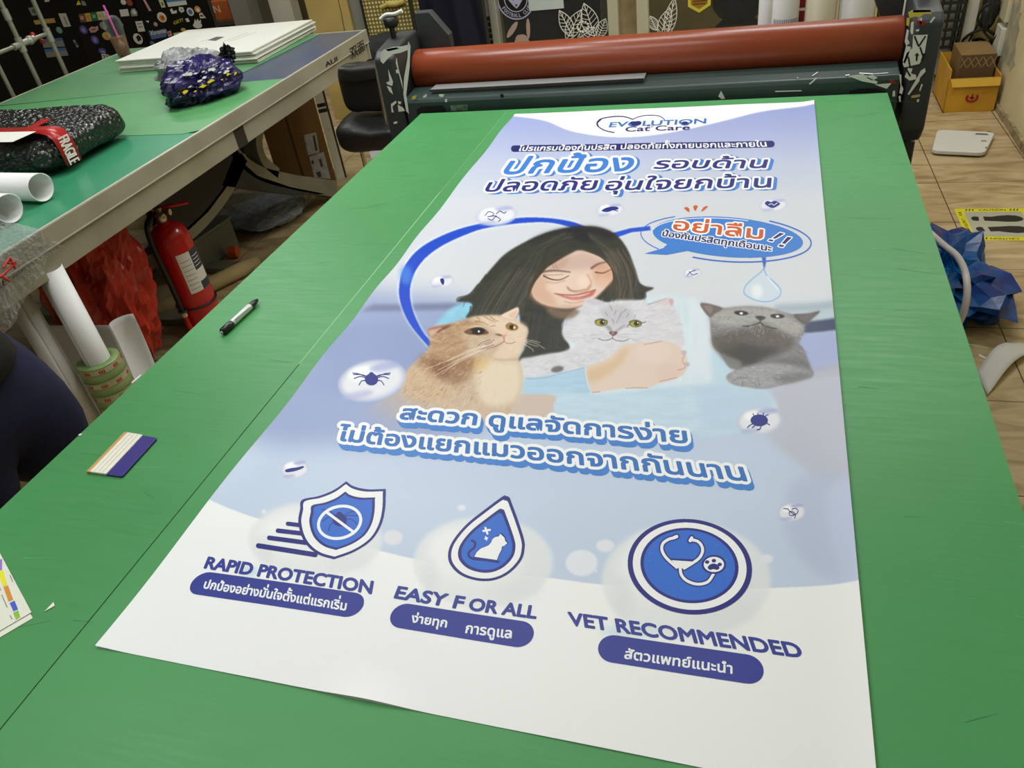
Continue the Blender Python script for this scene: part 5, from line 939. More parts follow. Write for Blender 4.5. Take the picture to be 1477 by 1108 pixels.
# low things in the far room
sh = thing('storage_shelf', 'dark open shelf with a grey column in the far left room', 'shelf', (-4.3, 6.05, 0))
SHD = mat('shelf_dark', (64, 54, 40), 0.6); SHG = mat('column_grey', (126, 122, 108), 0.5)
MB().bx((-4.62, 5.98, 0), (-4.50, 6.4, 1.4)).build('side_panel', SHD, sh); MB().bx((-4.50, 5.98, 0.48), (-4.20, 6.4, 0.515)).build('shelf_board', SHD, sh)
MB().bx((-4.20, 5.96, 0), (-4.03, 6.4, 1.4)).build('column', SHG, sh); MB().bx((-4.50, 6.38, 0), (-4.20, 6.4, 1.4)).build('back_panel', mat('shelf_black', (36, 32, 26), 0.7), sh)
ob = thing('orange_box', 'orange shoe box with a pale letter N on the dark shelf', 'box', (-4.33, 6.15, 0.515)); MB().bx((-4.44, 6.02, 0.5165), (-4.25, 6.34, 0.66)).build('box_body', mat('box_orange', (168, 88, 34), 0.6, col2=(150, 76, 28), nscale=4), ob, bevel=0.003)
nm = MB(); text_tris('N', ((-4.40, 6.0192, 0.575), (0.06, 0, 0), (0, 0, 0.055)), 0, nm, bold=0.01); nm.build('letter', mat('letter_pale', (206, 176, 140), 0.6), ob)
db = MB(); crumple(db, (-3.98, 5.86, 0.43), (0.09, 0.08, 0.06), 5, 0.15, 6, 0, 24, 14, True); dbt = thing('maroon_bag', 'small dark maroon bag on a low stand in the far left room', 'bag', (-3.98, 5.86, 0)); db.build('bag_body', mat('maroon', (52, 24, 18), 0.6), dbt); MB().bx((-4.06, 5.8, 0), (-3.90, 5.92, 0.385)).build('stand', SHG, dbt)
pt_ = thing('wall_panel', 'olive beige panel standing behind the white post in the far left room', 'panel', (-4.2, 6.9, 0)); MB().bx((-4.75, 6.9, 0.0), (-3.95, 6.95, 1.8)).build('panel_face', mat('olive_beige', (128, 116, 82), 0.6), pt_)
struct(MB().bx((-3.92, 6.1, 0), (-3.72, 6.22, CEIL)).build('trim_5', mat('jamb_white', (196, 192, 172), 0.5)))
dd_ = thing('brown_cupboard', 'dark brown cupboard against the far wall', 'cupboard', (-5.1, 8.6, 0)); MB().bx((-5.5, 8.5, 0.02), (-4.7, 8.95, 1.5)).build('cupboard_body', mat('cupboard_brown', (56, 36, 26), 0.5), dd_, bevel=0.006); MB().bx((-5.1, 8.49, 0.14), (-5.0, 8.5, 0.24)).build('plate', mat('plate_grey', (150, 145, 135), 0.5), dd_); MB().bx((-4.68, 8.4, 0.0), (-4.64, 8.98, 1.6)).build('side_board', mat('jamb_white', (196, 192, 172), 0.5), dd_)

# ------------------------------------------------------------------ the person standing between the tables
def skin(name, joints, links, M, root=0, parent=None, sub=2):
    """joints: (x, y, z, rx, ry); links: pairs"""
    me = bpy.data.meshes.new(name); me.from_pydata([Vector(j[:3]) for j in joints], links, []); me.materials.append(M)
    o = bpy.data.objects.new(name, me); COL.objects.link(o); s = o.modifiers.new('skin', 'SKIN'); s.use_smooth_shade = True
    if not me.skin_vertices:
        me.attributes  # skin layer is made below
    bm = bmesh.new(); bm.from_mesh(me); lay = bm.verts.layers.skin.verify(); bm.verts.ensure_lookup_table()
    for v, j in zip(bm.verts, joints): v[lay].radius = (j[3], j[4]); v[lay].use_root = (v.index == root)
    bm.to_mesh(me); bm.free()
    d = o.modifiers.new('sub', 'SUBSURF'); d.levels = sub; d.render_levels = sub
    dg = bpy.context.evaluated_depsgraph_get(); m2 = bpy.data.meshes.new_from_object(o.evaluated_get(dg)); o.modifiers.clear(); o.data = m2
    if not m2.materials: m2.materials.append(M)
    for p in m2.polygons: p.use_smooth = True
    if parent is not None: o.parent = parent
    return o
px_, py_ = -1.52, 0.835                        # stands in the gap; faces the green table (+x)
def at(f, l, z): return (px_ + f, py_ + l, z)   # f forward (+x), l to the person's left (+y)
J = []; Lk = []
def jn(f, l, z, rx, ry, link=None): J.append((*at(f, l, z), rx, ry)); (Lk.append((link, len(J) - 1)) if link is not None else None); return len(J) - 1
pel = jn(0, 0, 0.93, 0.13, 0.10); wst = jn(0, 0, 1.08, 0.12, 0.09, pel); chs = jn(0, 0, 1.28, 0.15, 0.10, wst); shd = jn(-0.01, 0, 1.42, 0.10, 0.075, chs); nk = jn(0, 0, 1.50, 0.052, 0.052, shd); hd0 = jn(0.02, 0, 1.57, 0.062, 0.066, nk); hd1 = jn(0.03, 0, 1.65, 0.074, 0.088, hd0); hd2 = jn(0.015, 0, 1.715, 0.062, 0.074, hd1)
for s in (1, -1):
    h = jn(0, 0.09 * s, 0.86, 0.095, 0.09, pel); k = jn(0.02, 0.105 * s, 0.50, 0.055, 0.058, h); c = jn(-0.01, 0.105 * s, 0.34, 0.052, 0.05, k); an_k = jn(-0.02, 0.11 * s, 0.09, 0.034, 0.036, c); he = jn(-0.03, 0.11 * s, 0.035, 0.032, 0.03, an_k); to = jn(0.13, 0.125 * s, 0.028, 0.036, 0.022, an_k)
    sh_ = jn(-0.01, 0.185 * s, 1.40, 0.055, 0.055, shd); el = jn(-0.06, 0.225 * s, 1.13, 0.042, 0.042, sh_); wr_ = jn(0.04, 0.10 * s, 1.245, 0.027, 0.03, el) if False else jn(0.12, 0.15 * s, 1.30, 0.027, 0.03, el); pm_ = jn(0.165, 0.11 * s, 1.345, 0.022, 0.036, wr_)
    for i, (df, dz, dl) in enumerate(((-0.028, -0.075, 0.0), (-0.008, -0.088, 0.0), (0.013, -0.083, 0.0), (0.032, -0.066, 0.0))):
        a1 = jn(0.185, 0.085 * s, 1.362 + df * 1.0, 0.010, 0.010, pm_); a2 = jn(0.205, 0.055 * s, 1.362 + df * 1.2, 0.009, 0.009, a1); jn(0.20, 0.055 * s + dz * 0.35 * s, 1.36 + df * 1.2, 0.0075, 0.0075, a2)
    t1 = jn(0.15, 0.085 * s, 1.392, 0.011, 0.011, pm_); jn(0.16, 0.055 * s, 1.408, 0.009, 0.009, t1)
SKIN = mat('skin_tan', (150, 98, 66), 0.5, col2=(138, 88, 58), nscale=8)
body = skin('person', J, Lk, SKIN); body['label'] = 'person in a black shirt and navy shorts standing between the two tables'; body['category'] = 'person'
# face
fc = MB(); hc = Vector(at(0.03, 0, 1.64))
fc.sphere(hc + Vector((0.088, 0, 0.0)), (0.016, 0.013, 0.024)); 
for s in (1, -1): fc.sphere(hc + Vector((0.0, 0.076 * s, 0.0)), (0.018, 0.009, 0.03)); fc.sphere(hc + Vector((0.072, 0.032 * s, 0.03)), (0.012, 0.014, 0.008), 1)
fc.sphere(hc + Vector((0.078, 0, -0.042)), (0.01, 0.026, 0.008), 2)
fc.build('face', [SKIN, mat('eye_dark', (30, 22, 18), 0.3), mat('lip', (150, 80, 66), 0.5)], body)
MB().sphere(at(0.008, 0, 1.70), (0.102, 0.086, 0.085), 0, 24, 14, lambda d, p: p if d.z > -0.35 or d.x < -0.2 else Vector((p.x * 0.7, p.y * 0.9, p.z * 0.4))).build('hair', mat('hair_black', (22, 20, 20), 0.5), body)
SHJ = [(*at(0, 0, 0.80), 0.225, 0.205), (*at(0, 0, 1.02), 0.168, 0.128), (*at(0, 0, 1.28), 0.175, 0.125), (*at(-0.01, 0, 1.42), 0.125, 0.095), (*at(0, 0, 1.475), 0.072, 0.072)]; SHL = [(0, 1), (1, 2), (2, 3), (3, 4)]
for s in (1, -1):
    n0 = len(SHJ); SHJ += [(*at(-0.01, 0.195 * s, 1.395), 0.078, 0.078), (*at(-0.04, 0.222 * s, 1.20), 0.07, 0.07)]; SHL += [(3, n0), (n0, n0 + 1)]
skin('shirt', SHJ, SHL, mat('shirt_black', (30, 32, 28), 0.85, col2=(24, 25, 22), nscale=6, bump=0.1), 1, body)
SOJ = [(*at(0, 0, 0.97), 0.14, 0.115), (*at(0, 0, 0.86), 0.165, 0.14)]; SOL = [(0, 1)]
for s in (1, -1):
    n0 = len(SOJ); SOJ += [(*at(0.01, 0.095 * s, 0.72), 0.135, 0.13), (*at(0.02, 0.11 * s, 0.49), 0.135, 0.13)]; SOL += [(1, n0), (n0, n0 + 1)]
skin('shorts', SOJ, SOL, mat('shorts_navy', (28, 32, 66), 0.85, col2=(22, 26, 54), nscale=5, bump=0.1), 0, body)
for s in (1, -1): MB().sphere(at(0.045, 0.115 * s, 0.036), (0.135, 0.052, 0.046), 0, 24, 12, lambda d, p: Vector((p.x, p.y, max(p.z, -0.034)))).build('shoe', mat('shoe_dark', (36, 34, 34), 0.6), body)
# ------------------------------------------------------------------ the printed banner: its print is painted here in numpy and laid on the sheet
BX0, BX1, BYN, BYF = -0.7585, 0.1405, 0.391, 2.386
def ripple(x, y):
    e = np.clip((x - BX0) / 0.07, 0, 1); f = np.clip((BX1 - x) / 0.05, 0, 1); g = np.clip((y - BYN) / 0.05, 0, 1)
    z = 0.0009 + 0.0045 * (1 - e) ** 2 * (0.5 + 0.5 * np.sin(y * 21.0 + 1.2 * np.sin(y * 5))) + 0.004 * (1 - f) ** 2 + 0.0005 * np.sin(x * 17 + y * 9) * e * f
    z = z + 0.004 * (1 - g) ** 2 * np.exp(-((x + 0.38) / 0.05) ** 2)
    return 0.8 + np.maximum(z, 0.0007)
PX_0, PY_0, PX_1, PY_1, SS = 130, 140, 1290, 1180, 2
NW, NH = (PX_1 - PX_0) * SS, (PY_1 - PY_0) * SS
IMG = np.zeros((NH, NW, 3), np.float32)
def gr(x0, y0, x1, y1):           # pixel grid of a window, in photo coordinates
    i0, i1 = max(0, int((x0 - PX_0) * SS)), min(NW, int((x1 - PX_0) * SS) + 1); j0, j1 = max(0, int((y0 - PY_0) * SS)), min(NH, int((y1 - PY_0) * SS) + 1)
    return i0, i1, j0, j1, (np.arange(i0, i1) + 0.5) / SS + PX_0, (np.arange(j0, j1) + 0.5) / SS + PY_0
def catm(P, closed=True, n=6):
    P = np.asarray(P, float); N = len(P); out = []
    for i in range(N if closed else N - 1):
        p1, p2 = P[i], P[(i + 1) % N]; p0 = P[i - 1] if closed or i else 2 * p1 - p2; p3 = P[(i + 2) % N] if closed or i + 2 < N else 2 * p2 - p1
        for k in range(n):
            t = k / n; out.append(0.5 * (2 * p1 + (p2 - p0) * t + (2 * p0 - 5 * p1 + 4 * p2 - p3) * t * t + (3 * p1 - p0 - 3 * p2 + p3) * t ** 3))
    if not closed: out.append(P[-1])
    return np.array(out)
def inside(P, xs, ys):
    P = np.asarray(P, float); M = np.zeros((len(ys), len(xs)), bool); Q = np.roll(P, -1, 0)
    for j, y in enumerate(ys):
        c = ((P[:, 1] <= y) != (Q[:, 1] <= y))
        if not c.any(): continue
        a, b = P[c], Q[c]; x = np.sort(a[:, 0] + (y - a[:, 1]) * (b[:, 0] - a[:, 0]) / (b[:, 1] - a[:, 1]))
        k = np.searchsorted(x, xs); M[j] = (k % 2 == 1)
    return M
def blur(A, r):
    r = int(round(r))
    if r < 1: return A
    for _ in range(2):
        for ax in (0, 1):
            pad_ = [(0, 0)] * A.ndim; pad_[ax] = (r + 1, r); C = np.cumsum(np.pad(A, pad_, mode='edge'), axis=ax); n = A.shape[ax]
            A = (np.take(C, range(2 * r + 1, 2 * r + 1 + n), axis=ax) - np.take(C, range(0, n), axis=ax)) / (2 * r + 1)
    return A
RNG = np.random.RandomState(5)
def noise2(h, w, sx, sy, seed, octs=3):
    R_ = np.random.RandomState(seed); out = np.zeros((h, w), np.float32); amp = 1.0; tot = 0
    for o in range(octs):
        gh, gw = max(2, int(h / sy) + 2), max(2, int(w / sx) + 2); G = R_.rand(gh, gw).astype(np.float32)
        yy = np.linspace(0, gh - 1.001, h); xx = np.linspace(0, gw - 1.001, w); j = yy.astype(int); i = xx.astype(int); fy = (yy - j)[:, None]; fx = (xx - i)[None]
        fy = fy * fy * (3 - 2 * fy); fx = fx * fx * (3 - 2 * fx)
        v = G[j][:, i] * (1 - fy) * (1 - fx) + G[j][:, i + 1] * (1 - fy) * fx + G[j + 1][:, i] * fy * (1 - fx) + G[j + 1][:, i + 1] * fy * fx
        out += amp * v; tot += amp; amp *= 0.55; sx = max(1.5, sx / 2); sy = max(1.5, sy / 2)
    return out / tot - 0.5
def poly(P, col, soft=1.0, a=1.0, sm=True, fade=None, tex=None):
    """soft-edged filled shape; fade = (x0,y0,x1,y1) alpha 1 -> 0 along that line; tex = (amp, sx, sy, seed)"""
    P = np.asarray(P, float); C = catm(P) if sm else P; m = soft * 3 + 2
    i0, i1, j0, j1, xs, ys = gr(C[:, 0].min() - m, C[:, 1].min() - m, C[:, 0].max() + m, C[:, 1].max() + m)
    if i1 <= i0 or j1 <= j0: return
    A = blur(inside(C, xs, ys).astype(np.float32), soft * SS * 0.6) * a
    if fade is not None:
        x0, y0, x1, y1 = fade; L = (x1 - x0) ** 2 + (y1 - y0) ** 2; t = ((xs[None] - x0) * (x1 - x0) + (ys[:, None] - y0) * (y1 - y0)) / L; A = A * np.clip(1 - t, 0, 1)
    c = np.array(col, np.float32)[None, None] * np.ones((len(ys), len(xs), 1), np.float32)
    if tex is not None: c = c + (noise2(len(ys), len(xs), tex[1] * SS, tex[2] * SS, tex[3]) * tex[0] * 2)[..., None]
    IMG[j0:j1, i0:i1] = IMG[j0:j1, i0:i1] * (1 - A[..., None]) + c * A[..., None]
def strokes(P, w, col, a=1.0, soft=0.5, w1=None):
    P = np.asarray(P, float); m = w + soft * 2 + 1
    i0, i1, j0, j1, xs, ys = gr(P[:, 0].min() - m, P[:, 1].min() - m, P[:, 0].max() + m, P[:, 1].max() + m)
    if i1 <= i0 or j1 <= j0: return
    A = np.zeros((len(ys), len(xs)), np.float32); n = len(P) - 1; w1 = w if w1 is None else w1
    for k in range(n):
        p, q = P[k], P[k + 1]; d = q - p; L = max(1e-9, d @ d); t = np.clip(((xs[None] - p[0]) * d[0] + (ys[:, None] - p[1]) * d[1]) / L, 0, 1)
        D = np.hypot(xs[None] - p[0] - t * d[0], ys[:, None] - p[1] - t * d[1]); ww = (w + (w1 - w) * (k + t) / n) / 2; A = np.maximum(A, np.clip((ww - D) / soft + 0.5, 0, 1))
    A = A[..., None] * a; IMG[j0:j1, i0:i1] = IMG[j0:j1, i0:i1] * (1 - A) + np.array(col, np.float32) * A
def ell(c, rx, ry, col, soft=1.0, a=1.0, rot=0.0, tex=None, fade=None):
    t = np.linspace(0, 2 * math.pi, 40, endpoint=False); x, y = rx * np.cos(t), ry * np.sin(t); cr, sr = math.cos(rot), math.sin(rot)
    poly(np.stack([c[0] + x * cr - y * sr, c[1] + x * sr + y * cr], 1), col, soft, a, False, fade, tex)
def Zm(x0, y0, s):
    return lambda pts: [(x0 + x / s, y0 + y / s) for x, y in pts]
z2 = Zm(560, 270, 3.6925); z3 = Zm(840, 280, 3.6925); z4 = Zm(370, 510, 3.6925); z5 = Zm(740, 530, 3.6925); zA = Zm(580, 440, 7.385); zB = Zm(760, 400, 6.154); zC = Zm(990, 420, 6.154); z6 = Zm(260, 680, 3.6925); z7 = Zm(540, 690, 4.103); z8 = Zm(800, 700, 3.6925); z1 = Zm(680, 140, 2.8404)
# ---- background: white heading wave, periwinkle to pale grey, blurred room, white foot
i0, i1, j0, j1, xs, ys = gr(PX_0, PY_0, PX_1, PY_1); YY = ys[:, None] * np.ones((1, len(xs))); XX = xs[None] * np.ones((len(ys), 1))
stops = [(140, (152, 164, 214)), (185, (166, 176, 216)), (235, (190, 198, 220)), (290, (208, 213, 221)), (420, (214, 218, 224)), (470, (206, 212, 226)), (560, (188, 200, 222)), (640, (192, 206, 228)), (720, (198, 212, 231)), (800, (196, 210, 229)), (1180, (206, 214, 228))]
for k in range(3): IMG[..., k] = np.interp(YY, [s[0] for s in stops], [s[1][k] for s in stops])
poly([(400, 440), (700, 440), (760, 560), (640, 640), (560, 640), (380, 640), (300, 600)], (152, 166, 204), 26, 0.9)
poly([(470, 470), (600, 470), (640, 520), (560, 560), (440, 560)], (146, 160, 200), 16, 0.7)
poly([(540, 440), (700, 437), (700, 447), (520, 450)], (120, 128, 160), 4, 0.8, False)
poly([(1120, 440), (1210, 436), (1214, 450), (1110, 452)], (160, 178, 190), 5, 0.8, False)
poly([(1090, 452), (1212, 448), (1212, 464), (1100, 466)], (178, 196, 206), 4, 0.7, False)
poly([(1150, 465), (1213, 462), (1214, 480), (1150, 482)], (66, 78, 108), 2.5, 1, False)
poly([(1150, 482), (1216, 480), (1222, 535), (1150, 535)], (166, 178, 216), 3, 1, False)
poly([(1150, 535), (1220, 528), (1222, 545), (1150, 548)], (140, 140, 170), 4, 0.6, False)
poly([(1120, 560), (1190, 530), (1222, 545), (1232, 700), (1180, 690), (1100, 620)], (190, 192, 204), 10, 0.8)
poly([(1150, 690), (1235, 700), (1240, 830), (1180, 830), (1130, 760)], (184, 192, 216), 16, 0.7)
poly([(1190, 720), (1232, 700), (1244, 840), (1215, 840)], (196, 206, 230), 8, 0.6)
wave = z1([(165, 78), (300, 98), (400, 138), (520, 160), (640, 166), (760, 156), (900, 130), (1050, 95), (1200, 60), (1400, 35)])
poly([(700, 120)] + [tuple(p) for p in catm(wave, False)] + [(1220, 150), (1220, 120)], (246, 246, 245), 0.5, 1, False)
foot = [(250, 702), (306, 725), (341, 738), (382, 752), (450, 772), (552, 796), (599, 807), (700, 825), (803, 836), (869, 844), (1000, 849), (1111, 849), (1200, 845), (1260, 838)]
poly([tuple(p) for p in catm(foot, False)] + [(1300, 1180), (100, 1180), (100, 750)], (241, 243, 243), 0.5, 1, False)
# ---- soft glossy spheres behind the three icons and drifting dots
def ball(c, rx, ry, a=1.0):
    ell(c, rx, ry, (228, 231, 232), 5, 0.85 * a); ell((c[0] - rx * 0.35, c[1] - ry * 0.2), rx * 0.45, ry * 0.55, (242, 243, 242), rx * 0.15, 0.8 * a); ell((c[0] + rx * 0.45, c[1] + ry * 0.55), rx * 0.42, ry * 0.28, (216, 220, 223), rx * 0.2, 0.5 * a); ell((c[0] - rx * 0.75, c[1] + ry * 0.3), rx * 0.12, ry * 0.4, (218, 222, 225), rx * 0.1, 0.5 * a); ell((c[0], c[1] + ry * 0.05), rx * 0.6, ry * 0.5, (236, 238, 238), rx * 0.15, 0.6 * a)
ball((455, 779), 97, 54); ball((697, 812), 101, 66); ball((990, 838), 122, 84)
for x, y, rx, ry, c in ((567, 776, 14, 11, (222, 224, 232)), (839, 813, 23, 19, (226, 230, 238)), (873, 788, 13, 9, (226, 228, 236)), (666, 733, 6, 4.5, (226, 230, 236)), (1106, 807, 9, 6.5, (226, 229, 238)), (381, 739, 4, 3, (228, 232, 238)), (860, 825, 1.6, 1.3, (245, 246, 248))): ell((x, y), rx, ry, c, 1.5)
ell((360, 825), 14, 8, (196, 218, 232), 6, 0.7); ell((905, 912), 40, 9, (200, 226, 232), 10, 0.7); ell((600, 862), 20, 8, (206, 226, 232), 6, 0.5)
# ---- ring ribbon
ring_o = z2([(215, 856), (130, 755), (85, 680), (58, 600), (55, 530), (75, 440), (130, 360), (220, 292), (350, 232), (500, 192), (700, 163), (850, 165), (980, 185), (1060, 215)])
ring_i = z2([(1040, 240), (960, 215), (850, 192), (700, 196), (520, 222), (420, 256), (300, 312), (205, 380), (145, 460), (120, 550), (130, 640), (160, 720), (200, 790), (240, 830)])
RR = [tuple(p) for p in catm(ring_o, False)] + [tuple(p) for p in catm(ring_i, False)]
poly(RR, (244, 246, 250), 3.0, 0.9, False)
ro, ri = catm(ring_o, False), catm(ring_i[::-1], False)
poly([tuple(a * 0.94 + b * 0.06) for a, b in zip(ro, ri)] + [tuple(a * 0.06 + b * 0.94) for a, b in zip(ro[::-1], ri[::-1])], (38, 86, 204), 0.6, 1, False)
ell(z2([(95, 470)])[0], 9, 14, (96, 150, 226), 5, 0.7)
cn = z2([(1170, 250), (1290, 216), (1395, 203), (1398, 236), (1300, 246), (1225, 272)]); poly(cn, (244, 246, 250), 2, 0.8, False); poly(z2([(1170, 253), (1290, 220), (1395, 208), (1398, 232), (1300, 242), (1225, 268)]), (44, 92, 206), 0.7, 1, False)
# ---- the smiling woman: clothes, hair, face
poly(z3([(320, 560), (420, 540), (560, 555), (640, 600), (680, 760), (720, 860), (800, 960), (1000, 1080), (1010, 1180), (700, 1240), (0, 1240), (-300, 1220), (-300, 900), (0, 700), (200, 640)]), (212, 226, 234), 6, 1, tex=(7, 6, 40, 3))
poly(z3([(560, 560), (640, 610), (690, 800), (760, 920), (640, 980), (560, 900), (600, 740)]), (220, 228, 236), 8, 0.9)
poly(z3([(690, 820), (780, 900), (820, 990), (980, 1060), (1000, 1160), (800, 1200), (700, 1000)]), (188, 214, 232), 7, 0.8)
poly(z5([(30, 60), (400, 20), (420, 140), (900, 100), (1300, 110), (1370, 200), (1340, 330), (900, 380), (400, 330), (200, 300), (0, 260)]), (192, 214, 230), 6, 0.95, tex=(8, 30, 5, 7))
poly(z5([(1000, 100), (1360, 150), (1370, 220), (1300, 300), (1050, 330)]), (186, 208, 230), 8, 0.6)
poly(z5([(0, 150), (215, 150), (216, 200), (190, 260), (0, 280)]), (206, 190, 180), 2, 1)
poly(z2([(240, 770), (290, 690), (350, 640), (440, 610), (460, 650), (430, 720), (330, 740)]), (150, 204, 228), 3, 1, tex=(8, 8, 8, 2))
HAIR = (62, 64, 58)
poly(z2([(1040, 210), (940, 220), (830, 248), (720, 298), (620, 360), (545, 440), (480, 520), (440, 570), (378, 596), (374, 612), (440, 620), (446, 650), (422, 705), (600, 700), (690, 645), (705, 760), (738, 830), (695, 930), (800, 905), (960, 870), (935, 790), (930, 720), (1000, 650), (1090, 600), (1160, 615), (1350, 604), (1372, 565), (1412, 540), (1345, 520), (1312, 430), (1272, 330), (1212, 255), (1130, 218)]), HAIR, 1.6, 1, tex=(9, 16, 6, 11))
poly(z2([(1040, 214), (940, 224), (840, 250), (760, 290), (800, 330), (960, 250)]), (40, 40, 48), 6, 0.7); poly(z2([(960, 240), (1040, 215), (1130, 222), (1210, 260), (1160, 290), (1040, 300)]), (38, 38, 50), 5, 0.7)
R_ = np.random.RandomState(2)
for k in range(70):
    t = R_.rand(); a0 = (960 + R_.uniform(-40, 30), 245 + R_.uniform(-5, 40)); e = (430 + 330 * t + R_.uniform(-10, 10), 690 - 60 * R_.rand()); mid = (640 + 180 * t + R_.uniform(-15, 15), 400 + 60 * t + R_.uniform(-20, 20)); sh_ = R_.choice([-1, 1, 1]) * R_.uniform(6, 26)
    c = np.array(HAIR) + sh_ * np.array((1, 1.0, 0.9)); strokes(catm(z2([a0, ((a0[0] + mid[0]) / 2 - 30, (a0[1] + mid[1]) / 2 - 20), mid, ((mid[0] + e[0]) / 2 - 10, (mid[1] + e[1]) / 2), e]), False, 4), 1.1, c, R_.uniform(0.2, 0.6), 0.8)
for k in range(40):
    t = R_.rand(); a0 = (1060 + 60 * t, 240 + 30 * R_.rand()); e = (1150 + 200 * t, 590 + R_.uniform(-10, 10)); mid = (1170 + 110 * t, 380 + R_.uniform(-20, 20)); sh_ = R_.choice([-1, 1, 1]) * R_.uniform(6, 36)
    strokes(catm(z2([a0, mid, e]), False, 5), 1.1, np.array(HAIR) + sh_ * np.array((1, 0.97, 0.8)), R_.uniform(0.2, 0.6), 0.8)
for k in range(26):
    x = 740 + R_.uniform(0, 220); strokes(z2([(x, 650 + R_.uniform(0, 40)), (x - 20, 780), (x - 30, 860)]), 1.2, (78, 82, 74), R_.uniform(0.15, 0.45), 1)
for k in range(60):                                  # pale brown strands through the lengths
    t = R_.rand(); x0 = 560 + 230 * t + R_.uniform(-20, 20); strokes(catm(z2([(x0 + 60, 420 + 40 * R_.rand()), (x0 - 10, 540), (x0 - 70, 640), (x0 - 90 + R_.uniform(-20, 20), 695)]), False, 4), 1.3, (104 + R_.uniform(-20, 16), 102 + R_.uniform(-20, 12), 88), R_.uniform(0.12, 0.4), 1.2)
for k in range(40):
    t = R_.rand(); x0 = 1190 + 130 * t; strokes(catm(z2([(x0 - 60, 330 + 30 * R_.rand()), (x0 - 10, 420), (x0 + 12, 500), (x0 + R_.uniform(-30, 40), 598)]), False, 4), 1.4, (118 + R_.uniform(-24, 18), 108 + R_.uniform(-24, 14), 88), R_.uniform(0.12, 0.42), 1.2)
for P in ([(480, 520), (430, 575), (372, 592), (368, 612), (400, 606)], [(470, 560), (420, 600), (398, 640)], [(1340, 520), (1390, 545), (1414, 538)], [(1330, 540), (1372, 575), (1366, 606)], [(440, 640), (428, 700)], [(520, 470), (470, 540), (420, 590)]): strokes(catm(z2(P), False), 2.2, (70, 72, 62), 0.8, 1.2, 0.5)
poly(z2([(846, 640), (930, 655), (1015, 645), (1000, 690), (930, 705), (860, 680)]), (136, 114, 96), 4, 0.85)
FACE = [(1010, 340), (950, 368), (885, 404), (825, 446), (784, 492), (758, 540), (770, 586), (816, 624), (880, 642), (950, 649), (1012, 640), (1052, 622), (1090, 604), (1122, 578), (1162, 536), (1196, 494), (1198, 450), (1172, 408), (1126, 372), (1064, 348)]
poly(z2(FACE), (226, 203, 188), 2.0, 1)
poly(z2([(770, 500), (830, 470), (868, 560), (900, 636), (816, 622), (760, 580)]), (208, 170, 146), 7, 0.75); poly(z2([(850, 430), (1000, 352), (1110, 372), (1140, 420), (960, 446)]), (198, 168, 160), 6, 0.65); poly(z2([(830, 450), (900, 400), (960, 376), (930, 430)]), (186, 152, 134), 5, 0.55); poly(z2([(860, 636), (950, 648), (1030, 636), (1060, 614), (960, 630)]), (196, 156, 138), 3, 0.5)
poly(z2([(1090, 440), (1196, 430), (1190, 500), (1120, 520)]), (210, 160, 130), 7, 0.7); poly(z2([(1085, 420), (1165, 396), (1180, 420), (1110, 440)]), (196, 148, 124), 5, 0.5)
ell(z2([(1040, 505)])[0], 9, 9, (238, 214, 198), 4, 0.85); ell(z2([(900, 535)])[0], 17, 8, (232, 206, 190), 5, 0.75); ell(z2([(1010, 618)])[0], 11, 4, (230, 204, 190), 3, 0.7); ell(z2([(1145, 505)])[0], 9, 7, (226, 190, 170), 4, 0.7)
poly(z2([(950, 528), (975, 548), (1010, 556), (1052, 548), (1078, 518), (1066, 552), (1010, 564), (962, 552)]), (184, 130, 106), 1.6, 0.75); strokes(catm(z2([(956, 536), (968, 550), (990, 555), (1020, 552), (1050, 545)]), False), 0.9, (142, 88, 72), 0.6); strokes(catm(z2([(1062, 470), (1080, 505), (1078, 530)]), False), 2.5, (196, 148, 124), 0.5, 2)
strokes(catm(z2([(786, 466), (830, 452), (890, 446), (968, 454)]), False), 4.2, (112, 90, 78), 0.75, 1.4, 2.0); strokes(catm(z2([(1084, 434), (1120, 412), (1176, 398)]), False), 3.8, (116, 90, 76), 0.75, 1.4, 1.6)
strokes(catm(z2([(828, 474), (868, 492), (915, 495), (962, 474)]), False), 2.2, (86, 62, 54), 0.9, 0.9, 1.0); strokes(catm(z2([(1104, 456), (1145, 460), (1190, 440)]), False), 2.0, (98, 66, 54), 0.9, 0.9, 1.0); strokes(catm(z2([(824, 466), (870, 470), (930, 466)]), False), 1.2, (172, 130, 112), 0.7); strokes(catm(z2([(840, 505), (890, 512), (940, 500)]), False), 2.0, (200, 158, 140), 0.6, 1.6)
for P in ([(868, 396), (874, 416), (886, 434)], [(884, 398), (892, 420), (904, 436)]): strokes(catm(z2(P), False), 0.8, (110, 88, 76), 0.5)
poly(z2([(886, 568), (940, 575), (1000, 574), (1060, 562), (1104, 550), (1090, 578), (1050, 594), (994, 602), (940, 591)]), (196, 118, 112), 1.2, 0.95); poly(z2([(928, 579), (985, 582), (1050, 571), (1078, 562), (1046, 578), (985, 587)]), (236, 222, 214), 0.6, 0.95); strokes(catm(z2([(884, 568), (940, 574), (1000, 574), (1060, 561), (1106, 548)]), False), 1.1, (146, 78, 72), 0.75); poly(z2([(960, 592), (1040, 588), (1020, 600), (980, 602)]), (216, 150, 142), 1.4, 0.7); strokes(catm(z2([(940, 612), (990, 618), (1050, 606)]), False), 1.6, (190, 146, 126), 0.6, 1.4)
strokes(catm(z2([(1188, 510), (1140, 566), (1086, 606)]), False), 2.2, (140, 100, 78), 0.5, 2.2); strokes(catm(z2([(756, 540), (776, 600), (850, 640), (950, 654), (1030, 638)]), False), 2.4, (128, 96, 76), 0.5, 2.2)
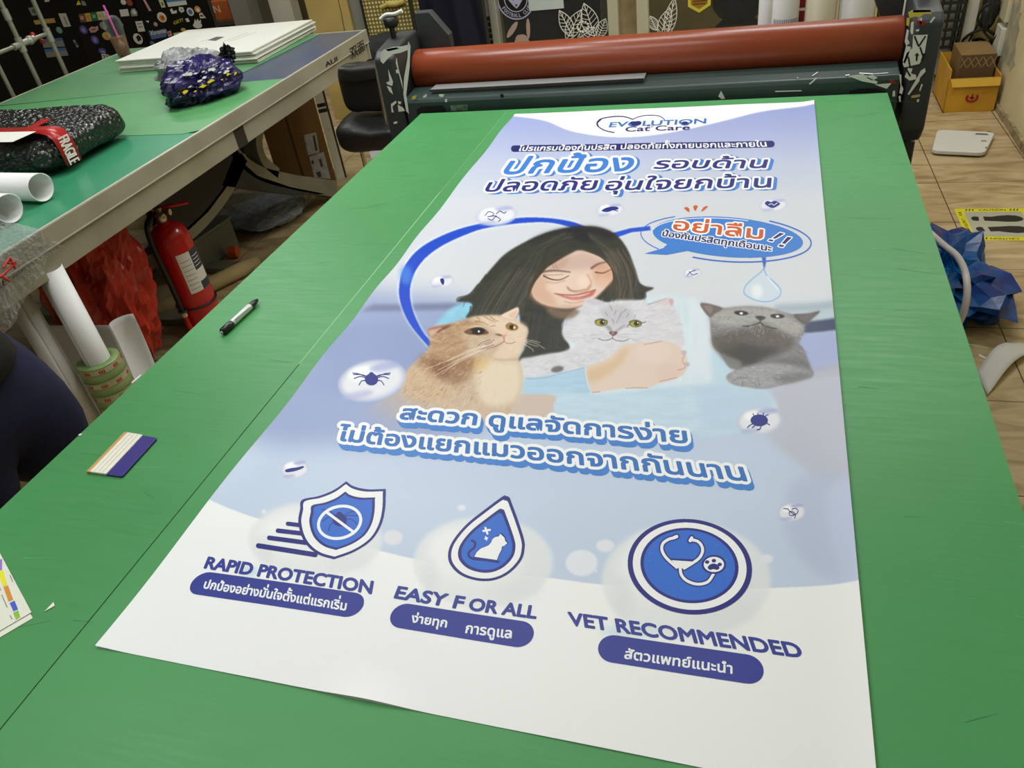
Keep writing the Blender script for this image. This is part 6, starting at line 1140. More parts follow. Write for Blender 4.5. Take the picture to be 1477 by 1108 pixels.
for k in range(46):                                  # strands falling over the edges of the face
    t = R_.rand(); strokes(catm(z2([(1005 - 200 * t, 330 + 105 * t + R_.uniform(-16, 6)), (930 - 150 * t, 372 + 80 * t + R_.uniform(-14, 8)), (838 - 60 * t + R_.uniform(-10, 8), 430 + 60 * t), (762 - 12 * t + R_.uniform(-14, 2), 520 + 60 * t)]), False, 4), 1.1, (62 + R_.uniform(-10, 26), 62 + R_.uniform(-10, 22), 54), R_.uniform(0.2, 0.6), 1.0)
for k in range(30):
    t = R_.rand(); strokes(catm(z2([(1040 + 60 * t, 336 + 22 * t), (1120 + 30 * t, 366 + 20 * t), (1182 + 10 * t, 420 + 20 * t), (1205 + R_.uniform(-6, 14), 500), (1170 + 40 * t, 560)]), False, 4), 1.2, (74 + R_.uniform(-14, 26), 70 + R_.uniform(-14, 20), 58), R_.uniform(0.2, 0.55), 1.0)
# ---- white long-haired cat in her arms
WC = (214, 213, 219)
poly(zB([(520, 196), (590, 194), (650, 210), (715, 242), (780, 212), (900, 206), (1040, 216), (1095, 238), (1180, 205), (1255, 186), (1300, 200), (1305, 258), (1352, 350), (1385, 480), (1395, 620), (1250, 640), (1000, 690), (760, 790), (560, 820), (400, 850), (300, 850), (120, 890), (0, 905), (-60, 880), (-60, 740), (40, 710), (200, 680), (330, 660), (440, 610), (355, 570), (312, 505), (332, 440), (420, 370), (500, 300), (430, 288), (500, 255)]), WC, 2.2, 1, tex=(9, 10, 4, 21))
R_ = np.random.RandomState(9)
def fur(zm, poly_, n, L, ang, cols, w=0.8, a=(0.2, 0.6), seed=1):
    R_ = np.random.RandomState(seed); P = np.array(catm(zm(poly_))); x0, y0, x1, y1 = P[:, 0].min(), P[:, 1].min(), P[:, 0].max(), P[:, 1].max(); X = R_.uniform(x0, x1, n); Y = R_.uniform(y0, y1, n)
    for x, y in zip(X, Y):
        if not inside(P, np.array([x]), np.array([y]))[0, 0]: continue
        an = ang(x, y) + R_.normal(0, 0.25); l = L * R_.uniform(0.5, 1.3); c = cols[R_.randint(len(cols))]
        strokes([(x, y), (x + l * 0.5 * math.cos(an), y + l * 0.5 * math.sin(an)), (x + l * math.cos(an + 0.2), y + l * math.sin(an + 0.2))], w, c, R_.uniform(*a), 0.7, w * 0.4)
cB = np.array(zB([(765, 470)])[0])
fur(zB, [(500, 300), (700, 230), (1040, 216), (1300, 300), (1380, 560), (1000, 600), (760, 700), (560, 640), (330, 500)], 420, 7, lambda x, y: math.atan2((y - cB[1]) * 0.7, x - cB[0]), [(232, 231, 234), (192, 190, 200), (178, 176, 188), (240, 240, 240)], 1.0, (0.2, 0.55), 4)
fur(zB, [(440, 610), (760, 640), (740, 760), (400, 850), (0, 890), (-20, 740), (250, 680)], 260, 8, lambda x, y: 2.7, [(232, 231, 236), (184, 184, 196), (170, 172, 186), (226, 230, 238)], 1.1, (0.2, 0.5), 6)
poly(zB([(1120, 236), (1190, 212), (1262, 194), (1296, 206), (1290, 240), (1210, 240)]), (216, 200, 204), 1.8, 0.8); poly(zB([(1262, 196), (1298, 204), (1296, 250), (1275, 250)]), (206, 168, 172), 1.0, 0.8); strokes(catm(zB([(1075, 246), (1120, 234), (1170, 215), (1250, 190)]), False), 1.6, (132, 132, 126), 0.6, 1.2, 0.6); poly(zB([(535, 205), (640, 212), (690, 240), (600, 250), (540, 235)]), (198, 192, 204), 2, 0.7)
poly(zB([(650, 300), (760, 260), (900, 270), (940, 360), (850, 420), (770, 460), (700, 400)]), (186, 184, 192), 5, 0.6)
for P in ([(840, 318), (815, 370), (795, 410)], [(880, 290), (850, 320)], [(790, 300), (775, 340)], [(700, 320), (720, 350)], [(965, 345), (945, 372)], [(760, 380), (775, 420)], [(740, 260), (760, 300)], [(900, 330), (880, 365)]): strokes(catm(zB(P), False), 1.5, (136, 132, 142), 0.7, 1, 0.8)
poly(zB([(690, 430), (740, 490), (765, 490), (740, 440)]), (140, 136, 140), 2, 0.6); poly(zB([(890, 430), (800, 490), (780, 480), (850, 430)]), (150, 146, 150), 2, 0.6)
for ex_, ey_ in ((660, 405), (963, 417)):
    c = zB([(ex_, ey_)])[0]; ell(c, 9.2, 5.2, (74, 70, 64), 0.8, 0.9, 0.05); ell(c, 7.6, 4.3, (178, 172, 56), 0.5); ell((c[0] + 1.6, c[1] - 0.3), 3.8, 3.4, (42, 46, 36), 0.5); ell((c[0] + 3.4, c[1] - 1.2), 1.1, 0.9, (236, 238, 236), 0.3); strokes(catm([(c[0] - 9, c[1] - 2.5), (c[0], c[1] - 5), (c[0] + 9, c[1] - 2)], False), 1.0, (66, 62, 58), 0.8)
strokes(zB([(1010, 415), (1055, 402)]), 1.2, (70, 66, 60), 0.8); strokes(zB([(905, 425), (890, 448)]), 1.2, (70, 66, 60), 0.8)
poly(zB([(728, 492), (765, 486), (806, 494), (768, 524)]), (92, 72, 74), 0.8, 1); poly(zB([(748, 494), (782, 494), (766, 514)]), (196, 142, 134), 0.7, 1)
strokes(catm(zB([(762, 520), (755, 545), (720, 560), (675, 562), (638, 548)]), False), 1.1, (112, 100, 104), 0.9); strokes(catm(zB([(757, 545), (800, 566), (860, 570), (905, 556)]), False), 1.1, (112, 100, 104), 0.9)
for P in ([(740, 520), (640, 512), (560, 520)], [(735, 530), (640, 540), (570, 556)], [(800, 518), (900, 508), (985, 515)], [(805, 528), (900, 545), (990, 568)]): strokes(catm(zB(P), False), 0.7, (170, 168, 176), 0.7)
ell(zB([(270, 820)])[0], 9, 4.5, (104, 98, 98), 1.5, 0.85, -0.15); strokes(catm(zB([(225, 840), (270, 800), (330, 800)]), False), 1.4, (130, 126, 130), 0.6)
# ---- her sleeve, arm and hand
poly(zB([(-60, 905), (120, 892), (300, 850), (420, 830), (540, 795), (560, 900), (570, 1025), (300, 1030), (-60, 1035)]), (178, 207, 228), 1.4, 1, tex=(7, 30, 4, 31)); strokes(catm(zB([(0, 905), (150, 895), (330, 850), (540, 800)]), False), 1.4, (140, 162, 196), 0.5, 1.2)
HN = [(530, 800), (640, 762), (735, 715), (800, 650), (880, 604), (980, 588), (1100, 584), (1200, 572), (1300, 592), (1370, 640), (1418, 715), (1415, 830), (1340, 900), (1190, 942), (1070, 986), (880, 990), (700, 1012), (580, 1026), (548, 960), (530, 870)]
poly(zB(HN), (222, 204, 190), 1.0, 1); poly(zB([(535, 830), (640, 790), (760, 740), (830, 660), (900, 620), (860, 740), (740, 860), (560, 940)]), (214, 184, 150), 6, 0.75); poly(zB([(1000, 600), (1180, 590), (1280, 640), (1200, 760), (1000, 740)]), (228, 208, 198), 5, 0.8); poly(zB([(1150, 800), (1380, 780), (1330, 890), (1180, 930)]), (220, 196, 186), 5, 0.7)
for P in ([(1040, 602), (1110, 590), (1200, 572)], [(1340, 830), (1380, 822), (1410, 800)], [(1180, 930), (1260, 912), (1330, 896)], [(880, 990), (960, 984), (1070, 986)], [(1400, 700), (1380, 740), (1395, 780)], [(548, 965), (570, 1022), (650, 1018)]): strokes(catm(zB(P), False), 0.9, (172, 118, 104), 0.75, 0.8)
for c in ((1395, 675), (1420, 780)): ell(zB([c])[0], 4, 3.4, (196, 178, 190), 1.2, 0.9)
strokes(catm(zB([(520, 790), (525, 870), (545, 960), (572, 1030)]), False), 1.6, (210, 226, 236), 0.9)
# ---- tan cat on the left
TC0 = [(275, 300), (268, 268), (300, 245), (400, 215), (500, 205), (640, 176), (720, 142), (830, 122), (1000, 114), (1055, 112), (1150, 70), (1236, 28), (1212, 150), (1240, 190), (1300, 226), (1332, 240), (1345, 290), (1320, 370), (1290, 450), (1252, 545), (1232, 584), (1268, 650), (1285, 740), (1275, 900), (1230, 1010), (1180, 1100), (1100, 1220), (700, 1300), (200, 1320), (-300, 1330), (-560, 1400), (-700, 1420), (-640, 1300), (-400, 1120), (-200, 1010), (-60, 940), (0, 880), (40, 735), (100, 645), (200, 555), (258, 500), (300, 440), (292, 372)]
P_ = zA(TC0); poly(P_, (202, 181, 158), 1.6, 1, fade=(640, 585, 600, 650) , tex=(9, 6, 5, 41))
fade_top = (620, 560, 590, 640)
poly(zA([(320, 360), (520, 220), (720, 150), (900, 180), (700, 260), (640, 330), (700, 460), (600, 560), (400, 600), (290, 540), (300, 440)]), (180, 148, 116), 5, 0.85, tex=(16, 5, 3, 42))
poly(zA([(720, 150), (1000, 118), (1230, 170), (1330, 250), (1300, 420), (1240, 540), (1080, 580), (960, 560), (1060, 420), (1000, 300), (860, 200)]), (226, 206, 184), 4, 0.9, tex=(7, 5, 4, 43))
poly(zA([(1236, 32), (1060, 112), (1120, 140), (1200, 148)]), (232, 212, 192), 1, 1); poly(zA([(1225, 60), (1130, 112), (1195, 142)]), (222, 190, 172), 1.2, 0.8)
poly(zA([(274, 290), (300, 250), (500, 212), (560, 215), (430, 270), (340, 340), (300, 340)]), (160, 112, 92), 2, 0.9); poly(zA([(282, 280), (350, 262), (420, 250), (350, 320), (310, 340)]), (212, 180, 164), 2, 0.9); poly(zA([(360, 300), (450, 240), (520, 225), (430, 280)]), (110, 66, 58), 2, 0.8)
poly(zA([(260, 520), (420, 590), (640, 560), (800, 600), (720, 760), (600, 860), (400, 800), (240, 700), (160, 620)]), (150, 114, 82), 8, 0.75, tex=(18, 5, 4, 44)); poly(zA([(300, 600), (520, 620), (480, 760), (340, 740)]), (122, 78, 54), 7, 0.6)
poly(zA([(820, 620), (1080, 600), (1230, 600), (1275, 740), (1260, 920), (1150, 1060), (900, 1080), (800, 900)]), (228, 214, 192), 8, 0.9); poly(zA([(760, 600), (900, 560), (920, 640), (800, 720)]), (214, 176, 112), 6, 0.5)
poly(zA([(0, 880), (60, 720), (260, 660), (400, 860), (600, 960), (300, 1040), (60, 980)]), (206, 176, 142), 8, 0.6, tex=(10, 5, 4, 45))
cA = np.array(zA([(1000, 330)])[0])
fur(zA, [(300, 380), (700, 160), (760, 420), (900, 560), (700, 620), (320, 600)], 200, 7, lambda x, y: math.atan2(y - cA[1], x - cA[0]), [(228, 204, 172), (150, 104, 66), (176, 136, 96), (214, 188, 156)], 0.9, (0.25, 0.6), 7)
fur(zA, [(60, 700), (260, 540), (800, 620), (860, 900), (700, 1060), (200, 1060), (0, 900)], 420, 7, lambda x, y: 2.3, [(232, 212, 182), (140, 96, 62), (186, 148, 108), (220, 196, 164)], 0.9, (0.25, 0.6), 8)
fur(zA, [(820, 640), (1240, 620), (1270, 900), (1120, 1100), (700, 1150), (-100, 1200), (0, 1040)], 240, 7, lambda x, y: 1.9, [(240, 230, 214), (206, 188, 162), (222, 204, 180)], 0.9, (0.2, 0.5), 9)
for P in ([(800, 140), (830, 165), (790, 190)], [(880, 130), (930, 160), (1000, 190)], [(940, 130), (990, 165), (1030, 180)], [(780, 180), (860, 190), (920, 220)], [(700, 190), (650, 215)], [(560, 330), (470, 370), (430, 420)], [(620, 400), (520, 440), (450, 490)], [(990, 225), (940, 235)]): strokes(catm(zA(P), False), 1.8, (160, 120, 86), 0.65, 1.2, 0.8)
poly(zA([(660, 292), (720, 258), (800, 242), (870, 255), (925, 305), (860, 325), (760, 326), (700, 318)]), (118, 84, 62), 0.8, 0.95); ell(zA([(805, 284)])[0], 10.5, 5.0, (40, 34, 28), 0.6); ell(zA([(818, 289)])[0], 1.5, 1.6, (240, 240, 240), 0.3); ell(zA([(735, 290)])[0], 2.4, 2, (150, 96, 60), 0.6, 0.8); poly(zA([(690, 255), (800, 225), (900, 260), (860, 245), (800, 238)]), (226, 206, 182), 1.2, 0.9)
ell(zA([(1172, 240)])[0], 9, 5.0, (150, 106, 50), 0.7, 1, 0.1); ell(zA([(1170, 238)])[0], 6.6, 3.8, (196, 150, 70), 0.6); ell(zA([(1168, 240)])[0], 3.8, 3.4, (44, 36, 26), 0.5); ell(zA([(1196, 244)])[0], 1.3, 1.6, (244, 244, 240), 0.3); strokes(catm(zA([(1105, 225), (1150, 195), (1230, 235)]), False), 1.0, (110, 80, 50), 0.8)
poly(zA([(1000, 318), (1060, 322), (1118, 322), (1084, 356), (1050, 340)]), (222, 158, 148), 0.9, 1); poly(zA([(990, 318), (1040, 315), (1064, 335), (1030, 332)]), (96, 64, 50), 0.9, 0.8)
strokes(catm(zA([(1084, 352), (1084, 392), (1030, 430), (960, 458), (880, 478)]), False), 1.3, (150, 100, 86), 0.85); strokes(catm(zA([(1086, 392), (1120, 414), (1170, 412), (1206, 398)]), False), 1.1, (170, 124, 108), 0.85)
poly(zA([(830, 420), (960, 370), (1070, 380), (980, 440), (860, 470)]), (228, 206, 194), 3, 0.6)
for P in ([(940, 372), (860, 405), (810, 440)], [(985, 378), (900, 410), (830, 448)], [(960, 405), (890, 432)], [(975, 430), (900, 456), (830, 480)]): strokes(catm(zA(P), False), 0.8, (96, 64, 50), 0.8)
for P in ([(870, 430), (640, 540), (240, 690)], [(860, 460), (640, 570), (380, 700)], [(900, 440), (700, 500), (480, 600)], [(850, 480), (560, 640), (340, 760)], [(1320, 375), (1400, 385), (1470, 405)], [(1310, 400), (1390, 430), (1450, 445)], [(1300, 420), (1380, 470), (1400, 500)], [(1300, 385), (1420, 410), (1520, 470)], [(900, 470), (620, 590), (430, 740)]): strokes(catm(zA(P), False), 0.75, (240, 228, 210), 0.75, 0.6)
strokes(catm(zA([(1232, 584), (1100, 592), (980, 585)]), False), 2.0, (190, 160, 130), 0.5, 3)
# ---- grey cat on the right
GC0 = [(122, 112), (200, 114), (330, 152), (440, 142), (560, 136), (700, 146), (790, 168), (945, 208), (1080, 200), (1188, 184), (1130, 245), (1052, 312), (1045, 370), (1010, 440), (1000, 470), (1030, 500), (1062, 560), (1105, 680), (1130, 735), (1090, 772), (900, 822), (700, 868), (550, 856), (420, 832), (360, 780), (372, 742), (440, 702), (380, 680), (330, 605), (300, 555), (250, 512), (222, 430), (212, 330), (206, 242), (160, 185)]
poly(zC(GC0), (134, 132, 134), 1.4, 1, tex=(9, 4, 3, 51))
poly(zC([(210, 240), (330, 165), (560, 140), (800, 175), (1040, 320), (960, 400), (780, 330), (650, 280), (480, 320), (260, 300)]), (176, 174, 172), 5, 0.85, tex=(9, 4, 3, 52)); poly(zC([(225, 420), (320, 380), (520, 340), (660, 300), (800, 350), (960, 440), (880, 540), (700, 600), (560, 680), (480, 690), (360, 620), (260, 520)]), (98, 92, 88), 6, 0.9, tex=(12, 4, 3, 53)); poly(zC([(300, 500), (480, 470), (640, 500), (820, 520), (680, 600), (560, 670), (480, 640), (380, 580)]), (62, 59, 57), 7, 0.85)
poly(zC([(240, 460), (330, 440), (480, 480), (360, 540), (260, 510)]), (96, 98, 76), 6, 0.5)
poly(zC([(360, 780), (440, 710), (560, 665), (720, 640), (860, 640), (1000, 680), (1110, 720), (1080, 770), (900, 820), (700, 864), (550, 852), (420, 830)]), (162, 162, 166), 3, 0.95, tex=(9, 4, 3, 54)); poly(zC([(760, 770), (1000, 720), (1110, 740), (1080, 772), (880, 822)]), (112, 112, 114), 5, 0.7); poly(zC([(640, 640), (860, 600), (1040, 610), (1090, 690), (960, 660), (780, 640)]), (104, 104, 108), 5, 0.7)
poly(zC([(300, 560), (380, 590), (470, 620), (490, 680), (400, 690)]), (130, 134, 128), 3, 0.8)
poly(zC([(126, 118), (215, 122), (320, 155), (250, 205), (200, 230)]), (116, 104, 104), 1.2, 0.9); poly(zC([(150, 135), (230, 140), (215, 205)]), (156, 138, 134), 2, 0.7); poly(zC([(950, 215), (1080, 206), (1180, 190), (1110, 250), (1050, 300)]), (98, 94, 96), 1.2, 0.95); poly(zC([(1000, 220), (1140, 205), (1060, 270)]), (122, 114, 114), 2, 0.6)
cC = np.array(zC([(655, 250)])[0])
fur(zC, [(212, 260), (440, 150), (800, 175), (1040, 320), (960, 450), (660, 340), (300, 460)], 420, 4.5, lambda x, y: math.atan2(y - cC[1], x - cC[0]), [(208, 206, 204), (112, 110, 110), (150, 148, 148)], 0.8, (0.25, 0.6), 11)
fur(zC, [(400, 760), (560, 670), (860, 645), (1100, 720), (900, 815), (560, 850)], 260, 4.5, lambda x, y: 2.9, [(206, 206, 210), (120, 120, 126), (176, 176, 182)], 0.8, (0.25, 0.6), 12)
fur(zC, [(840, 560), (1030, 500), (1100, 680), (900, 620)], 120, 5, lambda x, y: 0.6, [(176, 174, 176), (96, 96, 100)], 0.8, (0.25, 0.6), 13)
for ex_, ey_, r_ in ((487, 197, 0.08), (808, 225, 0.04)):
    c = zC([(ex_, ey_)])[0]; ell(c, 10.2, 3.2, (34, 34, 36), 0.6, 1, r_); ell((c[0] + 0.2, c[1] + 0.5), 2.4, 1.7, (248, 248, 248), 0.4); ell((c[0] - 3, c[1] - 0.4), 1.4, 1.0, (110, 108, 100), 0.4, 0.8)
poly(zC([(612, 232), (655, 222), (704, 238), (658, 264)]), (66, 66, 74), 0.7, 1); strokes(catm(zC([(655, 262), (652, 280), (600, 302), (555, 312), (505, 314)]), False), 1.5, (56, 50, 48), 0.95, 0.6); strokes(catm(zC([(652, 276), (690, 308), (740, 328), (800, 336)]), False), 1.5, (56, 50, 48), 0.95, 0.6)
fur(zC, [(560, 320), (655, 285), (740, 330), (690, 400), (600, 390)], 90, 4, lambda x, y: 1.9, [(206, 200, 192), (140, 134, 130)], 0.8, (0.3, 0.7), 14)
for P in ([(500, 800), (495, 850)], [(560, 800), (620, 835), (625, 860)], [(640, 800), (650, 850)], [(420, 800), (470, 770), (540, 775)]): strokes(catm(zC(P), False), 1.0, (104, 104, 110), 0.7)
# ---- water drop, round bubbles
DRP = catm(z3([(965, 405), (985, 440), (1020, 470), (1055, 510), (1050, 545), (1010, 570), (960, 575), (905, 560), (862, 530), (870, 490), (910, 450), (948, 420)])); poly(DRP, (206, 220, 234), 1, 0.75, False); strokes(np.vstack([DRP, DRP[:1]]), 1.5, (120, 176, 224), 0.9, 0.8); ell(z3([(930, 520)])[0], 8, 10, (236, 240, 244), 4, 0.8); strokes(catm(z3([(985, 440), (1015, 480), (1042, 510)]), False), 2, (228, 238, 246), 0.8)
poly(z3([(955, 340), (978, 340), (976, 375), (968, 408), (962, 375)]), (44, 96, 196), 0.5, 1, False)
def bubble(c, rx, ry, rot=-0.12, s=1.0):
    ell(c, rx, ry, (190, 194, 216), 1.5, 0.75, rot); ell(c, rx * 0.9, ry * 0.88, (228, 230, 236), rx * 0.12, 0.95, rot); ell((c[0] - rx * 0.3, c[1] - ry * 0.35), rx * 0.4, ry * 0.35, (246, 247, 248), rx * 0.1, 0.9, rot); ell((c[0] + rx * 0.35, c[1] - ry * 0.7), rx * 0.45, ry * 0.2, (160, 168, 214), rx * 0.08, 0.7, rot); ell((c[0] - rx * 0.4, c[1] + ry * 0.72), rx * 0.45, ry * 0.18, (174, 180, 216), rx * 0.08, 0.7, rot)
BUB = [((716, 311.5), 30, 14.5), ((880, 303.5), 20, 10), ((1115.5, 296.5), 20.5, 9.5), ((637.5, 407), 17.5, 9), ((999, 394.5), 13, 6.8), ((537, 549.5), 50, 29), ((1095.5, 608), 33, 20), ((425.5, 678), 20, 13.5), ((1142, 740), 20, 13.5)]
for c, rx, ry in BUB: bubble(c, rx, ry, -0.2 if rx > 45 else -0.1)
# ---- speech bubble base
SBc = z3([(775, 232)])[0]
# ---- lay the painting on the sheet
nx, ny = 660, 1040
tx_ = np.linspace(0, 1, nx + 1); vv_ = np.linspace(0, 1, ny + 1)
ypx = 165 + (1165 - 165) * vv_                     # rows spaced evenly as seen, so the far end is not over-sampled
def y_of(row):                                     # rows of the sheet from far to near
    d0 = RC.T @ np.array([0, 0, 0]); out = []
    for r in row:
        d = ray((900, r)); t = (0.8 - CAM.z) / d[2]; out.append(d[1] * t)
    o = np.array(out); return BYF + (BYN - BYF) * (o - o[0]) / (o[-1] - o[0])
yr = y_of(ypx); GX, GY = np.meshgrid(BX0 + (BX1 - BX0) * tx_, yr); GZ = ripple(GX, GY)
V = np.stack([GX, GY, GZ], -1).reshape(-1, 3); PXV = to_px(np.stack([GX, GY, np.full_like(GX, 0.8)], -1).reshape(-1, 3))
fx = np.clip((PXV[:, 0] - PX_0) * SS - 0.5, 0, NW - 1.01); fy = np.clip((PXV[:, 1] - PY_0) * SS - 0.5, 0, NH - 1.01); ix, iy = fx.astype(int), fy.astype(int); ax_, ay_ = (fx - ix)[:, None], (fy - iy)[:, None]
CV = IMG[iy, ix] * (1 - ax_) * (1 - ay_) + IMG[iy, ix + 1] * ax_ * (1 - ay_) + IMG[iy + 1, ix] * (1 - ax_) * ay_ + IMG[iy + 1, ix + 1] * ax_ * ay_
CV = np.clip(CV, 0, 255); CV = lin(np.clip(CV - 22 * (1 - CV / 235.0) * (CV < 235), 4, 255))
bn_ = thing('banner', 'printed cat-care banner with a smiling woman and three cats, lying on the green table', 'banner', (-0.31, 1.39, 0.8))
OFF = np.array((-0.31, 1.39, 0.8))
me = bpy.data.meshes.new('printed_sheet'); nv = len(V); me.vertices.add(nv); me.vertices.foreach_set('co', (V - OFF).astype(np.float32).ravel())
I = np.arange(ny)[:, None] * (nx + 1) + np.arange(nx)[None]; Q = np.stack([I, I + nx + 1, I + nx + 2, I + 1], -1).reshape(-1, 4); nf = len(Q)
me.loops.add(nf * 4); me.loops.foreach_set('vertex_index', Q.ravel().astype(np.int32)); me.polygons.add(nf); me.polygons.foreach_set('loop_start', np.arange(0, nf * 4, 4, dtype=np.int32)); me.polygons.foreach_set('use_smooth', np.ones(nf, bool)); me.update(calc_edges=True)
ca_ = me.color_attributes.new('print', 'FLOAT_COLOR', 'POINT'); ca_.data.foreach_set('color', np.concatenate([CV, np.ones((nv, 1))], 1).astype(np.float32).ravel())
def vinyl(m, rough=0.38):
    b = m.node_tree.nodes['Principled BSDF']; b.inputs['Roughness'].default_value = rough; b.inputs['Specular IOR Level'].default_value = 0.22; return b
VM = bpy.data.materials.new('printed_vinyl'); VM.use_nodes = True; b = vinyl(VM); at_ = VM.node_tree.nodes.new('ShaderNodeVertexColor'); at_.layer_name = 'print'; VM.node_tree.links.new(at_.outputs[0], b.inputs['Base Color'])
me.materials.append(VM); so = bpy.data.objects.new('printed_sheet', me); COL.objects.link(so); so.parent = bn_
MB().add([(BX0, BYF, 0.80035), (BX1, BYF, 0.80035), (BX1, BYN, 0.80035), (BX0, BYN, 0.80035)], [(0, 1, 2, 3)]).build('sheet_backing', mat('vinyl_back', (226, 228, 228), 0.5), bn_)

# ---- crisp printed shapes: drawn as labels on a fine raster, then turned into strips lying on the sheet
PAL = dict(navy=(44, 46, 126), white=(240, 242, 242), sky=(62, 126, 208), blue=(52, 108, 206), shade=(66, 128, 206), orange=(206, 92, 44), deep=(34, 44, 134), wine=(38, 40, 110), pill=(60, 68, 150), head=(72, 136, 206), ltext=(54, 114, 188))
PK = list(PAL); PM_ = {}
def pmat(k):
    if k not in PM_: PM_[k] = mat('ink_' + k, PAL[k], 0.38, spec=0.22)
    return PM_[k]
class Canvas:
    def __init__(s, x0, y0, x1, y1, ss=3): s.x0, s.y0, s.ss = x0, y0, ss; s.w, s.h = int((x1 - x0) * ss), int((y1 - y0) * ss); s.xs = (np.arange(s.w) + 0.5) / ss + x0; s.ys = (np.arange(s.h) + 0.5) / ss + y0; s.L = np.zeros((s.h, s.w), np.int16)
    def put(s, M, k): s.L[M] = PK.index(k) + 1
    def poly(s, P, k, sm=False, closed=True): s.put(inside(catm(P) if sm else np.asarray(P, float), s.xs, s.ys), k)
    def smask(s, P, w, sm=True):
        P = catm(P, False) if sm else np.asarray(P, float); M = np.zeros((s.h, s.w), bool)
        for p, q in zip(P[:-1], P[1:]):
            m = w / 2 + 1; i0, i1 = np.searchsorted(s.xs, [min(p[0], q[0]) - m, max(p[0], q[0]) + m]); j0, j1 = np.searchsorted(s.ys, [min(p[1], q[1]) - m, max(p[1], q[1]) + m])
            if i1 <= i0 or j1 <= j0: continue
            x, y = s.xs[None, i0:i1], s.ys[j0:j1, None]; d = q - p; t = np.clip(((x - p[0]) * d[0] + (y - p[1]) * d[1]) / max(1e-9, d @ d), 0, 1); M[j0:j1, i0:i1] |= np.hypot(x - p[0] - t * d[0], y - p[1] - t * d[1]) < w / 2
        return M
    def stroke(s, P, w, k, sm=True): s.put(s.smask(P, w, sm), k)
    def ell(s, c, rx, ry, k, rot=0.0):
        x, y = s.xs[None] - c[0], s.ys[:, None] - c[1]; cr, sr = math.cos(rot), math.sin(rot); s.put((((x * cr + y * sr) / rx) ** 2 + ((-x * sr + y * cr) / ry) ** 2) < 1, k)
    def tmask(s, body, BL, BR, TL, bold=0.0):
        """lettering mask: baseline BL..BR, letter height BL..TL (photo points on the banner, mapped in the banner's plane)"""
        O, X, Y = T(BL, 0.8), T(BR, 0.8), T(TL, 0.8); verts, tris, w = glyphs(body, bold); h = 0.56 if any(0x0e00 <= ord(c) < 0x0e80 for c in body) else 0.70
        P3 = [O + (X - O) * ((v[0] - w[0]) / (w[1] - w[0])) + (Y - O) * (v[1] / h) for v in verts]; P = to_px([tuple(p) for p in P3]); M = np.zeros((s.h, s.w), bool)
        for t in tris:
            a, b_, c = P[t[0]], P[t[1]], P[t[2]]; i0, i1 = np.searchsorted(s.xs, [min(a[0], b_[0], c[0]) - 0.2, max(a[0], b_[0], c[0]) + 0.2]); j0, j1 = np.searchsorted(s.ys, [min(a[1], b_[1], c[1]) - 0.2, max(a[1], b_[1], c[1]) + 0.2])
            if i1 <= i0 or j1 <= j0: continue
            x, y = s.xs[None, i0:i1], s.ys[j0:j1, None]; e = lambda p, q: (q[0] - p[0]) * (y - p[1]) - (q[1] - p[1]) * (x - p[0]); e0, e1, e2 = e(a, b_), e(b_, c), e(c, a); M[j0:j1, i0:i1] |= ((e0 >= -1e-6) & (e1 >= -1e-6) & (e2 >= -1e-6)) | ((e0 <= 1e-6) & (e1 <= 1e-6) & (e2 <= 1e-6))
        return M
    def dil(s, M, rx, ry):
        R = M.copy(); rx, ry = rx * s.ss, ry * s.ss
        for k in range(28):
            for f in (1.0, 0.55):
                dx, dy = int(round(f * rx * math.cos(k * math.pi / 14))), int(round(f * ry * math.sin(k * math.pi / 14))); R |= s.shift(M, dx, dy)
        return R
    def shift(s, M, dx, dy):
        R = np.zeros_like(M); h, w = M.shape; R[max(0, dy):h + min(0, dy), max(0, dx):w + min(0, dx)] = M[max(0, -dy):h + min(0, -dy), max(0, -dx):w + min(0, -dx)]; return R
    def extr(s, M, dx, dy, n=10):
        R = M.copy()
        for k in range(1, n + 1): R |= s.shift(M, int(round(dx * s.ss * k / n)), int(round(dy * s.ss * k / n)))
        return R
    def text(s, body, BL, BR, TL, k, bold=0.0): s.put(s.dil(s.tmask(body, BL, BR, TL), bold, bold * 0.8), k)
    def build(s, name, label=None, lift=0.0003):
        used = [k for k in PK if (s.L == PK.index(k) + 1).any()]; idx = {PK.index(k) + 1: n for n, k in enumerate(used)}; quads = []; mi = []; mx = 18 * s.ss
        D = (s.L[:, 1:] != s.L[:, :-1])
        for j in range(s.h):
            row = s.L[j]
            if not row.any(): continue
            cuts = np.concatenate([[0], np.nonzero(D[j])[0] + 1, [s.w]])
            for a, b_ in zip(cuts[:-1], cuts[1:]):
                v = row[a]
                if v == 0: continue
                for c in range(a, b_, mx): quads.append((c, min(b_, c + mx), j)); mi.append(idx[v])
        q = np.array(quads, float); x0, x1 = s.x0 + q[:, 0] / s.ss, s.x0 + q[:, 1] / s.ss; y0, y1 = s.y0 + q[:, 2] / s.ss, s.y0 + (q[:, 2] + 1) / s.ss
        P = np.stack([np.stack([x0, y1], 1), np.stack([x1, y1], 1), np.stack([x1, y0], 1), np.stack([x0, y0], 1)], 1).reshape(-1, 2)
        d = np.stack([P[:, 0] - CX, P[:, 1] - CY, np.full(len(P), F_PX)], 1) @ RC; t = (0.8 - CAM.z) / d[:, 2]; X, Y = d[:, 0] * t, d[:, 1] * t
        Wv = np.stack([X, Y, ripple(X, Y) + lift], 1) - OFF; n = len(quads)
        me = bpy.data.meshes.new(name); me.vertices.add(4 * n); me.vertices.foreach_set('co', Wv.astype(np.float32).ravel()); me.loops.add(4 * n); me.loops.foreach_set('vertex_index', np.arange(4 * n, dtype=np.int32)); me.polygons.add(n); me.polygons.foreach_set('loop_start', np.arange(0, 4 * n, 4, dtype=np.int32))
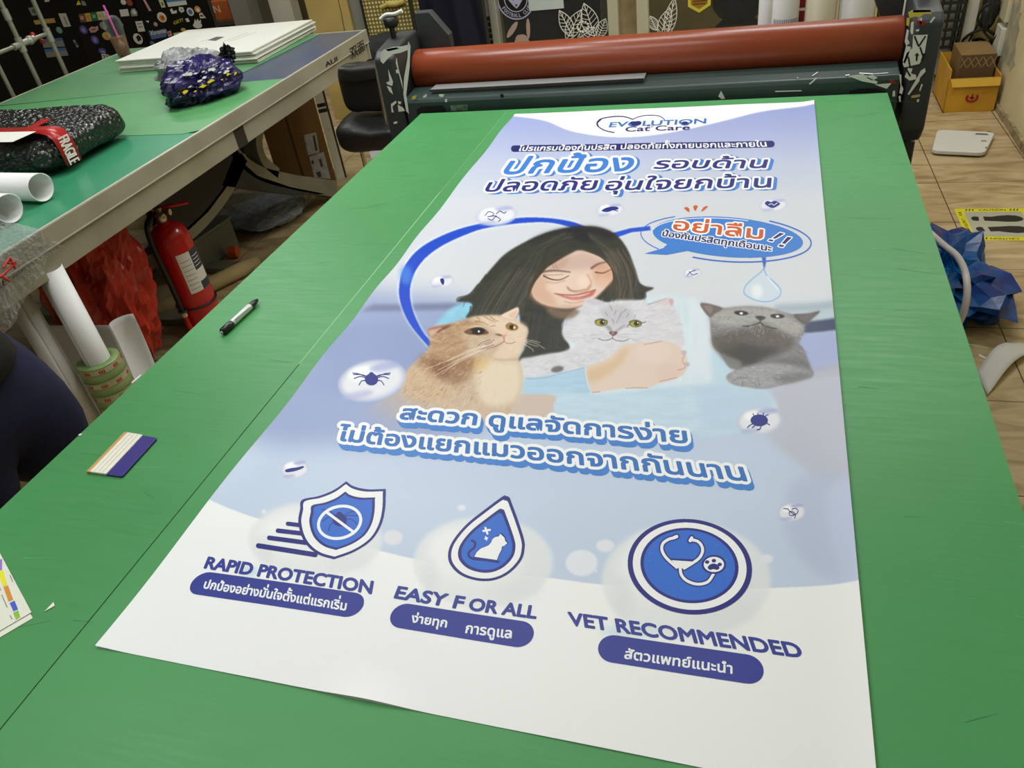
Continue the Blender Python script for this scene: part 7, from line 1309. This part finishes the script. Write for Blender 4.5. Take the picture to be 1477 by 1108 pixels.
        for k in used: me.materials.append(pmat(k))
        me.polygons.foreach_set('material_index', np.array(mi, np.int32)); me.update(calc_edges=True); o = bpy.data.objects.new(name, me); COL.objects.link(o); o.parent = bn_; return tag(o, label)
def halo_text(c, body, BL, BR, TL, k, hw, bold, sh=None, shk='shade'):
    M = c.dil(c.tmask(body, BL, BR, TL), bold, bold * 0.8); H = c.dil(M, *hw)
    return M, H, (c.extr(H, *sh) if sh else None), k, shk
def put_halo(c, items, white='white'):
    for M, H, E, k, shk in items:
        if E is not None: c.put(E, shk)
    for M, H, E, k, shk in items: c.put(H, white)
    for M, H, E, k, shk in items: c.put(M, k)
# logo
c = Canvas(850, 160, 1030, 200, 4)
c.stroke([(886, 192), (872, 188.5), (863, 183), (861, 178), (866, 172.6), (877.6, 169.8), (892, 168.6), (903, 169.6), (912.6, 173)], 1.5, 'wine'); c.stroke([(863, 183), (861.5, 178), (867, 172.4)], 2.2, 'wine'); c.stroke([(912.6, 173), (922, 169), (933, 167), (947, 167.2), (954, 169.4), (958.5, 173)], 1.2, 'wine')
M = c.dil(c.tmask('EVOLUTION', (878.5, 184.2), (1018, 178.4), (881, 177.2)), 0.5, 0.25); c.put(M, 'ltext'); c.poly([(909, 177.6), (913, 175.6), (916.5, 176.8), (920, 175.2), (925, 176.6), (923.5, 180), (916, 182.6), (910.5, 180.6)], 'wine', True); c.ell((988, 178.8), 6.4, 3.0, 'ltext'); c.ell((988, 178.4), 4.4, 1.9, 'wine'); c.poly([(985.5, 177.5), (986.5, 175), (988, 176.5), (990, 175), (991, 177.6)], 'wine')
c.text('Cat Care', (901.5, 190.6), (994.5, 187.6), (903.5, 183.6), 'wine', 0.35); c.text('for', (933, 186), (944, 184.4), (934.5, 180), 'navy', 0.0)
c.build('printed_logo', 'navy heart outline logo with blue and navy lettering')
# heading
c = Canvas(690, 198, 1135, 292, 4)
e0, e1 = (746, 216), (1110, 207.6); th_ = 4.6
c.stroke([(743, 215.2), (1112.5, 208.4)], 9.4, 'wine', False); c.ell((741.5, 215.2), 4.4, 4.6, 'wine')
c.text('โปรแกรมป้องกันปรสิต ปลอดภัยทั้งภายนอกและภายใน', (747, 218.6), (1106, 211.8), (749.5, 212.9), 'white', 0.3)
its = [halo_text(c, 'ปกป้อง', (724, 251.6), (909, 246.6), (737.5, 233.2), 'sky', (4.0, 3.0), 1.1, (4, 1.0)), halo_text(c, 'รอบด้าน', (942.5, 244), (1104, 242.6), (949, 232.6), 'navy', (3.0, 2.3), 0.75, (5, 1.0)), halo_text(c, 'ปลอดภัย', (698.5, 276.8), (858, 274.4), (706.5, 263.6), 'navy', (3.0, 2.3), 0.75, (5, 1.2)), halo_text(c, 'อุ่นใจยกบ้าน', (871.5, 274.8), (1111, 270.8), (878, 261.8), 'navy', (3.0, 2.3), 0.75, (5, 1.2))]
put_halo(c, its); c.build('printed_heading', 'blue and navy Thai heading with white outlines')
# speech bubble
c = Canvas(915, 290, 1180, 400, 4)
def se(t): return z3([(775 + 400 * math.cos(t), 232 + 0.0 + 106 * math.sin(t) + 400 * math.cos(t) * 0.075)])[0]
TT = np.linspace(0, 2 * math.pi, 60, endpoint=False); body_ = [se(t) for t in TT]; c.poly(body_, 'sky'); c.poly(z3([(460, 262), (430, 290), (330, 320), (450, 326), (560, 305), (640, 320), (600, 260)]), 'sky')
c.stroke([z3([(780 + 438 * math.cos(t), 240 + 122 * math.sin(t) + 438 * math.cos(t) * 0.06)])[0] for t in np.linspace(-1.05, 2.02, 22)], 2.0, 'blue'); c.stroke([z3([(780 + 468 * math.cos(t), 240 + 128 * math.sin(t) + 460 * math.cos(t) * 0.06)])[0] for t in np.linspace(2.5, 4.05, 12)], 1.3, 'blue'); c.stroke([z3([(770 + 395 * math.cos(t), 232 + 98 * math.sin(t) + 395 * math.cos(t) * 0.07)])[0] for t in np.linspace(3.3, 5.0, 14)], 1.0, 'white')
for P in ([(540, 76), (556, 70), (568, 78), (572, 100), (556, 92)], [(590, 66), (605, 62), (616, 68), (602, 94), (594, 84)], [(644, 74), (660, 66), (670, 70), (650, 88), (630, 98)]): c.poly(z3(P), 'orange')
its = [halo_text(c, 'ป้องกันปรสิตทุกเดือนนะ', (955, 341), (1112.5, 363.6), (957, 334.6), 'wine', (1.2, 1.1), 0.45), halo_text(c, 'อย่าลืม', (970.5, 331.6), (1099.5, 346), (974, 319), 'orange', (2.4, 2.0), 0.7)]
put_halo(c, its)
for P in ([(1128, 338), (1117.5, 345.6)], [(1140, 342.6), (1129.5, 355)]):
    pass
E_ = np.zeros((c.h, c.w), bool)
for P in ([(1125, 336.7), (1131, 338.1), (1118.7, 345.3), (1113.8, 345)], [(1109.7, 346.2), (1116, 347.4), (1114, 349.7), (1107.7, 348.2)], [(1135.7, 342.7), (1142, 343.6), (1132.3, 353.1), (1127.6, 352)], [(1125, 353.7), (1131.4, 355.1), (1129, 357.7), (1122.4, 356.3)]): E_ |= inside(np.array(P), c.xs, c.ys)
c.put(c.dil(E_, 1.6, 1.4), 'white'); c.put(E_, 'wine')
c.build('printed_speech_bubble', 'blue speech bubble with orange and navy Thai words')
# middle slogan
c = Canvas(470, 575, 1105, 716, 3)
its = [halo_text(c, 'สะดวก ดูแลจัดการง่าย', (577, 604.6), (991.5, 640.2), (581.5, 589.8), 'ltext', (5.0, 4.0), 1.25, (3.5, 8)), halo_text(c, 'ไม่ต้องแยกแมวออกจากกันนาน', (486.5, 635.6), (1077, 695), (491, 620), 'ltext', (5.0, 4.2), 1.25, (4.5, 8.5))]
put_halo(c, its); c.build('printed_slogan', 'blue Thai slogan with white outline and blue shadow')
# pests in the bubbles
def tick(c, cx, cy, s, k='deep', ys=0.72):
    c.ell((cx, cy), 9.5 * s, 8.6 * s * ys / 0.72, k); c.ell((cx, cy - 8 * s), 3.4 * s, 2.6 * s, k)
    for sg in (1, -1):
        for P in ([(6, -6), (14, -9.5), (26, -10)], [(8, -3), (16, -6), (25, -2)], [(8, 2), (14, 3), (18, 11)], [(7, -5), (18, -11), (27, -13)]): c.stroke([(cx + sg * x * s, cy + y * s * ys) for x, y in P], 1.3 * s, k)
def pest(box, fn, lab):
    c = Canvas(*box, 4); fn(c); c.build('printed_pest_mark', lab)
pest((500, 525, 575, 570), lambda c: tick(c, 536, 548, 1.0), 'navy eight-legged tick drawing')
def f_(c):
    c.ell((1095, 607.5), 12.5, 8.5, 'deep')
    for P in ([(1087, 612), (1081, 615), (1078, 618)], [(1090, 614), (1085, 618)], [(1098, 615), (1096, 620), (1092, 621)], [(1105, 611), (1110, 614)], [(1104, 601), (1108, 599)], [(1088, 602), (1086, 598)], [(1094, 600), (1093, 597)], [(1101, 600), (1101, 597)]): c.stroke(P, 1.4, 'deep')
pest((1070, 590, 1120, 626), f_, 'navy round mite drawing')
pest((405, 668, 445, 688), lambda c: c.poly([(412, 679), (420, 676.5), (428, 675.5), (437, 673.5), (438.5, 675.5), (428, 680), (418, 682), (413, 682)], 'deep', True), 'navy larva drawing')
def f_(c):
    for P in ([(1130, 735), (1136, 735.5), (1139, 739), (1146, 744)], [(1146, 749), (1147, 743), (1142, 739), (1138, 741), (1140, 745), (1148, 743), (1151, 738), (1147, 734.5), (1142, 736)]): c.stroke(P, 1.1, 'navy')
pest((1122, 728, 1160, 754), f_, 'thin looped worm drawing')
def f_(c):
    for P in ([(700, 311), (705, 306), (712, 308), (710, 312), (704, 313)], [(704, 316), (710, 318), (715, 313), (722, 317), (719, 320)], [(716, 309), (721, 305), (727, 308), (730, 306)], [(708, 312), (716, 312)]): c.stroke(P, 1.1, 'navy')
pest((692, 298, 738, 326), f_, 'thin curled worms drawing')
def f_(c): c.poly([(868, 305), (873, 301), (882, 298.6), (890, 299), (892, 302), (884, 304), (876, 306.5)], 'deep', True); c.stroke([(884, 303), (891, 305)], 1.2, 'deep')
pest((860, 292, 900, 314), f_, 'navy flea drawing')
def f_(c): c.poly([(1103, 294), (1107, 290.6), (1112, 292), (1117, 290.4), (1122, 292), (1125, 295), (1118, 299.6), (1113, 300.6), (1107, 298)], 'deep', True); c.stroke([(1109, 296), (1113, 294.6), (1116, 296.6), (1121, 293.6)], 0.9, 'white')
pest((1096, 286, 1132, 306), f_, 'navy heart with a worm drawing')
pest((628, 398, 648, 416), lambda c: c.poly([(635, 404), (639, 402.6), (641, 405.6), (640, 411.6), (637, 410)], 'deep', True), 'small navy egg drawing')
def f_(c):
    for P in ([(991, 398), (996, 393), (1003, 390.6)], [(994, 392), (999, 397), (1006, 395)]): c.stroke(P, 1.0, 'pill')
pest((984, 386, 1014, 404), f_, 'faint worms drawing')
# shield icon
c = Canvas(355, 690, 565, 815, 4)
for P, w in (([(575, 283), (650, 292)], 6), ([(522, 320), (660, 336)], 6.4), ([(476, 358), (670, 384)], 6.6), ([(418, 400), (720, 448)], 7.2)): c.stroke(z6(P), w, 'navy', False)
OUT = [(885, 56), (925, 82), (1000, 98), (1096, 96), (1092, 200), (1070, 290), (1020, 368), (930, 430), (820, 472), (740, 448), (680, 402), (646, 345), (630, 270), (640, 205), (650, 156), (740, 135), (820, 102)]
def arcs(P, corners):
    out = []
    for a, b in zip(corners, corners[1:] + [corners[0] + len(P)]): out += [tuple(q) for q in catm([P[i % len(P)] for i in range(a, b + 1)], False)[:-1]]
    return out
OUT = arcs(OUT, [0, 3, 8, 13])
c.poly(z6(OUT), 'navy'); cx_, cy_ = 865, 275
def shrink(P, f, dy=0): return [(cx_ + (x - cx_) * f, cy_ + dy + (y - cy_) * f) for x, y in P]
c.poly(z6(shrink(OUT, 0.93)), 'white'); c.poly(z6(shrink(OUT, 0.75)), 'navy'); c.poly(z6(shrink(OUT, 0.685)), 'blue')
tick(*z6([(852, 268)])[0], 1.0) if False else None
def tick2(cx, cy, s, k):
    c.ell((cx, cy), 11 * s, 10 * s, k, 0.25); c.ell((cx - 0.5, cy - 9.5 * s), 4 * s, 2.8 * s, k)
    for sg in (1, -1):
        for P in ([(7, -5), (16, -8), (27, -8)], [(8, -2), (18, -2), (26, 4)], [(7, 3), (14, 9), (17, 18)], [(6, -6), (16, -13), (27, -14)]): c.stroke([(cx + sg * x * s, cy + y * s + sg * x * 0.06) for x, y in P], 1.2 * s, k)
tick2(*z6([(850, 262)])[0], 0.95, 'navy')
Er = [z6([(850 + 112 * math.cos(t) * 1.0 + 10 * math.sin(t), 275 + 84 * math.sin(t) - 22 * math.cos(t))])[0] for t in np.linspace(0, 2 * math.pi, 40)]; c.stroke(Er, 4.2, 'white', False); c.stroke(z6([(782, 222), (918, 322)]), 4.0, 'white', False)
c.build('printed_shield_icon', 'navy and blue shield icon with a struck-out tick and speed lines')
# drop icon
c = Canvas(640, 710, 765, 845, 4)
DO = [(780, 110), (800, 118), (815, 155), (850, 250), (885, 360), (890, 420), (870, 490), (800, 565), (710, 606), (610, 608), (510, 574), (448, 510), (438, 440), (470, 365), (550, 272), (660, 185), (760, 112)]
cx_, cy_ = 672, 410
c.poly(z7(DO), 'navy', True); c.poly(z7(shrink(DO, 0.92, 2)), 'white', True); c.poly(z7(shrink(DO, 0.75, 2)), 'navy', True); c.poly(z7(shrink(DO, 0.665, 2)), 'blue', True)
c.stroke(z7([(578, 372), (597, 385), (592, 412), (562, 440), (560, 462), (585, 480), (660, 488), (735, 500)]), 3.4, 'navy'); CT = [(592, 468), (606, 442), (630, 420), (676, 402), (692, 384), (700, 364), (716, 352), (738, 348), (746, 334), (758, 344), (770, 356), (776, 378), (788, 388), (770, 404), (756, 408), (752, 430), (738, 455), (726, 488)]
c.poly(z7([(690 + (x - 690) * 1.08, 415 + (y - 415) * 1.1) for x, y in CT]), 'navy'); c.poly(z7(CT), 'white'); c.stroke(z7([(646, 316), (684, 310)]), 3, 'white', False); c.stroke(z7([(658, 298), (670, 332)]), 3, 'white', False); c.stroke(z7([(655, 362), (671, 358)]), 1.9, 'white', False); c.stroke(z7([(660, 350), (665, 370)]), 1.9, 'white', False)
c.build('printed_drop_icon', 'blue drop icon with a white sitting cat')
# stethoscope icon
c = Canvas(895, 740, 1095, 890, 4)
C3 = T((993.5, 814), 0.8); R3 = (T((1083, 820.8), 0.8) - T((904.3, 805.6), 0.8)).length / 2
def circ(r): return to_px([(C3.x + r * math.cos(t), C3.y + r * math.sin(t), 0.8) for t in np.linspace(0, 2 * math.pi, 72, endpoint=False)])
for f, k in ((1, 'navy'), (0.915, 'white'), (0.79, 'navy'), (0.735, 'blue')): c.poly(circ(R3 * f), k)
ST_ = [([(640, 282), (605, 292), (576, 315), (572, 350), (595, 390), (650, 440)], 8), ([(726, 293), (762, 302), (785, 330), (785, 365), (760, 400), (690, 445)], 8), ([(668, 440), (675, 480), (705, 512), (760, 530), (815, 518), (845, 478)], 8), ([(636, 282), (650, 276)], 9), ([(722, 298), (730, 284)], 9)]
for P, w in ST_: c.stroke(z8(P), w, 'navy')
c.poly(z8([(605, 392), (755, 398), (690, 460), (655, 460)]), 'navy')
for P, w in ST_: c.stroke(z8(P), w * 0.52, 'white')
c.poly(z8([(622, 402), (738, 410), (680, 446), (662, 446)]), 'white'); c.ell(z8([(848, 425)])[0], 17.6, 13.6, 'navy'); c.ell(z8([(848, 425)])[0], 14.6, 11, 'white'); c.poly(z8([(815, 440), (830, 424), (850, 420), (868, 428), (878, 444), (865, 454), (846, 450), (826, 454)]), 'navy', True)
for x, y in ((812, 412), (848, 405), (879, 425)): c.ell(z8([(x, y)])[0], 3.2, 2.6, 'navy')
for x, y in ((530, 327), (510, 365), (505, 406), (865, 321), (895, 357), (915, 400), (608, 530), (678, 555), (740, 560), (795, 550), (915, 455)): c.ell(z8([(x, y)])[0], 1.4, 1.1, 'sky')
c.build('printed_stethoscope_icon', 'round blue icon with a white stethoscope and a paw disc')
# captions
def pill(c, a, b, w0, w1, k='pill'):
    A, B = T(a, 0.8), T(b, 0.8); d = (B - A).normalized(); n = Vector((-d.y, d.x, 0)); P = [A + n * (w0 * math.cos(t)) - d * (w0 * math.sin(t)) for t in np.linspace(0, math.pi, 16)] + [B - n * (w1 * math.cos(t)) + d * (w1 * math.sin(t)) for t in np.linspace(0, math.pi, 16)]; c.poly(to_px([tuple(p) for p in P]), k)
c = Canvas(270, 795, 550, 895, 4)
c.text('RAPID PROTECTION', (295, 820), (535.5, 857), (301.5, 804), 'pill', 1.15); pill(c, (294.5, 842), (504.5, 873), 0.0185, 0.0185); c.text('ปกป้องอย่างมั่นใจตั้งแต่แรกเริ่ม', (293.6, 849), (498.8, 881.6), (297, 839.6), 'white', 0.6); c.build('printed_caption', 'caption RAPID PROTECTION over a navy pill of white Thai words')
c = Canvas(560, 838, 785, 940, 4)
c.text('EASY F', (569, 863), (666, 879.2), (575.5, 846.4), 'pill', 1.15); c.text('OR ALL', (676, 880.4), (772.6, 893.4), (680.4, 863.6), 'pill', 1.15); pill(c, (583.5, 889), (748.5, 915.4), 0.0178, 0.0178); c.text('ง่ายทุก', (593, 898), (643.8, 905.8), (595, 888.4), 'white', 0.6); c.text('การดูแล', (671.4, 913.6), (737.4, 922), (673.2, 902.6), 'white', 0.6); c.build('printed_caption', 'caption EASY F OR ALL over a navy pill of white Thai words')
c = Canvas(812, 875, 1170, 990, 4)
c.text('VET RECOMMENDED', (822, 902.6), (1158.6, 949.8), (819.6, 884.2), 'pill', 1.15); pill(c, (885.5, 937), (1076.5, 965.4), 0.0178, 0.0178); c.text('สัตวแพทย์แนะนำ', (900.6, 950.8), (1056, 972.6), (902, 940), 'white', 0.6); c.build('printed_caption', 'caption VET RECOMMENDED over a navy pill of white Thai words')
